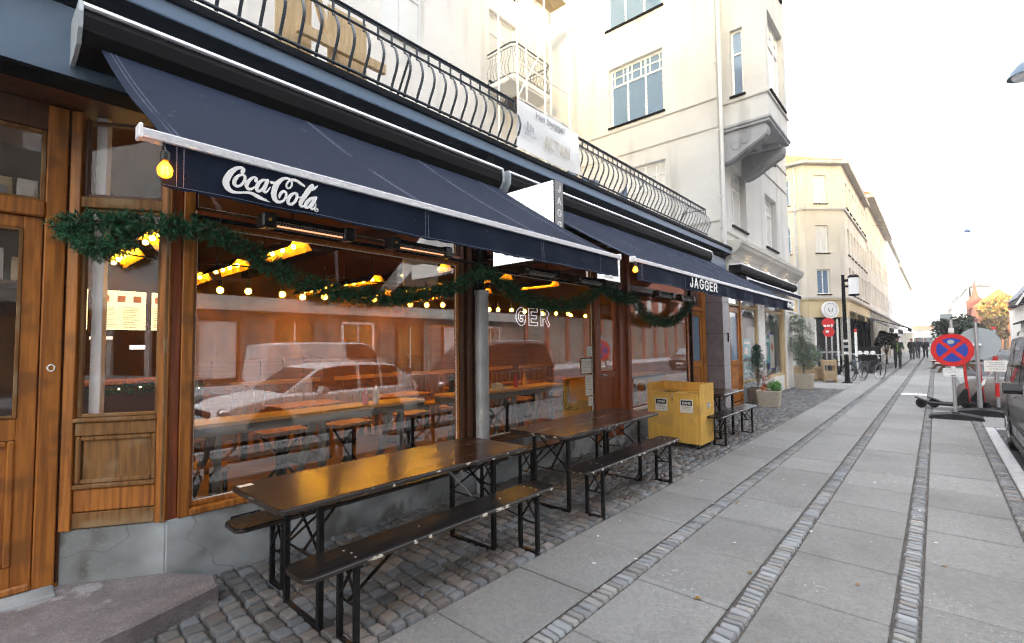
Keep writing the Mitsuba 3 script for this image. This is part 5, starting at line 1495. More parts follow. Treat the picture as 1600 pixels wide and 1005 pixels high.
# ochre ground floor with shop openings
part(kh, 'ochre_band', MB().prism(foot.difference(foot.buffer(-.30, join_style=2)), (0, 0, 2.88), (1, 0, 0), (0, 1, 0), (0, 0, 1), .895), 'ochre_plaster')
for (u0, u1) in ((0, .32), (LC - .34, LC)):
    part(kh, 'pier', FCH.B(u0, u1, -.28, .0, -.1, 2.878, .0), 'shaded_stone')
part(kh, 'pier', FKF.B(30.61, 31.2, -.28, .0, -.1, 2.878, .0), 'shaded_stone')
part(kh, 'pier', FKS.B(4.97, 6.2, -.28, .0, -.1, 2.878, .0), 'shaded_stone')
part(kh, 'pier', FKS.B(7.6, 12, -.28, .0, -.1, 2.878, .0), 'shaded_stone')
for x in (33.9, 36.8, 39.4, 41.3):
    part(kh, 'pier', FKF.B(x, x + .3, -.28, .0, -.1, 2.878, .0), 'charcoal_paint')
w_ = part(kh, 'shop_window', FCH.frame(.33, LC - .35, -.05, 2.86, .06, -.25, -.16), 'charcoal_paint')
part(w_, 'pane', FCH.pane(.36, LC - .38, -.2, 0, 2.83), 'shop_pane')
part(w_, 'mullion', FCH.B(1.05, 1.11, -.24, -.15, 0, 2.8, .0), 'charcoal_paint')
part(w_, 'transom', FCH.B(.4, LC - .42, -.238, -.152, 1.95, 2.02, .0), 'charcoal_paint')
part(w_, 'bar', FCH.B(.4, LC - .42, -.239, -.15, 1.02, 1.07, .0), 'frame_white')
for u in (.40, 1.62):
    part(kh, 'curtain_strip', FCH.B(u, u + .10, -.15, -.12, .3, 2.8, .0), 'frame_white')
for x in (31.2, 34.2, 37.1, 39.7):
    w_ = part(kh, 'shop_window', FKF.frame(x + .02, x + 2.5 if x < 39 else x + 1.55, -.05, 2.86, .08, -.22, -.12), 'charcoal_paint')
    part(w_, 'pane', FKF.pane(x + .06, x + 2.44 if x < 39 else x + 1.5, -.18, 0, 2.8), 'shop_pane')
part(kh, 'rain_pipe', MB().cyl((28.95, 5.35, .1), (28.95, 5.35, 11.0), .05, 8), 'zinc_pipe')
k = thing('round_shop_sign', 'round white sign with a dark ring hung at the cut corner', 'sign')
cs, ns = FCH.w(1.02, .25, 3.25), FCH.en
part(k, 'disc', MB().cyl(cs - ns * .04, cs + ns * .04, .45, 32), 'white_paint', 40)
rg = [cs + ns * .046 + .34 * (math.cos(a) * FCH.eu + math.sin(a) * np.array([0, 0, 1.0])) for a in np.linspace(0, 2 * math.pi, 33)]
part(k, 'ring', MB().tube(rg, .012, 5, False), 'ink_grey')
lg = MB()
for (u0, z0, u1, z1) in ((-.14, .09, -.06, -.12), (.14, .09, .06, -.12)):
    lg.bar(cs + ns * .043 + FCH.eu * u0 + [0, 0, z0], cs + ns * .043 + FCH.eu * u1 + [0, 0, z1], .02, .03)
part(k, 'mark', lg, 'ink')
part(k, 'arm', MB().bar(cs - ns * .04, cs - ns * .26, .03, .03), 'charcoal_paint')


def shop_awning(x0, x1, y0, y1, z0, z1, label, m):
    t = thing('shop_awning', label, 'awning')
    v = np.array([(x0, y0, z0), (x1, y0, z0), (x1, y1, z1), (x0, y1, z1)], float)
    part(t, 'canopy', MB().add(v, [[0, 1, 2, 3]]).add(v - [0, 0, .02], [[3, 2, 1, 0]]), m)
    part(t, 'valance', MB().box(x0, x1, y1 - .03, y1 + .005, z1 - .24, z1 - .02), m)
    part(t, 'front_bar', MB().box(x0, x1, y1 - .03, y1 + .02, z1 - .019, z1 + .03), 'frame_white')
    return t


shop_awning(31.0, 33.8, 3.38, 1.75, 3.25, 2.30, 'black awning with a pale lamp under it, first on the cut-corner house', 'charcoal_paint')
shop_awning(34.2, 38.5, 3.38, 1.55, 3.2, 2.25, 'dark green awning further along the cut-corner house', 'cloth_navy')
shop_awning(39.5, 44.5, 3.38, 1.3, 3.2, 2.45, 'wide dark awning at the far end of the cut-corner house', 'charcoal_paint')


# ------------------------------------------------------------------ further houses
def row_house(label, fr, u0, u1, z1, wallm, dep, floors, pitch, w=.9, hh=1.5, roof='roof_tile', eave=.3, zb=3.2, ground='charcoal_paint', pane='pane_curtain', step=None, rh=2.4):
    t = thing('row_house', label, 'house')
    n = max(1, int((u1 - u0) / pitch)); du = (u1 - u0) / n
    fh = (z1 - .5 - zb) / floors
    holes = [(u0 + du * (i + .5) - w / 2, u0 + du * (i + .5) + w / 2, zb + fh * k + .45, zb + fh * k + .45 + min(hh, fh - .7)) for i in range(n) for k in range(floors)]
    part(t, 'front_wall', wall_with_holes(fr, u0, u1, zb, z1, holes, .25), wallm)
    q = MB()
    fr.box(q, u0, u1, -dep, -.6, -.15, z1 - .1)
    part(t, 'body', q, wallm)
    part(t, 'cornice', fr.B(u0, u1, .002, eave, z1 - .25, z1, .0), 'shaded_stone')
    part(t, 'string_course', fr.B(u0, u1, .002, .08, zb - .1, zb + .05, .0), 'shaded_stone')
    a = fr.w(u0, eave, z1 + .002); b = fr.w(u1, eave, z1 + .002); c = fr.w(u1, -dep / 2, z1 + rh); d = fr.w(u0, -dep / 2, z1 + rh); e = fr.w(u1, -dep, z1 + .002); g_ = fr.w(u0, -dep, z1 + .002)
    part(t, 'roof', MB().add([a, b, c, d, e, g_], [[0, 1, 2, 3]]).add([a, b, c, d, e, g_], [[3, 2, 4, 5]]).add([a, d, g_, b, e, c], [[0, 1, 2], [3, 4, 5]]), roof)
    part(t, 'ground_floor', fr.B(u0, u1, -.3, -.15, -.15, zb - .002, .0), ground)
    for i in range(n + 1):
        uc = min(max(u0 + du * i, u0 + .2), u1 - .2)
        part(t, 'pier', fr.B(uc - .2, uc + .2, -.149, .0, -.15, zb - .101, .0), wallm)
    for h in holes:
        m = fr.frame(h[0] + .01, h[1] - .01, h[2] + .01, h[3] - .01, .07, -.14, -.08, .0)
        uc = (h[0] + h[1]) / 2
        fr.box(m, uc - .03, uc + .03, -.139, -.078, h[2] + .07, h[3] - .07)
        w_ = part(t, 'window', m, 'frame_white')
        part(w_, 'pane', fr.pane(h[0] + .05, h[1] - .05, -.11, h[2] + .05, h[3] - .05), pane)
    return t


FL = Fr((0, 3.40), (1, 0), (0, -1))
row_house('pale house right after the cut-corner house, with a deep eave', FL, 41.7, 61, 12.0, 'beige_plaster', 9, 3, 1.9, eave=.55, zb=3.9)
row_house('white house behind the deep-eaved one, left side of the street', FL, 61.1, 84, 12.4, 'white_plaster', 9, 3, 2.1, zb=3.8)
row_house('last pale house of the left row, before the street end', FL, 84.1, 125, 12.0, 'beige_plaster', 9, 3, 2.6, zb=3.8)
row_house('pale block that closes the far end of the street', Fr((405, 0), (0, -1), (-1, 0)), -26, 2.5, 13, 'white_plaster', 8, 4, 5, w=2.2, hh=1.8, roof='roof_slate')
row_house('low red roofed house in front of the far block', Fr((330, 0), (0, -1), (-1, 0)), -9, -.5, 7.0, 'beige_plaster', 6, 1, 3, w=1.3)
FR = Fr((400, -3.1), (-.99994, -.0108), (-.0108, .99994))
for (a, b, h, m, nf, rh_, lb) in ((0, 70, 13.0, 'white_plaster', 3, 3.5, 'white house farthest down the right side of the street'), (70.2, 120, 14.0, 'beige_plaster', 4, 3.5, 'beige house on the far right side, second from the street end'), (120.2, 160, 12.6, 'beige_plaster', 3, 3, 'pale house with a low roof on the far right side'), (160.2, 192, 15.0, 'beige_plaster', 4, 2, 'tall beige house on the far right side'), (192.2, 222, 14.0, 'white_plaster', 4, 2.5, 'white house on the right side, second before the brick church'), (222.2, 250, 13.5, 'beige_plaster', 4, .6, 'grey white house against the brick church')):
    row_house(lb, FR, a, b, h, m, 4, nf, 5.0, w=2.0, hh=1.8, rh=rh_, roof='roof_tile' if nf == 3 else 'roof_slate')
t = thing('brick_church', 'red brick church with a slender spire on the right side of the street', 'church')
part(t, 'nave', MB().box(136, 148, -13.5, -6.0, -.15, 8.2), 'brick_red')
part(t, 'roof', MB().prism(Polygon([(-13.8, 8.2), (-5.7, 8.2), (-9.7, 11.8)]), (135.8, 0, .01), (0, 1, 0), (0, 0, 1), (1, 0, 0), 12.4), 'roof_tile')
part(t, 'tower', MB().box(144.5, 147.5, -8.0, -5.4, -.15, 10.2), 'brick_red')
part(t, 'spire', MB().lathe([(1.25, 10.2), (.55, 11.4), (.22, 13.2), (.03, 16.0)], (146, -6.8, 0), 8), 'brick_red')
part(t, 'apse', MB().lathe([(2.2, -.1), (2.2, 4.8), (2.4, 4.9), (.05, 6.6)], (136, -8.6, 0), 14), 'brick_red')
for k in range(3):
    part(t, 'window', MB().box(135.9, 136.0, -11.8 + 1.6 * k, -11.1 + 1.6 * k, 2, 5), 'pane_dark')
t = thing('direction_panel', 'large blue grey traffic panel on two posts beyond the evergreen shrubs', 'road sign')
part(t, 'panel', MB().box(60, 60.06, -1.25, -.35, 2.75, 4.05, .01), 'grey_enamel')
for y in (-1.05, -.55):
    part(t, 'post', MB().cyl((60.1, y, 0), (60.1, y, 3.9), .05, 8), 'satin_alu')
# small gabled pavilion on the right
t = thing('gabled_pavilion', 'pale pavilion with little dark roofed gables at the right edge', 'building')
part(t, 'wall', MB().box(64, 78, -12, -6.35, -.15, 4.9), 'white_plaster')
part(t, 'low_wing', MB().box(60.5, 63.98, -9, -5.9, -.15, 3.4), 'white_plaster')
part(t, 'wing_roof', MB().bar((62.2, -5.4, 3.0), (62.2, -9.2, 4.9), 4.2, .12), 'charcoal_paint')
for k in range(3):
    y = -5.9 - 1.5 * k
    part(t, 'gable', MB().prism(Polygon([(-.75, 0), (.75, 0), (0, 1.35)]), (63.5, y - .6, 4.905), (0, 1, 0), (0, 0, 1), (1, 0, 0), 9), 'charcoal_paint')
    part(t, 'bargeboard', MB().bar((63.42, y - .6 - .85, 4.75), (63.42, y - .6, 6.35), .06, .16).bar((63.42, y - .6 + .85, 4.75), (63.42, y - .6, 6.34), .06, .16), 'frame_white')
part(t, 'main_roof', MB().prism(Polygon([(-12.3, 0), (-6.0, 0), (-7.5, 2.0), (-10.5, 2.0)]), (67, 0, 5.6), (0, 1, 0), (0, 0, 1), (1, 0, 0), 9), 'roof_slate')
part(t, 'brick_band', MB().box(66.8, 77, -11.9, -6.2, 4.905, 5.595), 'brick_red')
part(t, 'post', MB().box(63.6, 63.98, -7.15, -6.85, -.1, 4.9), 'charcoal_paint')
# houses opposite, seen mirrored in the windows, and an added unseen house on this side
FO = Fr((0, -15.0), (-1, 0), (0, 1))
oh = row_house('pale house across the street with a hairdresser on its ground floor', FO, -27, 12, 20.5, 'aged_stone', 10, 4, 2.8, w=1.2, hh=1.9, zb=4.2, ground='aged_stone')
for k in range(11):
    u0 = -24.5 + 3.35 * k
    sw_ = part(oh, 'shop_window', FO.frame(u0, u0 + 1.9, .2, 2.9, .12, -.14, -.02, .0), 'dark_wood' if k % 3 else 'white_paint')
    part(sw_, 'pane', FO.pane(u0 + .1, u0 + 1.8, -.08, .3, 2.8), 'pane_curtain' if k % 4 == 1 else 'interior_wall')  # orange wall material imitates warm lit panes by colour
    part(sw_, 'mullion', FO.B(u0 + .92, u0 + .98, -.13, -.03, .3, 2.8, .0), 'frame_white')
for k in range(9):
    part(oh, 'rustic_course', FO.B(-27, 12, -.148, -.142 + .003 * (k % 2), .1 + .42 * k, .48 + .42 * k, .0), 'aged_stone')
part(oh, 'shop_cornice', FO.B(-27, 12, .002, .35, 3.25, 3.42, .0), 'shaded_stone')
part(oh, 'shop_frieze', FO.B(-27, 12, -.14, .05, 3.422, 4.09, .0), 'shaded_stone')
v, f = letters('FRISØR SALON', .42, .03, True)
part(oh, 'lettering', set_text((v, f), (16.5, -14.945, 3.55), (-1, 0, 0), (0, 0, 1)), 'ink_grey')
row_house('red brick house across the street with white windows', FO, -66, -27.2, 20.5, 'brick_red', 10, 4, 2.6, w=1.2, hh=1.9, zb=4.2, ground='aged_stone')
row_house('pale house across the street, behind the camera', FO, 12.2, 60, 20.5, 'white_plaster', 10, 4, 3, w=1.2, hh=1.9, zb=4.2)
row_house('unseen house left of the restaurant, added for its effect on the light', F0, -22, -2.7, 15, 'beige_plaster', 10, 4, 2.6, w=1.1, hh=1.7, zb=3.8)  # stands out of view, added to shape the ambient light
struct('far_pavement', MB().box(-60, 140, -15.2, -11.0, -.15, .0), 'kerb_granite', label='pavement across the street')
# ------------------------------------------------------------------ inside the restaurant
LAMP = (6.2, 2.85, .14)
rowname = {1.3: 'first', 2.6: 'second', 4.9: 'third', 6.35: 'fourth', 7.8: 'fifth'}
for x in (1.3, 2.6, 4.9, 6.35, 7.8):
    for y, nm in ((6.4, 'nearest to the window'), (8.3, 'in the middle'), (10.1, 'nearest to the back wall')):
        t = thing('trough_lamp', f'brass lined trough lamp, {nm}, {rowname[x]} row from the entrance', 'lamp', 'trough lamps under the ceiling')
        z = 2.80
        q = Polygon([(-.16, 0), (-.075, .12), (.075, .12), (.16, 0), (.152, 0), (.070, .112), (-.070, .112), (-.152, 0)])
        part(t, 'tray', MB().prism(q, (x, y - .68, z), (1, 0, 0), (0, 0, 1), (0, 1, 0), 1.36), 'black_paint')
        q2 = Polygon([(-.150, 0), (-.069, .110), (.069, .110), (.150, 0), (.146, 0), (.066, .106), (-.066, .106), (-.146, 0)])
        part(t, 'brass_lining', MB().prism(q2, (x, y - .67, z + .001), (1, 0, 0), (0, 0, 1), (0, 1, 0), 1.34), 'lamp_tray')
        for s in (-.45, .45):
            part(t, 'rod', MB().cyl((x, y + s, z + .12), (x, y + s, 3.3), .008, 6), 'black_paint')
        for k in range(4):
            part(t, 'bulb', glow(MB().ball((x, y - .48 + .32 * k, z + .05), .032, 8).mesh(), LAMP, 'mustard'), 'mustard')
WX = (1.67, 1.95, 2.28, 2.54, 2.80, 3.45, 4.08, 4.33, 4.63, 4.95, 5.6, 5.86, 6.22, 6.5, 7.1, 7.5, 7.85, 8.05, 8.5)
for k, x in enumerate(WX):
    c = (x, 5.5 + .04 * math.sin(k * 2.3), 2.20 + .012 * math.sin(k * 1.7))
    t = thing('pendant_bulb', f'glowing round bulb in the row above the window seats, number {k + 1} counted from the entrance', 'light bulb', 'row of bulbs above the window seats')
    part(t, 'globe', glow(MB().ball(c, .034, 12).mesh(), (3.4, 1.5, .07), 'mustard'), 'mustard')
    part(t, 'socket', MB().cyl((c[0], c[1], c[2] + .032), (c[0], c[1], c[2] + .10), .018, 8), 'black_paint')
    part(t, 'cord', MB().cyl((c[0], c[1], c[2] + .10), (c[0], 5.5, 2.46), .004, 5), 'black_paint')
single('light_cable', 'thin black cable that carries the row of bulbs', 'cable', MB().tube([(x, 5.5, 2.46 - .015 * math.sin(x * 6)) for x in np.linspace(.9, 9.2, 60)], .008, 6), 'black_paint')

for (a, b, lb) in ((1.06, 3.46, 'long wooden counter behind the first window'), (3.9, 6.22, 'long wooden counter behind the second window'), (7.42, 9.95, 'wooden counter behind the third window')):
    t = thing('window_counter', lb, 'counter')
    part(t, 'top', MB().box(a, b, 4.42, 4.80, .957, .990, .004), 'counter_wood')
    part(t, 'apron', MB().box(a, b, 4.43, 4.78, .885, .9555), 'grey_steel')
    n = 3
    for k in range(n):
        x = a + .3 + (b - a - .6) * k / (n - 1)
        part(t, 'leg', MB().bar((x, 4.47, .105), (x, 4.47, .884), .06, .05), 'grey_steel')
        part(t, 'leg', MB().bar((x - .18, 4.73, .105), (x + .04, 4.73, .884), .06, .05), 'grey_steel')


def stool(x, y, rz, label):
    t = thing('stool', label, 'stool')
    part(t, 'seat', place(chamfer_prism(round_rect(-.24, .24, -.16, .16, .06), .62, .655, .006).mesh(), (x, y, .1), rz), 'oiled_wood')
    part(t, 'column', place(MB().cyl((0, 0, .02), (0, 0, .615), .05, 10).mesh(), (x, y, .1), rz), 'charcoal_paint')
    part(t, 'base', place(MB().box(-.20, .20, -.16, .16, .0, .02, .004).mesh(), (x, y, .1), rz), 'charcoal_paint')
    for s in (-1, 1):
        part(t, 'brace', place(MB().bar((s * .20, 0, .10), (-s * .19, 0, .60), .03, .02).mesh(), (x, y + .03 * s, .1), rz), 'charcoal_paint')
    return t


for k, (x, y) in enumerate(((2.15, 5.12), (2.85, 5.02), (3.75, 5.10), (5.85, 5.02), (6.05, 5.5))):
    stool(x, y, .15 * k, f'wooden stool with a black column inside, {("first", "second", "third", "fourth", "fifth")[k]} from the entrance')
t = thing('bentwood_chair', 'orange bentwood chair inside the lower left corner of the first window', 'chair')
bk = [(1.02, 4.98, .80), (1.22, 5.03, .80), (1.48, 4.98, .80), (1.60, 4.84, .80)]
part(t, 'backrest', MB().bar(bk[0], bk[1], .03, .085, .01).bar(bk[1], bk[2], .03, .085, .01).bar(bk[2], bk[3], .03, .085, .01), 'counter_wood')
part(t, 'seat', chamfer_prism(round_rect(1.05, 1.5, 4.55, 4.98, .08), .56, .60, .006), 'oiled_wood')
for (x, y) in ((1.09, 4.6), (1.46, 4.6), (1.09, 4.95), (1.46, 4.95)):
    part(t, 'leg', MB().bar((x, y, .1), (x, y, .56 if y < 4.9 else .78), .03, .03), 'charcoal_paint')
for k in range(5):
    x0 = 2.4 + 1.55 * k
    t = thing('slatted_bench', f'slatted wooden bench across the room, {("first", "second", "third", "fourth", "fifth")[k]} from the left', 'bench', 'slatted benches in the room')
    part(t, 'seat', MB().box(x0, x0 + 1.3, 7.0, 7.4, .52, .56, .006), 'counter_wood')
    for i in range(9):
        part(t, 'slat', MB().box(x0 + .03 + .145 * i, x0 + .10 + .145 * i, 7.40, 7.43, .1, 1.05, .003), 'interior_wood')
    part(t, 'rail', MB().box(x0, x0 + 1.3, 7.395, 7.435, 1.052, 1.12, .006), 'counter_wood')
    for x in (x0 + .06, x0 + 1.24):
        part(t, 'leg', MB().box(x - .03, x + .03, 7.02, 7.08, .1, .52), 'charcoal_paint')
    t = thing('pedestal_table', f'small wooden pedestal table before the slatted benches, {("first", "second", "third", "fourth", "fifth")[k]} from the left', 'table', 'pedestal tables in the room')
    part(t, 'top', MB().box(x0 + .2, x0 + 1.1, 6.2, 6.8, .80, .835, .006), 'oiled_wood')
    part(t, 'column', MB().cyl((x0 + .65, 6.5, .12), (x0 + .65, 6.5, .8), .05, 10), 'charcoal_paint')
    part(t, 'foot', MB().box(x0 + .4, x0 + .9, 6.25, 6.75, .1, .125, .004), 'charcoal_paint')
for k, x in enumerate((.55, 1.08, 1.68)):
    t = thing('menu_board', f'cream menu board with food pictures above the order counter, {("left", "middle", "right")[k]} one', 'sign')
    wd = (.46, .56, .56)[k]
    part(t, 'board', MB().box(x, x + wd, 8.48, 8.50, 1.86, 2.43), 'charcoal_paint')
    part(t, 'sheet', glow(MB().box(x + .012, x + wd - .012, 8.474, 8.479, 1.872, 2.418).mesh(), (.052, .044, .026), 'menu_paper'), 'menu_paper')  # paper sheet given a faint glow of its own to read brighter
    for r in range(9):
        for c in range(2):
            part(t, 'print_line', MB().box(x + .04 + c * (wd - .06) / 2, x + .04 + c * (wd - .06) / 2 + (wd - .14) / 2 * R.uniform(.6, 1), 8.471, 8.4735, 2.18 - .034 * r, 2.188 - .034 * r), 'ink_grey')
    for c in range(3):
        part(t, 'picture', MB().box(x + .05 + c * wd / 3.2, x + .05 + c * wd / 3.2 + .09, 8.470, 8.4735, 2.26, 2.35, .004), 'menu_orange')
t = thing('order_counter', 'dark order counter under the menu boards', 'counter')
part(t, 'body', MB().box(-.6, 2.2, 7.9, 8.35, .1, 1.15, .01), 'interior_dark')
part(t, 'top', MB().box(-.64, 2.24, 7.86, 8.40, 1.152, 1.20, .006), 'oiled_wood')
part(t, 'kitchen_wall', MB().box(-1.5, 2.4, 9.4, 9.5, .1, 3.2), 'interior_dark')
part(t, 'shelf_lamp', glow(MB().box(1.02, 1.26, 8.44, 8.47, 1.74, 1.78).mesh(), (.06, .05, .035), 'frame_white'), 'frame_white')
part(t, 'display', glow(MB().box(1.45, 1.62, 8.42, 8.45, 1.60, 1.66).mesh(), (.06, .06, .06), 'frame_white'), 'frame_white')
gl2, gc2 = fir([(-.4, 7.84, 1.12), (.6, 7.84, 1.04), (1.4, 7.84, 1.10), (2.2, 7.84, 1.05)], .07, 500, 77)
t = thing('counter_garland', 'short fir garland with tiny lights along the order counter', 'garland')
part(t, 'needles', gl2, 'fir_needle', color=gc2)
for k in range(12):
    part(t, 'tiny_light', glow(MB().ball((-.3 + .22 * k, 7.79, 1.08 + .03 * math.sin(k)), .009, 6).mesh(), (1.5, 1.3, .8), 'frame_white'), 'frame_white')

# on the counters
def bottle(x, y, m, label):
    t = thing('sauce_bottle', label, 'bottle')
    part(t, 'body', MB().lathe([(0, 0), (.030, 0), (.032, .02), (.032, .115), (.020, .14), (.014, .145)], (x, y, .990), 14), m, 40)
    part(t, 'nozzle', MB().lathe([(.018, .143), (.017, .158), (.004, .20), (0, .2)], (x, y, .990), 12), m, 40)


bottle(5.20, 4.55, 'ketchup_red', 'red squeeze bottle of ketchup on the second counter')
bottle(5.42, 4.57, 'mustard', 'orange squeeze bottle beside the ketchup on the second counter')
bottle(2.78, 4.56, 'ketchup_red', 'red squeeze bottle on the first counter')
bottle(2.92, 4.58, 'foil_white', 'pale squeeze bottle beside the red one on the first counter')
t = thing('food_tray', 'paper lined tray of food on the second counter, beside the rain pipe', 'tray')
part(t, 'tray', MB().box(4.72, 5.05, 4.48, 4.72, .9915, 1.0, .003), 'foil_white')
part(t, 'paper', MB().add(*leaf_ball((4.90, 4.60, 1.02), .09, 30, .09, 5, (.7, .7, .68), (1.2, .8, .35), 1.2)[0]), 'foil_white')
for (x0, x1, z0, z1, lb, nl) in ((5.92, 6.20, 1.17, 1.385, 'framed white notice with large print on the second window', 4), (6.03, 6.235, .84, 1.135, 'tall yellowish notice below the framed one on the second window', 6), (6.10, 6.235, .68, .82, 'small grey notice at the bottom of the second window', 2), (6.08, 6.22, 1.42, 1.57, 'small pale notice above the framed one on the second window', 3)):
    t = thing('window_notice', lb, 'notice')
    part(t, 'sheet', F0.B(x0, x1, -.047, -.043, z0, z1, .0), 'poster_paper')
    if nl == 4:
        part(t, 'frame', F0.frame(x0 - .012, x1 + .012, z0 - .012, z1 + .012, .012, -.048, -.041, .0), 'ink')
    for k in range(nl):
        part(t, 'print_line', F0.B(x0 + .04, x1 - .04 - .02 * (k % 2), -.0425, -.0415, z1 - .05 - (z1 - z0 - .06) * k / nl - .006, z1 - .05 - (z1 - z0 - .06) * k / nl, .0), 'ink_grey')
t = thing('neon_sign', 'white glowing outline letters hung in the room behind the second window', 'sign')
nm = MB()
gx = 5.98
def stroke(P):
    u_ = unary_union([LineString(q).buffer(.030, join_style=2, cap_style=3) for q in P])
    for g_ in getattr(u_, 'geoms', [u_]):
        for rg_ in [g_.exterior, *g_.interiors]:
            part(t, 'tube', glow(MB().tube([(x, 5.2, z) for x, z in rg_.simplify(.003).coords], .0055, 5).mesh(), (.040, .041, .043), 'white_plastic'), 'white_plastic')


a = np.linspace(.7, 5.3, 12)
stroke([[(gx + .12 + .11 * math.cos(q), 2.08 + .12 * math.sin(q)) for q in a] + [(gx + .20, 2.07), (gx + .13, 2.07)]])
gx += .35
stroke([[(gx + .17, 2.20), (gx, 2.20), (gx, 1.96), (gx + .17, 1.96)], [(gx, 2.08), (gx + .14, 2.08)]])
gx += .33
stroke([[(gx, 1.96), (gx, 2.20), (gx + .11, 2.20), (gx + .17, 2.15), (gx + .11, 2.09), (gx, 2.09)], [(gx + .10, 2.08), (gx + .19, 1.96)]])
part(t, 'wire', MB().cyl((6.3, 5.2, 2.22), (6.3, 5.2, 3.3), .004, 5), 'black_paint')
single('wall_chart', 'blank white panel added behind the right of the first window, standing in for a reflection', 'panel', MB().box(3.55, 4.10, 4.95, 4.98, 2.36, 2.72, .004), 'poster_paper')  # added panel imitates a bright reflection in the glass

# shelves with bags behind the entrance door
t = thing('bag_shelf', 'dark shelf with two boards behind the entrance door glass', 'shelf')
for z in (2.545, 2.02):
    part(t, 'board', MB().box(-.75, .34, 4.30, 4.62, z, z + .02), 'dark_wood')
part(t, 'back', MB().box(-.75, .34, 4.63, 4.65, 1.0, 3.0), 'interior_dark')
for k, (x, z, h, m) in enumerate(((.085, 2.566, .12, 'kraft_paper'), (.20, 2.566, .125, 'foil_white'), (-.05, 2.566, .12, 'foil_white'), (.06, 2.04, .19, 'foil_white'), (.19, 2.04, .14, 'kraft_paper'), (-.09, 2.04, .17, 'kraft_paper'))):
    t = thing('coffee_bag', ('brown paper bag in the upper door window, left of the silver one', 'silver bag in the upper door window, nearest to the door post', 'pale bag in the upper door window, farthest from the door post', 'white bag behind the tall door glass', 'brown bag behind the tall door glass, nearest to the door post', 'brown bag behind the tall door glass, farthest left')[k], 'bag')
    v, f = cbox(x - .048, x + .048, 4.33, 4.40, z, z + h, .012)
    v = v.copy(); top = v[:, 2] > z + h * .6
    v[top, 1] = 4.365 + (v[top, 1] - 4.365) * .25
    part(t, 'body', (v, f), m)
    part(t, 'rolled_top', MB().cyl((x - .046, 4.365, z + h + .006), (x + .046, 4.365, z + h + .006), .012, 8), m)
    if k in (1, 3):
        part(t, 'tag', MB().box(x - .03, x + .03, 4.326, 4.3295, z + .03, z + .08), 'poster_paper')
part('coffee_bag', 'tag', MB().box(.06, .11, 4.326, 4.3295, 2.59, 2.64), 'ink_grey')
# ------------------------------------------------------------------ vehicles
def loft(sections, close=True):
    """sections: (n, m, 3) rings, joined in order and capped."""
    S = np.asarray(sections, float); n, m, _ = S.shape
    i, j = np.meshgrid(np.arange(n - 1), np.arange(m), indexing='ij')
    f = np.stack([i * m + j, i * m + (j + 1) % m, (i + 1) * m + (j + 1) % m, (i + 1) * m + j], -1).reshape(-1, 4)
    mb = MB().add(S.reshape(-1, 3), f)
    if close:
        for k, o in ((0, 1), (n - 1, -1)):
            c = S[k].mean(0); v = np.vstack([S[k], c]); q = np.arange(m)
            t = np.stack([q, (q + 1) % m, np.full(m, m)], 1)
            mb.add(v, t[:, ::-1] if o > 0 else t)
    return mb


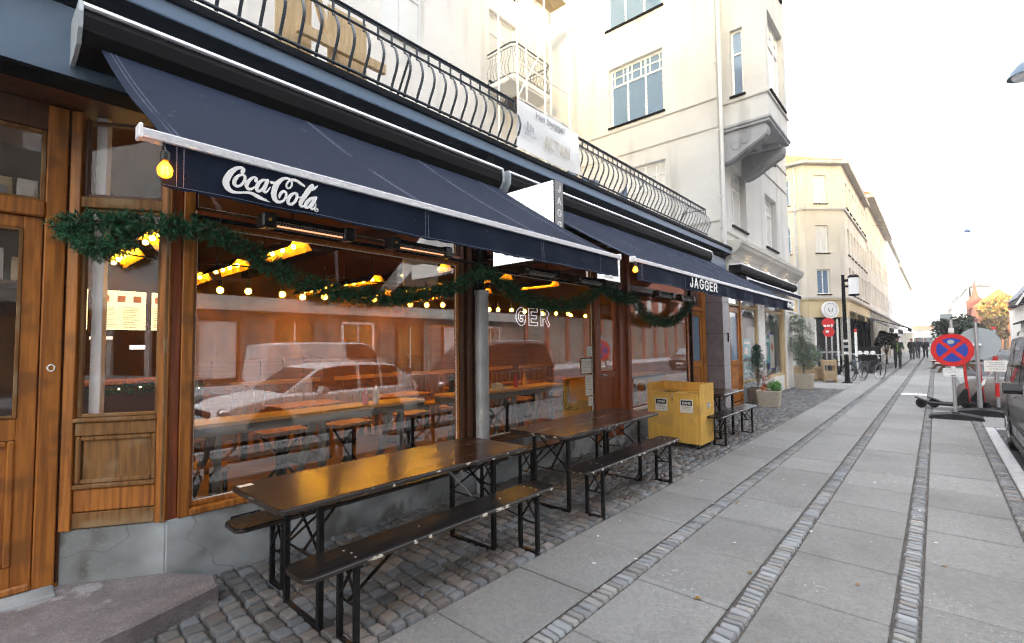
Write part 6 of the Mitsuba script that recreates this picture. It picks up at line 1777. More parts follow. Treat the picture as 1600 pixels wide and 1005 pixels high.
def car(name, label, x0, y0, z0, L, W, H, paint, kind='hatch', heading=-1, cat='car', group=None, wheel_r=.315, belt=.92):
    """Front at local u = 0; heading -1 drives towards -X, the side facing the pavement at y0."""
    t = thing(name, label, cat, group)
    yc = y0 - W / 2
    def Wd(u, v, z):
        return np.stack([x0 + u if heading < 0 else x0 + L - u, yc + (v if heading < 0 else v), z0 + z], -1)
    hood = {'hatch': .80, 'mpv': .95, 'van': .78}[kind] * 1.0
    nose = {'hatch': .98, 'mpv': 1.05, 'van': 1.0}[kind]
    u_ = np.array([0, .02, .10, .28, .55, .9, 1.3, 1.9, 2.6, 3.2, L - .45, L - .15, L - .03, L])
    belt_z = np.interp(u_, [0, .1, .3, 1.1, 1.5, L - .3, L], [hood - .28, hood - .12, hood - .02, hood + .12, belt, belt + .05, belt - .02])
    sill_z = np.interp(u_, [0, .1, .6, L - .5, L], [.42, .26, .20, .22, .40])
    hw = np.interp(u_, [0, .05, .2, .6, 1.2, L - .9, L - .25, L], [W * .36, W * .42, W * .47, W * .495, W * .5, W * .5, W * .475, W * .43])
    secs = []
    for u, b, s, h in zip(u_, belt_z, sill_z, hw):
        ring = [(-h * .90, s), (-h * .985, s + .10), (-h, s + (b - s) * .55), (-h * .985, b - .06), (-h * .94, b), (-h * .5, b + .015), (0, b + .02), (h * .5, b + .015), (h * .94, b), (h * .985, b - .06), (h, s + (b - s) * .55), (h * .985, s + .10), (h * .90, s)]
        r = np.array(ring)
        secs.append(Wd(np.full(len(r), u), r[:, 0], r[:, 1]))
    m = loft(np.array(secs)[:, ::(1 if heading < 0 else -1)])
    part(t, 'body', m, paint, 35)
    # greenhouse
    ws0, ws1, rr0, rr1 = {'hatch': (1.05, 1.75, L - .62, L - .12), 'mpv': (.95, 1.75, L - .35, L - .06), 'van': (.80, 1.45, L - .10, L - .03)}[kind]
    gu = np.array([ws0, (ws0 + ws1) / 2, ws1, ws1 + .35, (ws1 + rr0) / 2, rr0 - .3, rr0, (rr0 + rr1) / 2, rr1])
    gz = np.interp(gu, [ws0, ws1, ws1 + .5, rr0 - .4, rr0, rr1], [belt + .02, H - .06, H, H - .015, H - .06, belt + .06])
    secs = []
    for u, z in zip(gu, gz):
        b = belt - .02
        k = (z - b) / (H - b)
        wb, wt = W * .465, W * .465 - .115 * max(k, 0)
        ring = [(-wb, b), (-(wb + wt) / 2 - .012, (b + z) / 2), (-wt, z - .035 * k), (-wt * .86, z), (0, z + .012), (wt * .86, z), (wt, z - .035 * k), ((wb + wt) / 2 + .012, (b + z) / 2), (wb, b)]
        r = np.array(ring)
        secs.append(Wd(np.full(len(r), u), r[:, 0], r[:, 1]))
    part(t, 'roof', loft(np.array(secs)[:, ::(1 if heading < 0 else -1)]), paint, 35)
    # windows, a little proud of the greenhouse
    def side_pt(u, k, s):
        zt = np.interp(u, gu, gz) - .045
        b = belt + .035
        z = b + (zt - b) * k
        kk = (z - (belt - .02)) / (H - (belt - .02))
        v = W * .465 - .115 * kk * .98 + .012 + .006
        return Wd(u, s * v, z)
    cuts = {'hatch': [(ws1 - .18, (ws1 + rr0) / 2 - .1), ((ws1 + rr0) / 2 - .02, rr0 - .42), (rr0 - .36, rr0 + .02)],
            'mpv': [(ws1 - .22, 2.45), (2.53, 3.45), (3.53, rr0 - .06)], 'van': [(ws1 - .22, ws1 + .78)]}[kind]
    for s in (-1, 1):
        for (a, b) in cuts:
            us = np.linspace(a, b, 8)
            lo = [side_pt(u, 0, s) for u in us]; hi = [side_pt(u, 1.0, s) for u in us]
            v = np.array(lo + hi); q = np.arange(7)
            f = np.stack([q, q + 1, q + 9, q + 8], 1)
            part(t, 'side_window', MB().add(v, f).add(v, f[:, ::-1]), 'tint_glass', True)
    for (a, b, za, zb, nm) in ((ws0 + .03, ws1 - .06, belt + .05, H - .11, 'windscreen'), (rr1 - .015, rr0 + .05, belt + .16, H - .12, 'rear_window')):
        n = 7
        V = []
        for k in (0, 1):
            for w in np.linspace(-1, 1, n):
                u = a + (b - a) * k; z = np.interp(u, gu, gz)
                hwid = (W * .465 - .115 * max(0, (z - belt) / (H - belt))) * .90
                V.append(Wd(u + (-.010 if nm == 'windscreen' else .012), w * hwid, z + .012))
        V = np.array(V); q = np.arange(n - 1)
        f = np.stack([q, q + 1, q + n + 1, q + n], 1)
        if nm == 'windscreen' or kind != 'van':
            part(t, nm, MB().add(V, f).add(V, f[:, ::-1]), 'tint_glass', True)
    wx = (.82, L - .88 if kind != 'mpv' else L - .90)
    for u in wx:
        for s in (-1, 1):
            c = Wd(u, s * (W / 2 - .10), wheel_r)
            w_ = part(t, 'wheel', MB().lathe([(.19, -.09), (wheel_r - .05, -.10), (wheel_r - .012, -.085), (wheel_r, -.05), (wheel_r, .05), (wheel_r - .012, .085), (wheel_r - .05, .10), (.19, .09)], c, 26, 'y'), 'rubber', 40)
            part(w_, 'rim', MB().lathe([(.03, .055), (.06, .075), (.18, .07), (.205, .095), (.215, .08), (.215, -.08), (.0, -.08)] if s > 0 else [(.03, -.055), (.06, -.075), (.18, -.07), (.205, -.095), (.215, -.08), (.215, .08), (.0, .08)], c, 20, 'y'), 'satin_alu', 30)
            for k in range(5):
                a = 2 * math.pi * k / 5
                part(w_, 'spoke', MB().bar(c + np.array([.03 * math.cos(a), s * .088, .03 * math.sin(a)]), c + np.array([.20 * math.cos(a), s * .088, .20 * math.sin(a)]), .05, .02, .004), 'satin_alu')
            # dark wheel arch
            ang = np.linspace(math.radians(-8), math.radians(188), 15)
            ro_, ri_ = wheel_r + .075, wheel_r + .022
            V = [Wd(u + r * math.cos(q), s * (W / 2 + .006), wheel_r + r * math.sin(q)) for r in (ri_, ro_) for q in ang]
            q = np.arange(14); f = np.stack([q, q + 1, q + 16, q + 15], 1)
            part(t, 'wheel_arch', MB().add(np.array(V), f).add(np.array(V), f[:, ::-1]), 'trim_black')
            V = [Wd(u + ri_ * k * math.cos(q), s * (W / 2 + .003), wheel_r + ri_ * k * math.sin(q)) for k in (.0, 1.0) for q in ang]
            part(t, 'wheel_well', MB().add(np.array(V), f).add(np.array(V), f[:, ::-1]), 'black_paint')
    for s in (-1, 1):
        c = Wd(ws1 - .05, s * (W / 2 + .075), belt + .06)
        part(t, 'mirror', MB().add(*loft([[c + np.array([dx * (1 if heading < 0 else -1), .10 * s * k2, dz]) for dx, dz in ((-.07, -.02), (-.05, -.065), (.05, -.06), (.07, 0), (.05, .065), (-.04, .07))] for k2 in (-.9, -.5, .4, .85)]).mesh()), 'trim_black' if paint != 'car_white' else paint, 40)
        for (a, z1_, z2_, nm, mt) in ((.12, hood - .22, hood - .08, 'headlight', 'chrome'), (L - .055, belt - .22, belt + .02, 'tail_light', 'tail_red')):
            p = Wd(a, s * np.interp(a, u_, hw) * .88, (z1_ + z2_) / 2)
            part(t, nm, MB().ball(p, .10, 10, (.8, 1.25, .75)), mt, True)
        part(t, 'side_trim', MB().bar(Wd(1.25, s * (W / 2 + .004), .50), Wd(L - 1.3, s * (W / 2 + .004), .53), .012, .05, .004), 'trim_black')
        part(t, 'sill', MB().bar(Wd(1.2, s * (W / 2 - .03), .235), Wd(L - 1.28, s * (W / 2 - .03), .245), .08, .07, .01), 'trim_black')
        if kind != 'van':
            part(t, 'roof_rail', MB().tube([Wd(ws1 + .25, s * W * .385, H + .0), Wd(ws1 + .35, s * W * .385, H + .045), Wd(rr0 - .35, s * W * .385, H + .035), Wd(rr0 - .2, s * W * .385, H - .02)], .014, 6), 'satin_alu')
            for uh in ((cuts[0][1] - .12), (cuts[1][1] - .12)):
                part(t, 'door_handle', MB().bar(Wd(uh - .1, s * (W / 2 + .014), belt - .10), Wd(uh + .06, s * (W / 2 + .014), belt - .10), .02, .026, .006), paint)
        for uj in ([ws1 - .2, cuts[0][1] + .03] + ([cuts[1][1] + .03] if len(cuts) > 1 else [])):
            part(t, 'door_gap', MB().bar(Wd(uj, s * (W / 2 + .0015), .30), Wd(uj, s * (W * .49), belt - .02), .004, .008), 'black_paint')
    part(t, 'front_plate', MB().bar(Wd(-.012, -.24, .42), Wd(-.012, .24, .42), .01, .11), 'frame_white')
    part(t, 'grille', MB().bar(Wd(.012, -.38, .60), Wd(.012, .38, .60), .03, .10), 'trim_black')
    return t


mat('tint_glass', (.05, .056, .06), 0.04, spec=1.0, clearcoat=1.0, clearcoat_gloss=1.0)
ZR = -.115
car('parked_car', 'dark grey family car parked at the kerb, at the right edge', 7.24, -.785, ZR, 4.5, 1.78, 1.80, 'car_grey', 'mpv', belt=1.02)
car('parked_car', 'white compact car parked at the kerb beside the camera, mirrored in the first window', 2.62, -.785, ZR, 4.05, 1.74, 1.40, 'car_white', 'hatch', belt=.86)
car('delivery_van', 'white delivery van across the road, mirrored in the first window', 5.0, -5.0, ZR, 4.5, 1.85, 1.86, 'car_white', 'van', 1, 'van')
car('parked_car', 'dark car parked far up the street, on the right', 30.0, -3.6, ZR, 4.3, 1.78, 1.5, 'car_grey', 'hatch')
car('parked_car', 'grey car on the far side of the road, behind the striped post', 38.0, -6.2, ZR, 4.3, 1.78, 1.48, 'car_grey', 'hatch')

# ------------------------------------------------------------------ no stopping signs and barrier
def rubber_foot(par, x, y, wx, wy, h=.11):
    P = [(-1, 0), (-1, .35), (-.86, .62), (-.5, .82), (-.22, 1), (.22, 1), (.5, .82), (.86, .62), (1, .35), (1, 0)]
    q = Polygon([(a * wy / 2, b * h) for a, b in P])
    part(par, 'rubber_foot', MB().prism(q, (x - wx / 2, y, .002), (0, 1, 0), (0, 0, 1), (1, 0, 0), wx), 'rubber')
    part(par, 'foot_slot', MB().box(x - .06, x + .06, y - .06, y + .06, h, h + .025, .006), 'rubber')


def disc(c, r, th, n, eu, m, par, nm, off):
    c = np.asarray(c, float) + np.asarray(n, float) * off
    part(par, nm, MB().cyl(c, c + np.asarray(n, float) * th, r, 48), m, 40)


ns = thing('no_stopping_sign', 'round red and blue no stopping sign with a white plate on a portable post', 'road sign')
SX, SY = 13.35, -.24
part(ns, 'post', MB().cyl((SX, SY, .05), (SX + .01, SY, 2.02), .030, 12), 'satin_alu', 40)
rubber_foot(ns, SX, SY, .42, .82)
n_ = np.array([-.985, .17, 0]); n_ /= np.linalg.norm(n_); eu_ = np.array([n_[1], -n_[0], 0]) * -1; ev_ = np.array([0, 0, 1.0])
cc_ = np.array([SX, SY, 1.40]) + n_ * .035 + eu_ * .0
RS = .335
disc(cc_, RS, .004, n_, eu_, 'red_enamel', ns, 'disc', 0)
blue = Point(0, 0).buffer(RS * .73, 24)
for a in (math.pi / 4, -math.pi / 4):
    c, s = math.cos(a), math.sin(a)
    blue = blue.difference(LineString([(-c * 2, -s * 2), (c * 2, s * 2)]).buffer(RS * .105))
for g_ in blue.geoms:
    part(ns, 'blue_field', MB().prism(g_, cc_ + n_ * .0048, eu_, ev_, n_, .0012), 'blue_enamel')
part(ns, 'worn_patch', MB().prism(affinity.scale(Point(-.01, .165).buffer(.055, 8), 1.0, .85), cc_ + n_ * .0064, eu_, ev_, n_, .0006), 'grey_enamel')
part(ns, 'clip', MB().box(SX - .05, SX - .02, SY - .045, SY + .045, 1.755, 1.85, .006), 'frame_white')
part(ns, 'clip', MB().box(SX - .05, SX - .02, SY - .035, SY + .035, 1.02, 1.06, .006), 'frame_white')
part(ns, 'plate', MB().prism(sbox(-.155, -.085, .155, .085), cc_ + n_ * .0 - np.array([0, 0, .46]), eu_, ev_, n_, .003), 'white_paint')
pa_ = cc_ - np.array([0, 0, .46]) + n_ * .0035
part(ns, 'plate_bar', MB().prism(sbox(-.035, -.068, .045, -.054), pa_, eu_, ev_, n_, .001), 'ink')
for k in range(3):
    part(ns, 'print_line', MB().prism(sbox(-.13, .055 - .03 * k, .12 - .03 * k, .060 - .03 * k), pa_, eu_, ev_, n_, .001), 'ink_grey')

bs = thing('turned_road_sign', 'round road sign seen from its grey back on a portable post', 'road sign')
BX, BY = 14.25, -.66
part(bs, 'post', MB().cyl((BX, BY, .05), (BX - .05, BY + .02, 1.98), .030, 12), 'satin_alu', 40)
part(bs, 'post', MB().cyl((BX + .1, BY + .02, .05), (BX + .1, BY + .02, 1.5), .028, 12), 'satin_alu', 40)
rubber_foot(bs, BX, BY - .02, .44, 1.0, .13)
disc((BX + .07, BY - .02, 1.52), .34, .004, (-1, .1, 0), None, 'grey_enamel', bs, 'disc_back', 0)
part(bs, 'bracket', MB().box(BX + .0, BX + .06, BY - .06, BY + .10, 1.47, 1.52, .004), 'satin_alu')
pp = part(bs, 'plate', MB().box(BX + .03, BX + .035, BY - .42, BY - .08, .93, 1.16), 'poster_paper')
for k in range(4):
    part(pp, 'print_line', MB().box(BX + .027, BX + .0295, BY - .39, BY - .12 - .03 * (k % 2), 1.115 - .045 * k, 1.125 - .045 * k), 'ink_grey')

bp = thing('barrier_post', 'red and white striped barrier post with fluttering tape', 'barrier')
QX, QY = 14.9, -.96
for k in range(6):
    z0, z1 = .06 + .295 * k, .06 + .295 * (k + 1) - .003
    part(bp, 'band', MB().cyl((QX, QY, z0), (QX, QY, z1), .036, 12), 'satin_alu' if k % 2 == 0 else ('red_plastic' if k < 4 else 'satin_alu'), 40)
part(bp, 'cap', MB().box(QX - .04, QX + .04, QY - .04, QY + .04, 1.825, 1.88, .01), 'red_plastic')
rubber_foot(bp, QX, QY, .40, .7, .10)
for k, (P, m) in enumerate((([(14.9, -1.0, 1.22), (14.2, -1.12, 1.1), (13.4, -1.25, 1.02), (12.6, -1.4, 1.0)], 'frame_white'), ([(14.9, -.96, 1.20), (14.93, -.86, 1.02), (14.88, -.84, .85)], 'red_plastic'), ([(14.9, -.96, 1.05), (14.5, -.80, .80), (14.3, -.68, .62)], 'frame_white'))):
    Q = spline(P, 6); w = np.stack([np.zeros(len(Q)), .012 * np.sin(np.arange(len(Q)) * .8), .035 + np.zeros(len(Q))], 1)
    q = np.arange(len(Q) - 1); v = np.vstack([Q - w, Q + w]); n = len(Q)
    f = np.stack([q, q + 1, q + n + 1, q + n], 1)
    part(bp, 'tape', MB().add(v, f).add(v + [.001, .001, 0], f[:, ::-1]), m)
v, f = MB().ball((0, 0, 0), 1, 22).mesh()
d = .78 + .44 * meshkit.fbm(v * 1.1 + 5, 3, 3)[:, None]
single('boulder', 'rounded brown grey boulder on the pavement behind the road signs', 'boulder', (v * d * [.40, .52, .42] + [15.55, -.84, .30], f), 'boulder_stone', True)


def kick_scooter(x, y, rz, label, zr=0):
    t = thing('kick_scooter', label, 'scooter')
    tf = lambda m: place(m.mesh() if isinstance(m, MB) else m, (x, y, 0), rz)
    for a in (-.45, .45):
        w_ = part(t, 'wheel', tf(MB().lathe([(.05, -.024), (.095, -.026), (.108, -.012), (.108, .012), (.095, .026), (.05, .024)], (a, 0, .108), 18, 'y')), 'rubber', 40)
        part(w_, 'hub', tf(MB().cyl((a, -.02, .108), (a, .02, .108), .05, 12)), 'charcoal_paint')
    part(t, 'deck', tf(MB().box(-.32, .24, -.085, .085, .10, .155, .015)), 'rubber')
    part(t, 'rear_fender', tf(MB().bar((-.30, 0, .15), (-.56, 0, .245), .11, .02, .006)), 'rubber')
    part(t, 'neck', tf(MB().prism(Polygon([(.16, .13), (.30, .13), (.47, .22), (.45, .52), (.38, .50)]), (0, -.035, 0), (1, 0, 0), (0, 0, 1), (0, 1, 0), .07)), 'rubber')
    part(t, 'front_fender', tf(MB().bar((.36, 0, .235), (.60, 0, .19), .085, .02, .006)), 'rubber')
    part(t, 'steering_tube', tf(MB().cyl((.45, 0, .22), (.40, 0, 1.12), .026, 10)), 'red_plastic', 40)
    part(t, 'handlebar', tf(MB().cyl((.395, -.26, 1.13), (.395, .26, 1.13), .015, 10)), 'charcoal_paint', 40)
    for s in (-1, 1):
        part(t, 'grip', tf(MB().cyl((.395, s * .26, 1.13), (.395, s * .15, 1.13), .021, 10)), 'rubber', 40)
    part(t, 'display', tf(MB().box(.36, .43, -.05, .05, 1.145, 1.17, .006)), 'charcoal_paint')
    return t


kick_scooter(14.9, -.08, -2.0, 'rental kick scooter with a red stem, left one behind the no stopping sign')
kick_scooter(15.1, -.32, -1.95, 'rental kick scooter with a red stem, right one behind the no stopping sign')

# ------------------------------------------------------------------ street lamps
sl = thing('street_lamp', 'dark slim lamp post with a white cylinder lantern at its side', 'street lamp')
part(sl, 'base', MB().box(22.34, 22.70, 2.48, 2.78, -.01, .025, .006), 'charcoal_paint')
part(sl, 'post', MB().tube([(22.52, 2.63, .0), (22.52, 2.63, 1.0), (22.52, 2.63, 4.2)], [.085, .075, .055], 14), 'slate_dark' if False else 'charcoal_paint', 40)
part(sl, 'lantern_bracket', MB().box(22.48, 22.56, 2.42, 2.60, 3.92, 4.02, .004), 'charcoal_paint')
part(sl, 'lantern_bracket', MB().box(22.48, 22.56, 2.42, 2.60, 3.70, 3.78, .004), 'charcoal_paint')
part(sl, 'lantern', MB().cyl((22.52, 2.30, 3.42), (22.52, 2.30, 4.06), .165, 20), 'white_plastic', 40)
part(sl, 'lantern_cap', MB().lathe([(.0, .12), (.12, .11), (.175, .06), (.18, .0), (.0, -.0)], (22.52, 2.30, 4.062), 20), 'charcoal_paint', 40)
part(sl, 'lantern_foot', MB().lathe([(.0, 0), (.178, 0), (.178, -.05), (.0, -.08)], (22.52, 2.30, 3.418), 20), 'charcoal_paint', 40)
for k, z in enumerate((1.15, 1.4, 1.62)):
    part(sl, 'sticker', MB().lathe([(.0765 - .0001 * k, -.05), (.0768 - .0001 * k, .05)], (22.52, 2.63, z), 14), ('white_paint', 'grey_enamel', 'poster_paper')[k])
hl = thing('suspended_lamp', 'bell shaped street lamp hanging on a wire over the road', 'street lamp')
hx, hy, hz = 17.2, -1.98, 8.15
part(hl, 'shade', MB().lathe([(.05, .42), (.08, .36), (.16, .32), (.30, .16), (.38, .0), (.365, .0), (.28, .14), (.14, .29), (.03, .34)], (hx, hy, hz), 24), 'slate_blue_paint', 40)
part(hl, 'bowl', MB().lathe([(.30, .03), (.24, -.06), (.0, -.10)], (hx, hy, hz), 20), 'white_plastic', 40)
part(hl, 'hanger', MB().cyl((hx, hy, hz + .40), (hx, hy, hz + .62), .025, 8), 'zinc_pipe')
hw_ = [(hx + (19.4 - hx) * q, hy + (3.86 - hy) * q, hz + .62 + 1.4 * q) for q in (0, .5, 1)]
part(hl, 'wire', MB().tube(hw_, .007, 5), 'charcoal_paint')
part(hl, 'wire', MB().tube([(hx, hy, hz + .62), (hx - 4, hy - 13.3, hz + 3.5)], .007, 5), 'charcoal_paint')

fl2 = thing('suspended_lamp', 'small distant street lamp hanging over the road far up the street', 'street lamp')
part(fl2, 'shade', MB().lathe([(.03, .22), (.09, .17), (.17, .08), (.21, .0), (.16, .07), (.02, .18)], (45, -1.9, 9.0), 16), 'slate_blue_paint', 40)
part(fl2, 'wire', MB().tube([(45, 3.4, 10.4), (45, -1.9, 9.35)], .008, 5), 'charcoal_paint')
part(fl2, 'wire', MB().tube([(45, -1.9, 9.35), (45, -14.9, 11)], .008, 5), 'charcoal_paint')

# ------------------------------------------------------------------ bicycles, folding chairs, red sign, boards
def bicycle(x, y, rz, label, lean=.08, m='black_paint', basket_=False):
    t = thing('bicycle', label, 'bicycle')
    def tf(mb):
        v, f = mb.mesh() if isinstance(mb, MB) else mb
        v = np.asarray(v).copy(); v[:, 1] += lean * v[:, 2]
        return place((v, f), (x, y, 0), rz)
    for a in (-.53, .53):
        ring = [(a + .335 * math.cos(q), 0, .345 + .335 * math.sin(q)) for q in np.linspace(0, 2 * math.pi, 29)]
        w_ = part(t, 'wheel', tf(MB().tube(ring, .018, 6, False)), 'rubber', True)
        part(w_, 'rim', tf(MB().tube([(a + (px - a) * .94, 0, .345 + (pz - .345) * .94) for px, _, pz in ring], .008, 5, False)), 'satin_alu')
        sp = MB()
        for q in range(14):
            b = 2 * math.pi * q / 14
            sp.tube([(a, .02 * (-1) ** q, .345), (a + .31 * math.cos(b), 0, .345 + .31 * math.sin(b))], .002, 3, False)
        k_ = part(w_, 'spokes', sp, 'satin_alu'); labels[k_] = {'kind': 'stuff'}
        fd = [(a + .375 * math.cos(q), 0, .345 + .375 * math.sin(q)) for q in np.linspace(.3 if a > 0 else .6, 2.6 if a > 0 else 3.5, 12)]
        part(t, 'mudguard', tf(MB().tube(fd, .022, 5)), m)
    fr_ = MB()
    for P in (((-.53, .345), (-.05, .29)), ((-.05, .29), (-.20, .84)), ((-.05, .29), (.36, .72)), ((-.17, .72), (.34, .82)), ((-.53, .345), (-.18, .72)), ((.34, .90), (.53, .345))):
        fr_.cyl((P[0][0], 0, P[0][1]), (P[1][0], 0, P[1][1]), .019, 8)
    part(t, 'frame', tf(fr_), m, True)
    part(t, 'saddle', tf(MB().bar((-.36, 0, .93), (-.08, 0, .91), .15, .06, .025)), 'rubber')
    part(t, 'seat_post', tf(MB().cyl((-.20, 0, .80), (-.22, 0, .92), .014, 8)), 'chrome')
    part(t, 'handlebar', tf(MB().tube(spline([(.20, -.29, 1.03), (.30, -.24, 1.06), (.33, 0, 1.02), (.30, .24, 1.06), (.20, .29, 1.03)], 5), .013, 6).cyl((.33, 0, .86), (.33, 0, 1.02), .014, 8)), 'chrome', True)
    part(t, 'crank', tf(MB().cyl((-.05, -.03, .29), (-.05, .03, .29), .085, 16).bar((-.05, .05, .29), (.08, .05, .18), .014, .02).bar((-.05, -.05, .29), (-.18, -.05, .40), .014, .02)), 'charcoal_paint')
    part(t, 'carrier', tf(MB().bar((-.86, -.06, .74), (-.28, -.06, .76), .012, .012).bar((-.86, .06, .74), (-.28, .06, .76), .012, .012).bar((-.86, -.06, .74), (-.86, .06, .74), .012, .012).bar((-.80, -.07, .74), (-.53, -.05, .345), .01, .01)), m)
    part(t, 'head_lamp', tf(MB().ball((.42, 0, .88), .035, 8)), 'chrome', True)
    if basket_:
        part(t, 'front_basket', tf(MB().box(.38, .70, -.17, .17, .80, .815).box(.38, .40, -.17, .17, .815, 1.05).box(.68, .70, -.17, .17, .815, 1.05).box(.40, .68, -.17, -.155, .815, 1.05).box(.40, .68, .155, .17, .815, 1.05)), 'charcoal_paint')
    return t


bicycle(25.6, 2.15, -2.5, 'black bicycle nearest to the middle of the pavement, its front wheel turned outwards', .12)
bicycle(24.6, 2.55, -2.65, 'black bicycle with a front basket, second from the lamp post', .1, 'black_paint', True)
bicycle(24.0, 3.05, -2.3, 'dark bicycle just behind the lamp post', -.05, 'charcoal_paint')
bicycle(26.6, 2.75, -2.8, 'dark blue bicycle at the back of the bicycle group', .06, 'slate_blue_paint')


def folding_chair(x, y, rz, tilt, label):
    t = thing('folding_chair', label, 'chair', None)
    def tf(mb):
        v, f = mb.mesh() if isinstance(mb, MB) else mb
        v = np.asarray(v).copy()
        v[:, 0] += tilt * v[:, 2]
        return place((v, f), (x, y, 0), rz)
    for s in (-1, 1):
        part(t, 'frame_post', tf(MB().bar((0, s * .21, .0), (.02, s * .21, .88), .022, .045, .003)), 'chair_slat_wood')
        part(t, 'leg', tf(MB().bar((-.10, s * .18, .0), (.05, s * .18, .62), .02, .04, .003)), 'chair_slat_wood')
    for k in range(4):
        part(t, 'seat_slat', tf(MB().box(-.075, -.05, -.20, .20, .10 + .085 * k, .165 + .085 * k, .003)), 'chair_slat_wood')
    for k in range(2):
        part(t, 'back_slat', tf(MB().box(.0, .022, -.20, .20, .66 + .11 * k, .735 + .11 * k, .003)), 'chair_slat_wood')
    return t


nn = ('first', 'second', 'third', 'fourth', 'fifth', 'sixth', 'seventh')
for k in range(7):
    folding_chair(22.35 + .13 * k, 3.15 + .035 * k, .15, .16 + .01 * k, f'folded slatted wooden chair, {nn[k]} from the front of the leaning row')
for k in range(4):
    folding_chair(22.55 + .10 * k, 3.80 + .03 * k, .9, .22, f'folded wooden chair in the left stack beside the olive tree, {nn[k]} from the front')
t = thing('wooden_planter', 'brown wooden planter box behind the folded chairs', 'planter')
for k in range(5):
    part(t, 'plank', MB().box(23.3, 23.33, 3.55, 4.75, .06 + .10 * k, .152 + .10 * k, .004), 'chair_slat_wood')
part(t, 'box', MB().box(23.332, 23.9, 3.56, 4.74, .02, .54), 'bark')
m_, c_ = leaf_ball((23.6, 4.2, 1.0), .55, 1500, .04, 61, (.07, .10, .06), (.7, 1.1, 1.0), 2.6)
part(t, 'shrub', m_, 'leaf', color=c_)
t = thing('red_street_sign', 'red sign with white marks on two grey posts in front of the cut corner', 'sign')
for y in (3.50, 3.30):
    part(t, 'post', MB().cyl((24.0, y, 0), (24.0, y - .03, 2.45), .03, 8), 'satin_alu')
part(t, 'panel', MB().prism(affinity.translate(Point(0, 0).buffer(.24, 2), 0, 0), (23.955, 3.38, 2.38), (0, -1, 0), (0, 0, 1), (-1, 0, 0), .01), 'red_enamel')
part(t, 'panel', MB().prism(Point(0, 0).buffer(.22, 2), (23.955, 3.37, 2.0), (0, -1, 0), (0, 0, 1), (-1, 0, 0), .01), 'red_enamel')
for (yy, zz_, w_) in ((3.5, 2.26, .1), (3.37, 2.26, .1), (3.25, 2.27, .08), (3.42, 2.02, .12)):
    part(t, 'white_mark', MB().box(23.940, 23.9445, yy - w_ / 2, yy + w_ / 2, zz_ - .04, zz_ + .05), 'white_paint')
t = thing('menu_easel', 'black board with three white rounds standing on the pavement', 'sign')
part(t, 'board', MB().box(28.2, 28.26, 1.95, 3.05, .25, 1.35, .01), 'charcoal_paint')
for k in range(3):
    part(t, 'round', MB().cyl((28.19, 2.25 + .25 * k, 1.05), (28.185, 2.25 + .25 * k, 1.05), .10, 16), 'frame_white')
for y in (2.0, 3.0):
    part(t, 'leg', MB().bar((28.1, y, .0), (28.25, y, 1.3), .04, .04), 'charcoal_paint')
t = thing('striped_pole', 'white pole with a red top among the bicycles', 'post')
part(t, 'pole', MB().cyl((25.6, 2.62, 0), (25.6, 2.62, 2.0), .05, 10), 'white_paint', 40)
part(t, 'top', MB().cyl((25.6, 2.62, 2.0), (25.6, 2.62, 2.14), .055, 10), 'red_plastic', 40)


def cafe_table(x, y, label, m='charcoal_paint'):
    t = thing('cafe_table', label, 'table')
    part(t, 'top', MB().cyl((x, y, .71), (x, y, .735), .34, 18), m, 40)
    part(t, 'column', MB().cyl((x, y, .02), (x, y, .71), .03, 8), m)
    part(t, 'foot', MB().cyl((x, y, 0), (x, y, .03), .22, 14), m)
    for s in (-1, 1):
        c = thing('cafe_chair', f'dark chair at the {label}, on its {"near" if s < 0 else "far"} side', 'chair')
        q = x + .55 * s
        part(c, 'seat', MB().box(q - .2, q + .2, y - .2, y + .2, .43, .46, .006), m)
        part(c, 'back', MB().box(q + .19 * s - .015, q + .19 * s + .015, y - .2, y + .2, .46, .86, .006), m)
        for dx in (-.18, .18):
            for dy in (-.18, .18):
                part(c, 'leg', MB().cyl((q + dx, y + dy, 0), (q + dx, y + dy, .43), .014, 6), m)


cafe_table(31.0, 2.6, 'first round pavement table under the black awning')
cafe_table(33.5, 2.5, 'second round pavement table under the green awning', 'satin_alu')
cafe_table(36.2, 2.6, 'third round pavement table past the walking man', 'satin_alu')
for k, (x, y) in enumerate(((58.5, 2.4),)):
    t = thing('parasol', f'pale closed market parasol over the far pavement', 'parasol')
    part(t, 'pole', MB().cyl((x, y, 0), (x, y, 2.9), .03, 8), 'satin_alu')
    part(t, 'canopy', MB().lathe([(1.35, 2.35), (1.37, 2.32), (.7, 2.62), (.04, 2.95)], (x, y, 0), 8), ('frame_white', 'cloth_navy')[k])
for k, (x, y) in enumerate(((31.5, -.75), (35.5, -.55))):
    t = thing('picnic_bench', f'dark wooden picnic bench at the road edge behind the road signs, {("nearer", "farther")[k]} one', 'bench')
    part(t, 'top', MB().box(x, x + 1.9, y - .35, y + .35, .70, .75, .006), 'dark_wood')
    for s in (-1, 1):
        part(t, 'seat', MB().box(x, x + 1.9, y + s * .72 - .13, y + s * .72 + .13, .42, .46, .006), 'dark_wood')
        part(t, 'leg_frame', MB().bar((x + .95 + s * .7, y - .72, .0), (x + .95 + s * .7, y - .2, .70), .05, .09).bar((x + .95 + s * .7, y + .72, .0), (x + .95 + s * .7, y + .2, .70), .05, .09).bar((x + .95 + s * .75, y - .75, .36), (x + .95 + s * .75, y + .75, .36), .05, .09), 'dark_wood')


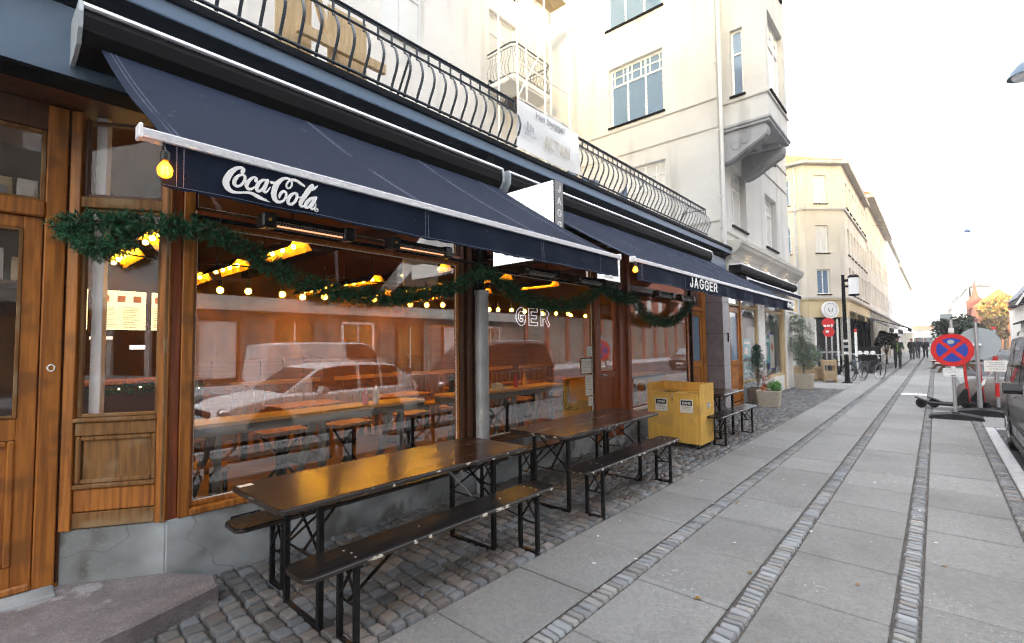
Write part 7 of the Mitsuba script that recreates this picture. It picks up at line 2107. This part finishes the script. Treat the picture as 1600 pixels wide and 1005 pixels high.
# ------------------------------------------------------------------ trees
def broad_tree(name, label, base, h, crown, n, size, tone, seed, mname='leaf', trunk_r=.18):
    t = thing(name, label, 'tree')
    b = np.asarray(base, float)
    V, F, C, off = [], [], [], 0
    rr = random.Random(seed)
    tips = []
    for k in range(crown[0]):
        a = 2 * math.pi * k / crown[0] + rr.uniform(-.4, .4); rd = crown[1] * rr.uniform(.2, .85)
        c = b + [rd * math.cos(a), rd * math.sin(a), h * rr.uniform(.52, .92)]
        tips.append(c)
        m, col = leaf_ball(c, crown[1] * rr.uniform(.35, .55), n, size, seed * 31 + k, tone, (1, 1, .85), 1.8)
        V.append(m[0]); F.append(m[1] + off); off += len(m[0]); C.append(col)
    part(t, 'crown', (np.vstack(V), np.vstack(F)), mname, color=np.vstack(C))
    part(t, 'trunk', MB().tube([b, b + [0, 0, h * .3], b + [.05, .05, h * .7]], [trunk_r, trunk_r * .7, trunk_r * .25], 8), 'bark', True)
    for c in tips[:7]:
        part(t, 'limb', MB().tube([b + [0, 0, h * .28], b + (c - b) * [.45, .45, .72], c], [trunk_r * .45, trunk_r * .28, trunk_r * .06], 6), 'bark', True)
    return t


YEL = (.42, .30, .08)
broad_tree('autumn_tree', 'sunlit yellow autumn tree beside the brick church, left one', (126, -8.8, -.15), 9.4, (11, 2.9), 420, .42, YEL, 3, trunk_r=.4)
broad_tree('autumn_tree', 'sunlit yellow autumn tree behind the pavilion, right one', (112, -8.6, -.15), 9.0, (11, 2.7), 420, .40, (.46, .33, .10), 4, trunk_r=.4)
broad_tree('autumn_tree', 'low brown autumn tree under the yellow ones', (98, -6.7, -.15), 5, (8, 1.8), 300, .25, (.26, .16, .06), 5, trunk_r=.2)
for k, (x, y, h, r_) in enumerate(((46, -.9, 3.0, 1.3), (50, -1.5, 3.3, 1.5), (43.5, -1.5, 2.6, 1.2), (42, 2.6, 2.4, .7))):
    broad_tree('street_shrub', ('dark evergreen shrub at the road edge, nearest to the walking people', 'tall dark evergreen shrub at the road edge, farthest back', 'dark evergreen shrub behind the no stopping sign', 'small clipped evergreen by the left houses')[k], (x, y, -.05), h, (7, r_), 260, .12, (.035, .055, .035), 20 + k, trunk_r=.07)
single('orange_hoarding', 'low orange hoarding in front of the pavilion', 'fence', MB().box(58, 58.1, -6.4, -4.9, -.1, 1.5), 'menu_orange')
# ------------------------------------------------------------------ people
import manifold3d as m3


def bones(bl, edge=.03, rounds=6, seg=14):
    """bl: (p, rp, q, rq) bones; one smooth closed surface."""
    ms = []
    for p, rp, q, rq in bl:
        a = m3.Manifold.sphere(rp, seg).translate(tuple(float(v) for v in p)); b = m3.Manifold.sphere(rq, seg).translate(tuple(float(v) for v in q))
        ms.append(m3.Manifold.batch_hull([a, b]))
    m = m3.Manifold.batch_boolean(ms, m3.OpType.Add).refine_to_length(edge)
    q = m.to_mesh()
    t = trimesh.Trimesh(np.array(q.vert_properties[:, :3]), np.array(q.tri_verts), process=True)
    trimesh.smoothing.filter_taubin(t, .5, .53, rounds)
    return np.array(t.vertices), np.array(t.faces)


def figure(label, x, y, heading, J, clothes, hair='hair_dark', cap=None, group=None, stripe=False, beard=False, z0=0.0):
    """J: joints in a local frame, forward +x, left +y. Clothes: (jacket material, trousers material, coat length)."""
    t = thing('person', label, 'person', group)
    A = {k: np.array(v, float) for k, v in J.items()}
    tf = lambda m: place(m, (x, y, z0), heading)
    hd, nk, ch, pv = A['head'], A['neck'], A['chest'], A['pelvis']
    bl = [(hd + [0, 0, .035], .088, hd + [.012, 0, -.045], .072), (hd + [.05, 0, -.075], .036, hd + [.01, 0, -.03], .07), (nk, .055, hd + [0, 0, -.08], .05), (nk, .06, ch, .10), (ch, .115, pv, .11)]
    bl.append((hd + [.085, 0, -.005], .012, hd + [.105, 0, -.035], .014))       # nose
    for s in (1, -1):
        bl.append((hd + [.0, s * .088, -.01], .014, hd + [-.005, s * .092, -.045], .011))     # ears
    fl, sides = [], (('l', 1), ('r', -1))
    for k, s in sides:
        sh, el, wr, hp, kn, an = A['sh' + k], A['el' + k], A['wr' + k], A['hip' + k], A['kn' + k], A['an' + k]
        bl += [(ch, .085, sh, .062), (sh, .056, el, .042), (el, .042, wr, .028), (pv, .10, hp, .088), (hp, .088, kn, .056), (kn, .055, an, .040), (an, .04, an + [.04, 0, -.03], .036)]
        d = (wr - el) / np.linalg.norm(wr - el)
        inw = np.array([0, -s, 0.0]); inw -= d * (inw @ d); inw /= np.linalg.norm(inw)
        fwd = np.cross(inw, d) * s
        pm = wr + d * .055
        bl += [(wr, .026, pm, .024)]
        curl = inw * .6
        for i, (off, ln) in enumerate(((.030, .070), (.010, .080), (-.010, .075), (-.030, .060))):
            b0 = pm + d * .012 + fwd * off
            m0 = b0 + (d * .8 + curl * .35) * ln * .55
            t0 = m0 + (d * .55 + inw * .75) * ln * .5
            bl += [(pm + fwd * off * .8, .012, b0, .0105), (b0, .0105, m0, .0095), (m0, .0095, t0, .008)]
        th = wr + d * .025 + fwd * .026
        t1 = th + (fwd * .75 + d * .5 + inw * .3) * .04
        bl += [(wr + d * .015, .015, th, .014), (th, .013, t1, .0105), (t1, .0105, t1 + (d * .85 + inw * .4) * .03, .009)]
    part(t, 'body', tf(bones(bl, .022, 4, 12)), 'skin', True)
    jm, tm, cl = clothes
    jb = [(nk + [0, 0, -.03], .085, ch, .150), (ch + [.01, .05, 0], .135, pv + [0, .045, .06], .130), (ch + [.01, -.05, 0], .135, pv + [0, -.045, .06], .130)]
    for k, s in sides:
        sh, el, wr = A['sh' + k], A['el' + k], A['wr' + k]
        jb += [(ch + [0, s * .05, .05], .11, sh, .085), (sh, .080, el, .066), (el, .066, wr - (wr - el) * .08, .048)]
        if cl:
            hp, kn = A['hip' + k], A['kn' + k]
            jb += [(pv + [0, s * .05, .06], .13, hp + (kn - hp) * cl, .105)]
    part(t, 'jacket', tf(bones(jb, .035, 5)), jm, True)
    tb = [(pv + [0, .04, .02], .118, pv + [0, -.04, .02], .118)]
    for k, s in sides:
        hp, kn, an = A['hip' + k], A['kn' + k], A['an' + k]
        tb += [(pv, .11, hp, .10), (hp, .10, kn, .074), (kn, .072, an + [0, 0, .02], .058)]
    part(t, 'trousers', tf(bones(tb, .035, 5)), tm, True)
    for k, s in sides:
        an = A['an' + k]; f_ = A.get('toe' + k, an + [.15, s * .02, -.055])
        part(t, 'shoe', tf(bones([(an + [-.03, 0, -.045], .042, f_, .034), (an, .046, f_ - (f_ - an) * .35, .040)], .025, 3)), 'black_paint', True)
    hb = [(hd + [-.02, 0, .055], .090, hd + [-.035, 0, -.02], .082), (hd + [.03, 0, .075], .072, hd + [-.02, 0, .06], .085)]
    part(t, 'hair', tf(bones(hb, .025, 3)), cap or hair, True)
    for s in (1, -1):
        part(t, 'eye', tf(MB().ball(hd + [.079, s * .032, .008], .011, 8).mesh()), 'black_paint', True)
    part(t, 'mouth', tf(MB().bar(hd + [.083, -.024, -.068], hd + [.083, .024, -.068], .008, .008).mesh()), 'tail_red')
    if beard:
        part(t, 'beard', tf(bones([(hd + [.045, .03, -.085], .042, hd + [.045, -.03, -.085], .042), (hd + [.05, 0, -.10], .040, hd + [.03, 0, -.09], .05)], .02, 3)), hair, True)
    if stripe:
        part(t, 'zip', tf(MB().tube([ch + [.162, 0, .14], ch + [.165, 0, 0], pv + [.142, 0, .16], pv + [.150, 0, -.05]], .010, 6).mesh()), 'cloth_hi_vis')
    return t


def walking(h=1.78, stride=.24, arm=.5, bend=.0):
    s = h / 1.78
    J = {'head': (.02, 0, 1.655), 'neck': (0, 0, 1.50), 'chest': (0, 0, 1.32), 'pelvis': (0, 0, .97),
         'shl': (0, .185, 1.43), 'shr': (0, -.185, 1.43), 'ell': (.06, .25, 1.16), 'elr': (-.06, -.25, 1.16), 'wrl': (.06 + .24 * arm, .21, 1.02 + .1 * bend), 'wrr': (-.05 + .24 * arm * (.9 if bend else -.2), -.22, .98 + .14 * bend),
         'hipl': (.0, .095, .92), 'hipr': (.0, -.095, .92), 'knl': (.12, .10, .50), 'knr': (-.02, -.10, .50), 'anl': (stride, .10, .09), 'anr': (-stride, -.10, .11)}
    J['toel'] = (stride + .15, .11, .05); J['toer'] = (-stride + .14, -.11, .04)
    return {k: tuple(c * s for c in v) for k, v in J.items()}


figure('man in a dark green jacket with a bright zip walking towards the camera', 35.6, 1.70, math.pi + .04, walking(1.80, .13, .8, 1), ('jacket_green', 'cloth_black', .18), cap='cloth_black', stripe=True, beard=True)
figure('person in a long black coat walking behind the man in the green jacket', 52.5, 1.55, math.pi, walking(1.76, .16, .3), ('cloth_black', 'cloth_black', .75), 'hair_dark')
figure('dark clothed person on the left of the farthest pair', 56.0, 1.25, math.pi - .1, walking(1.80, .2, .4), ('cloth_navy', 'cloth_black', .3), 'hair_dark')
figure('dark clothed person on the right of the farthest pair', 57.0, .75, math.pi + .1, walking(1.74, .18, .4), ('cloth_black', 'cloth_navy', .1), 'hair_dark')
SJ = {'head': (.10, 0, 1.36), 'neck': (.03, 0, 1.20), 'chest': (0, 0, 1.02), 'pelvis': (-.05, 0, .70), 'shl': (.02, .185, 1.13), 'shr': (.02, -.185, 1.13), 'ell': (.16, .23, .93), 'elr': (.16, -.23, .93), 'wrl': (.36, .09, 1.04), 'wrr': (.36, -.09, 1.04),
      'hipl': (-.02, .10, .68), 'hipr': (-.02, -.10, .68), 'knl': (.40, .14, .66), 'knr': (.40, -.14, .66), 'anl': (.32, .14, .28), 'anr': (.32, -.14, .28), 'toel': (.47, .15, .24), 'toer': (.47, -.15, .24)}
figure('seated guest in black eating at the counter behind the rain pipe', 4.62, 5.10, -math.pi / 2 + .25, SJ, ('cloth_black', 'cloth_black', 0), 'hair_dark')
t = thing('burger', 'burger held by the seated guest at the second counter', 'food')
bc = np.array([4.71, 4.68, 1.08])
part(t, 'bun', MB().lathe([(0, .012), (.052, .012), (.056, .026), (.042, .052), (.0, .062)], bc, 16), 'counter_wood', 40)
part(t, 'patty', MB().lathe([(0, -.012), (.056, -.012), (.058, .0), (.056, .011), (0, .011)], bc, 16), 'bark', 40)
part(t, 'bun', MB().lathe([(0, -.034), (.048, -.034), (.054, -.022), (.052, -.013), (0, -.013)], bc, 16), 'counter_wood', 40)
stool(4.62, 5.16, .1, 'wooden stool under the seated guest')
# ------------------------------------------------------------------ haze
scene['haze_air'] = {'type': 'homogeneous', 'albedo': rgb(.95, .95, .955), 'sigma_t': .0009}
scene['haze'] = {'type': 'cube', 'to_world': mi.ScalarTransform4f().translate([300, 0, 17.4]).scale([1230, 1230, 18.6]), 'bsdf': {'type': 'null'}, 'interior': {'type': 'ref', 'id': 'haze_air'}}
labels['haze'] = {'label': 'thin bright haze that pales the far end of the street', 'category': 'haze', 'kind': 'stuff'}
scene['camera']['medium'] = {'type': 'ref', 'id': 'haze_air'}
